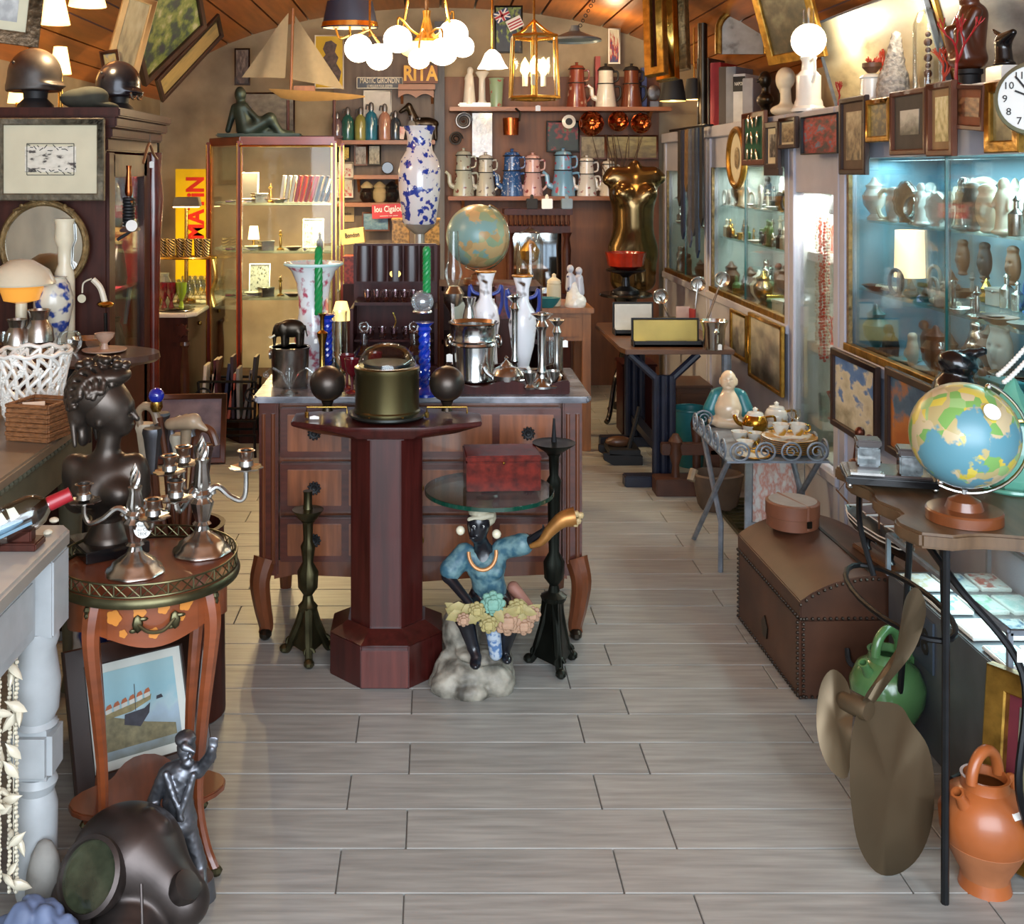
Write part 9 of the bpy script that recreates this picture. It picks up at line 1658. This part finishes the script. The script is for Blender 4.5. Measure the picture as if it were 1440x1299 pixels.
# ================================================================ hanging lamps
def rod(t, x, z0, z1, mm, r=.007, y=0): TU([(x, y, z0), (x, y, z1)], r, 6).b('hanging_rod', mm, t)
def ceil_z(o): return vault(o.x)
Yc2 = 6.4; k = Yc2/F; o = W(600, 85, Yc2); t = thing('chandelier', 'brass chandelier with glowing alabaster bowl and flower-shaped glass lights hung by gilt ropes', 'chandelier', o); zc = ceil_z(o)-o.z-.01; LIT = emis('lit white glass', 'fff3dc', 5.0)
LA([(0, -2*k), (16*k, 0), (34*k, 9*k), (44*k, 22*k), (42*k, 23*k), (30*k, 12*k), (0, 4*k)], 32).b('alabaster_bowl', emis('lit alabaster', 'ffce80', 1.6), t); LA([(0, 8*k), (10*k, 16*k), (15*k, 30*k), (8*k, 40*k), (4*k, 60*k), (5*k, 70*k)], 20, flute=8, fl=.15).b('brass_centre', GILT, t); rod(t, 0, 60*k, zc, SILVER_OLD, .012)
for s in (-1, 1): TU([(s*38*k, 0, 22*k), (s*24*k, 0, zc*.7), (s*8*k, 0, zc)], .009, 7).b('gilt_rope', GOLD, t)
for i, (px, py, d, r) in enumerate(((560, 58, -.1, 19), (622, 78, -.2, 19), (638, 46, .05, 20), (652, 60, .2, 16), (590, 88, -.22, 14))): e = V(((px-600)*k, d, (85-py)*k)); a_ = TU(spline([(0, 0, 30*k), (e.x*.5, e.y*.5, 40*k), (e.x*.95, e.y*.95, e.z+r*k*1.6), (e.x, e.y, e.z+r*k*.8)], 5), .006, 6).b('arm', GILT, t); LA([(r*k*max(0, sin(PI*j/12))*(1+.06*(j > 7)), r*k*cos(PI*j/12)) for j in range(13)], 36, tuple(e), flute=6, fl=.05).b('glass_light', LIT, a_)
o = W(520, 92, 6.2); k = 6.2/F; t = thing('globe_pendant', 'pendant of two glowing opal globes left of the chandelier', 'lamp', o); zc = ceil_z(o)-o.z-.01; rod(t, 0, 40*k, zc, BRASS)
for x, z_, r in ((-16, 24, 20), (13, 12, 19)): a_ = TU([(0, 0, 50*k), (x*k, 0, (z_+r)*k)], .007, 6).b('arm', BRASS, t); MB().ball((x*k, 0, z_*k), r*k, 22).b('opal_globe', LIT, a_)
o = W(492, 40, 6.5); k = 6.5/F; t = thing('tole_lamp', 'hanging lamp with navy oval shade edged in gold and candle arms', 'lamp', o); zc = ceil_z(o)-o.z-.01; LA([(40*k, 0), (32*k, 38*k)], 36, cap=False, sy=.6).b('shade', mat('navy tole', '1c2a40', .4, v=.15), t); LA([(40.3*k, 2*k), (38.8*k, 9*k)], 36, cap=False, sy=.6).b('gold_band', GOLD, t); LA([(38*k, 1*k), (31*k, 36*k)], 30, cap=False, sy=.6).b('shade_lining', emis('cream lining lit', 'ffe2a8', 1.3), t); rod(t, 0, -12*k, zc, BRASS, .008)
for s in (-1, 1): TU(spline([(0, 0, -10*k), (s*14*k, 0, -14*k), (s*20*k, 0, 0)], 5), .007, 6).b('candle_arm', BRASS, t); LA([(4*k, 0), (4*k, 14*k), (0, 20*k)], 12, (s*20*k, 0, 0)).b('candle_bulb', IVORY, t)
o = W(692, 84, 6.9); k = 6.9/F; t = thing('flower_pendant', 'frilled white glass flower lamp between chandelier and lantern', 'lamp', o); rod(t, 0, 10*k, ceil_z(o)-o.z-.01, BRASS); LA([(4*k, 14*k), (10*k, 8*k), (16*k, -6*k), (20*k, -12*k), (12*k, -8*k), (0, 4*k)], 30, flute=7, fl=.12).b('glass_flower', LIT, t)
Yl = 5.7; k = Yl/F; o = W(751, 138, Yl); t = thing('brass_lantern', 'six-sided brass hall lantern with clear panes and lit candle bulbs', 'lantern', o); r = 38*k; ht = 86*k; zc = ceil_z(o)-o.z-.01; A6 = [PI/6+i*PI/3 for i in range(6)]
for z_, r2 in ((0, 1.0), (.1*k, .8), (ht, .9)): TU([(r*r2*cos(a), r*r2*sin(a), z_) for a in A6], .010, 6, True).b('ring_frame', BRASS, t)
for a in A6: TU([(r*cos(a), r*sin(a), 0), (r*.9*cos(a), r*.9*sin(a), ht)], .007, 6).b('corner_bar', BRASS, t); TU(spline([(r*.9*cos(a), r*.9*sin(a), ht), (r*.5*cos(a), r*.5*sin(a), ht+8*k), (0, 0, ht+24*k)], 4), .006, 6).b('crown_scroll', BRASS, t)
for i in range(6): a, b = A6[i], A6[(i+1) % 6]; MB()._add([(r*.98*cos(a), r*.98*sin(a), .01), (r*.98*cos(b), r*.98*sin(b), .01), (r*.89*cos(b), r*.89*sin(b), ht-.01), (r*.89*cos(a), r*.89*sin(a), ht-.01)], [(0, 1, 2, 3)]).b('glass_pane', PANE, t)
LA([(0, -4*k), (4*k, 0), (3*k, ht*.3), (6*k, ht*.35), (3*k, ht*.5), (2*k, ht+24*k)], 14).b('centre_stem', BRASS, t); rod(t, 0, ht+20*k, zc, BRASS, .006)
for a in (.4, 2.5, 4.6): b_ = LA([(4*k, ht*.2), (4*k, ht*.38)], 12, (15*k*cos(a), 15*k*sin(a), 0)).b('candle', IVORY, t); LA([(3*k, ht*.38), (7*k, ht*.46), (5*k, ht*.58), (0, ht*.68)], 14, (15*k*cos(a), 15*k*sin(a), 0)).b('flame_bulb', emis('warm candle bulb', 'ffcf7a', 12), b_)
price_tag(t, (2*k, -r, -12*k), .025, .03)
k = 6.6/F; o = W(808, 58, 6.6); t = thing('enamel_pendant', 'flat blue grey enamel pendant lampshade hung on a chain', 'lamp', o); LA([(38*k, 0), (37*k, 3*k), (20*k, 9*k), (8*k, 14*k), (5*k, 22*k)], 36, cap=False).b('shade', mat('grey blue enamel', '6a767c', .35, .3, v=.2), t); m = MB()
for i in range(10): m.ring(.010, .0025, V((8*k, 0, 22*k)).lerp(V((45*k, .1, ceil_z(o)-o.z-.02)), i/9), 8, (i % 2, 1, 0))
m.b('chain', IRON, t)
k = 6.9/F
for i, (px, py, w, lab) in enumerate(((946, 142, 19, 'black lampshade with lit lining, left of the pair by the large books'), (976, 140, 15, 'rounder black lampshade, right of the pair by the large books'))): o = W(px, py, 6.9+.25*i); t = thing('wall_lamp', lab, 'lamp', o); LA([(w*k, 0), (w*.72*k, 30*k), (0, 32*k)], 26).b('shade', BLACKM, t); LA([(w*.95*k, -.001), (w*.6*k, 14*k), (0, 15*k)], 22).b('lit_lining', emis('yellow lamp lining', 'ffd070', 2.2), t); TU([(0, 0, 30*k), (0, .0, ceil_z(o)-o.z-.01)], .006, 6).b('rod', BRASS, t); point('black_shade_bulb', o+V((0, 0, -.03)), 1.5, WARM, .02)
for i, (xa_, xb_, yb_) in enumerate(((921, 938, 96), (935, 955, 104), (950, 972, 92))): picture('gilt_frame_stack', ('first', 'second', 'third')[i]+' from the left of the gilt frames leaning edge-on under the vault', 'frame', W((xa_+xb_)/2-6, yb_-62, 6.3+.12*i), 30*6.4/F, 150*6.4/F, (math.radians(-10), math.radians(-7), math.radians(-38)), (GILT, GOLD, OLDGOLD)[i], DARKWOOD, .045, 0, None, .05)
t = thing('dark_pole', 'dark vertical metal pole beside the gilt frames', 'pole', V((W(997, 0, 6.95).x-.04, 6.95, 1.871))); TU([(0, 0, 0), (0, 0, vault(1.69)-1.875)], .03, 12).b('pipe', BRONZE, t)
# straps hanging before the farthest case
rl = thing('hanging_rail', 'iron rail with hooks in front of the farthest wall case', 'rail', (XR-.07, 6.9, ZB(178, 6.9))); TU([(0, -.25, 0), (0, .75, 0)], .008, 7).b('bar', IRON, rl); TU([(0, -.2, 0), (.06, -.2, 0)], .007, 6).b('bracket', IRON, rl); TU([(0, .7, 0), (.06, .7, 0)], .007, 6).b('bracket', IRON, rl)
for i, (c, nm, L) in enumerate((('141416', 'black', .55), ('20324a', 'navy', .75), ('3a3a40', 'charcoal', .62), ('4a5060', 'grey striped', .70), ('6a5030', 'brown', .35), ('1a2440', 'dark blue', .66), ('2a2420', 'dark brown', .45))): t = thing('hanging_strap', '%s strap or tie hanging before the farthest wall case' % nm, 'strap', rl.location+V((-.012, -.2+.10*i, -.010))); MB().prism([(-.03, 0), (.03, 0), (.04, -L), (0, -L-.05), (-.04, -L)], -.006, .006, 'X').b('cloth', mat('strap '+nm, c, .7, v=.3, sc_=30), t)
for nm, p_, w_ in (('chandelier_glow', W(600, 100, 6.0), 28), ('chandelier_glow', W(600, 20, 6.4), 14), ('globe_pendant_glow', W(520, 112, 6.0), 14), ('lantern_glow', W(751, 95, 5.7)+V((0, 0, .02)), 16), ('flower_pendant_glow', W(692, 105, 6.9), 10), ('back_wall_fill', W(850, 60, 7.6), 9)): point(nm, p_, w_, WARM, .05)  # back wall point is added warm fill without a lamp of its own
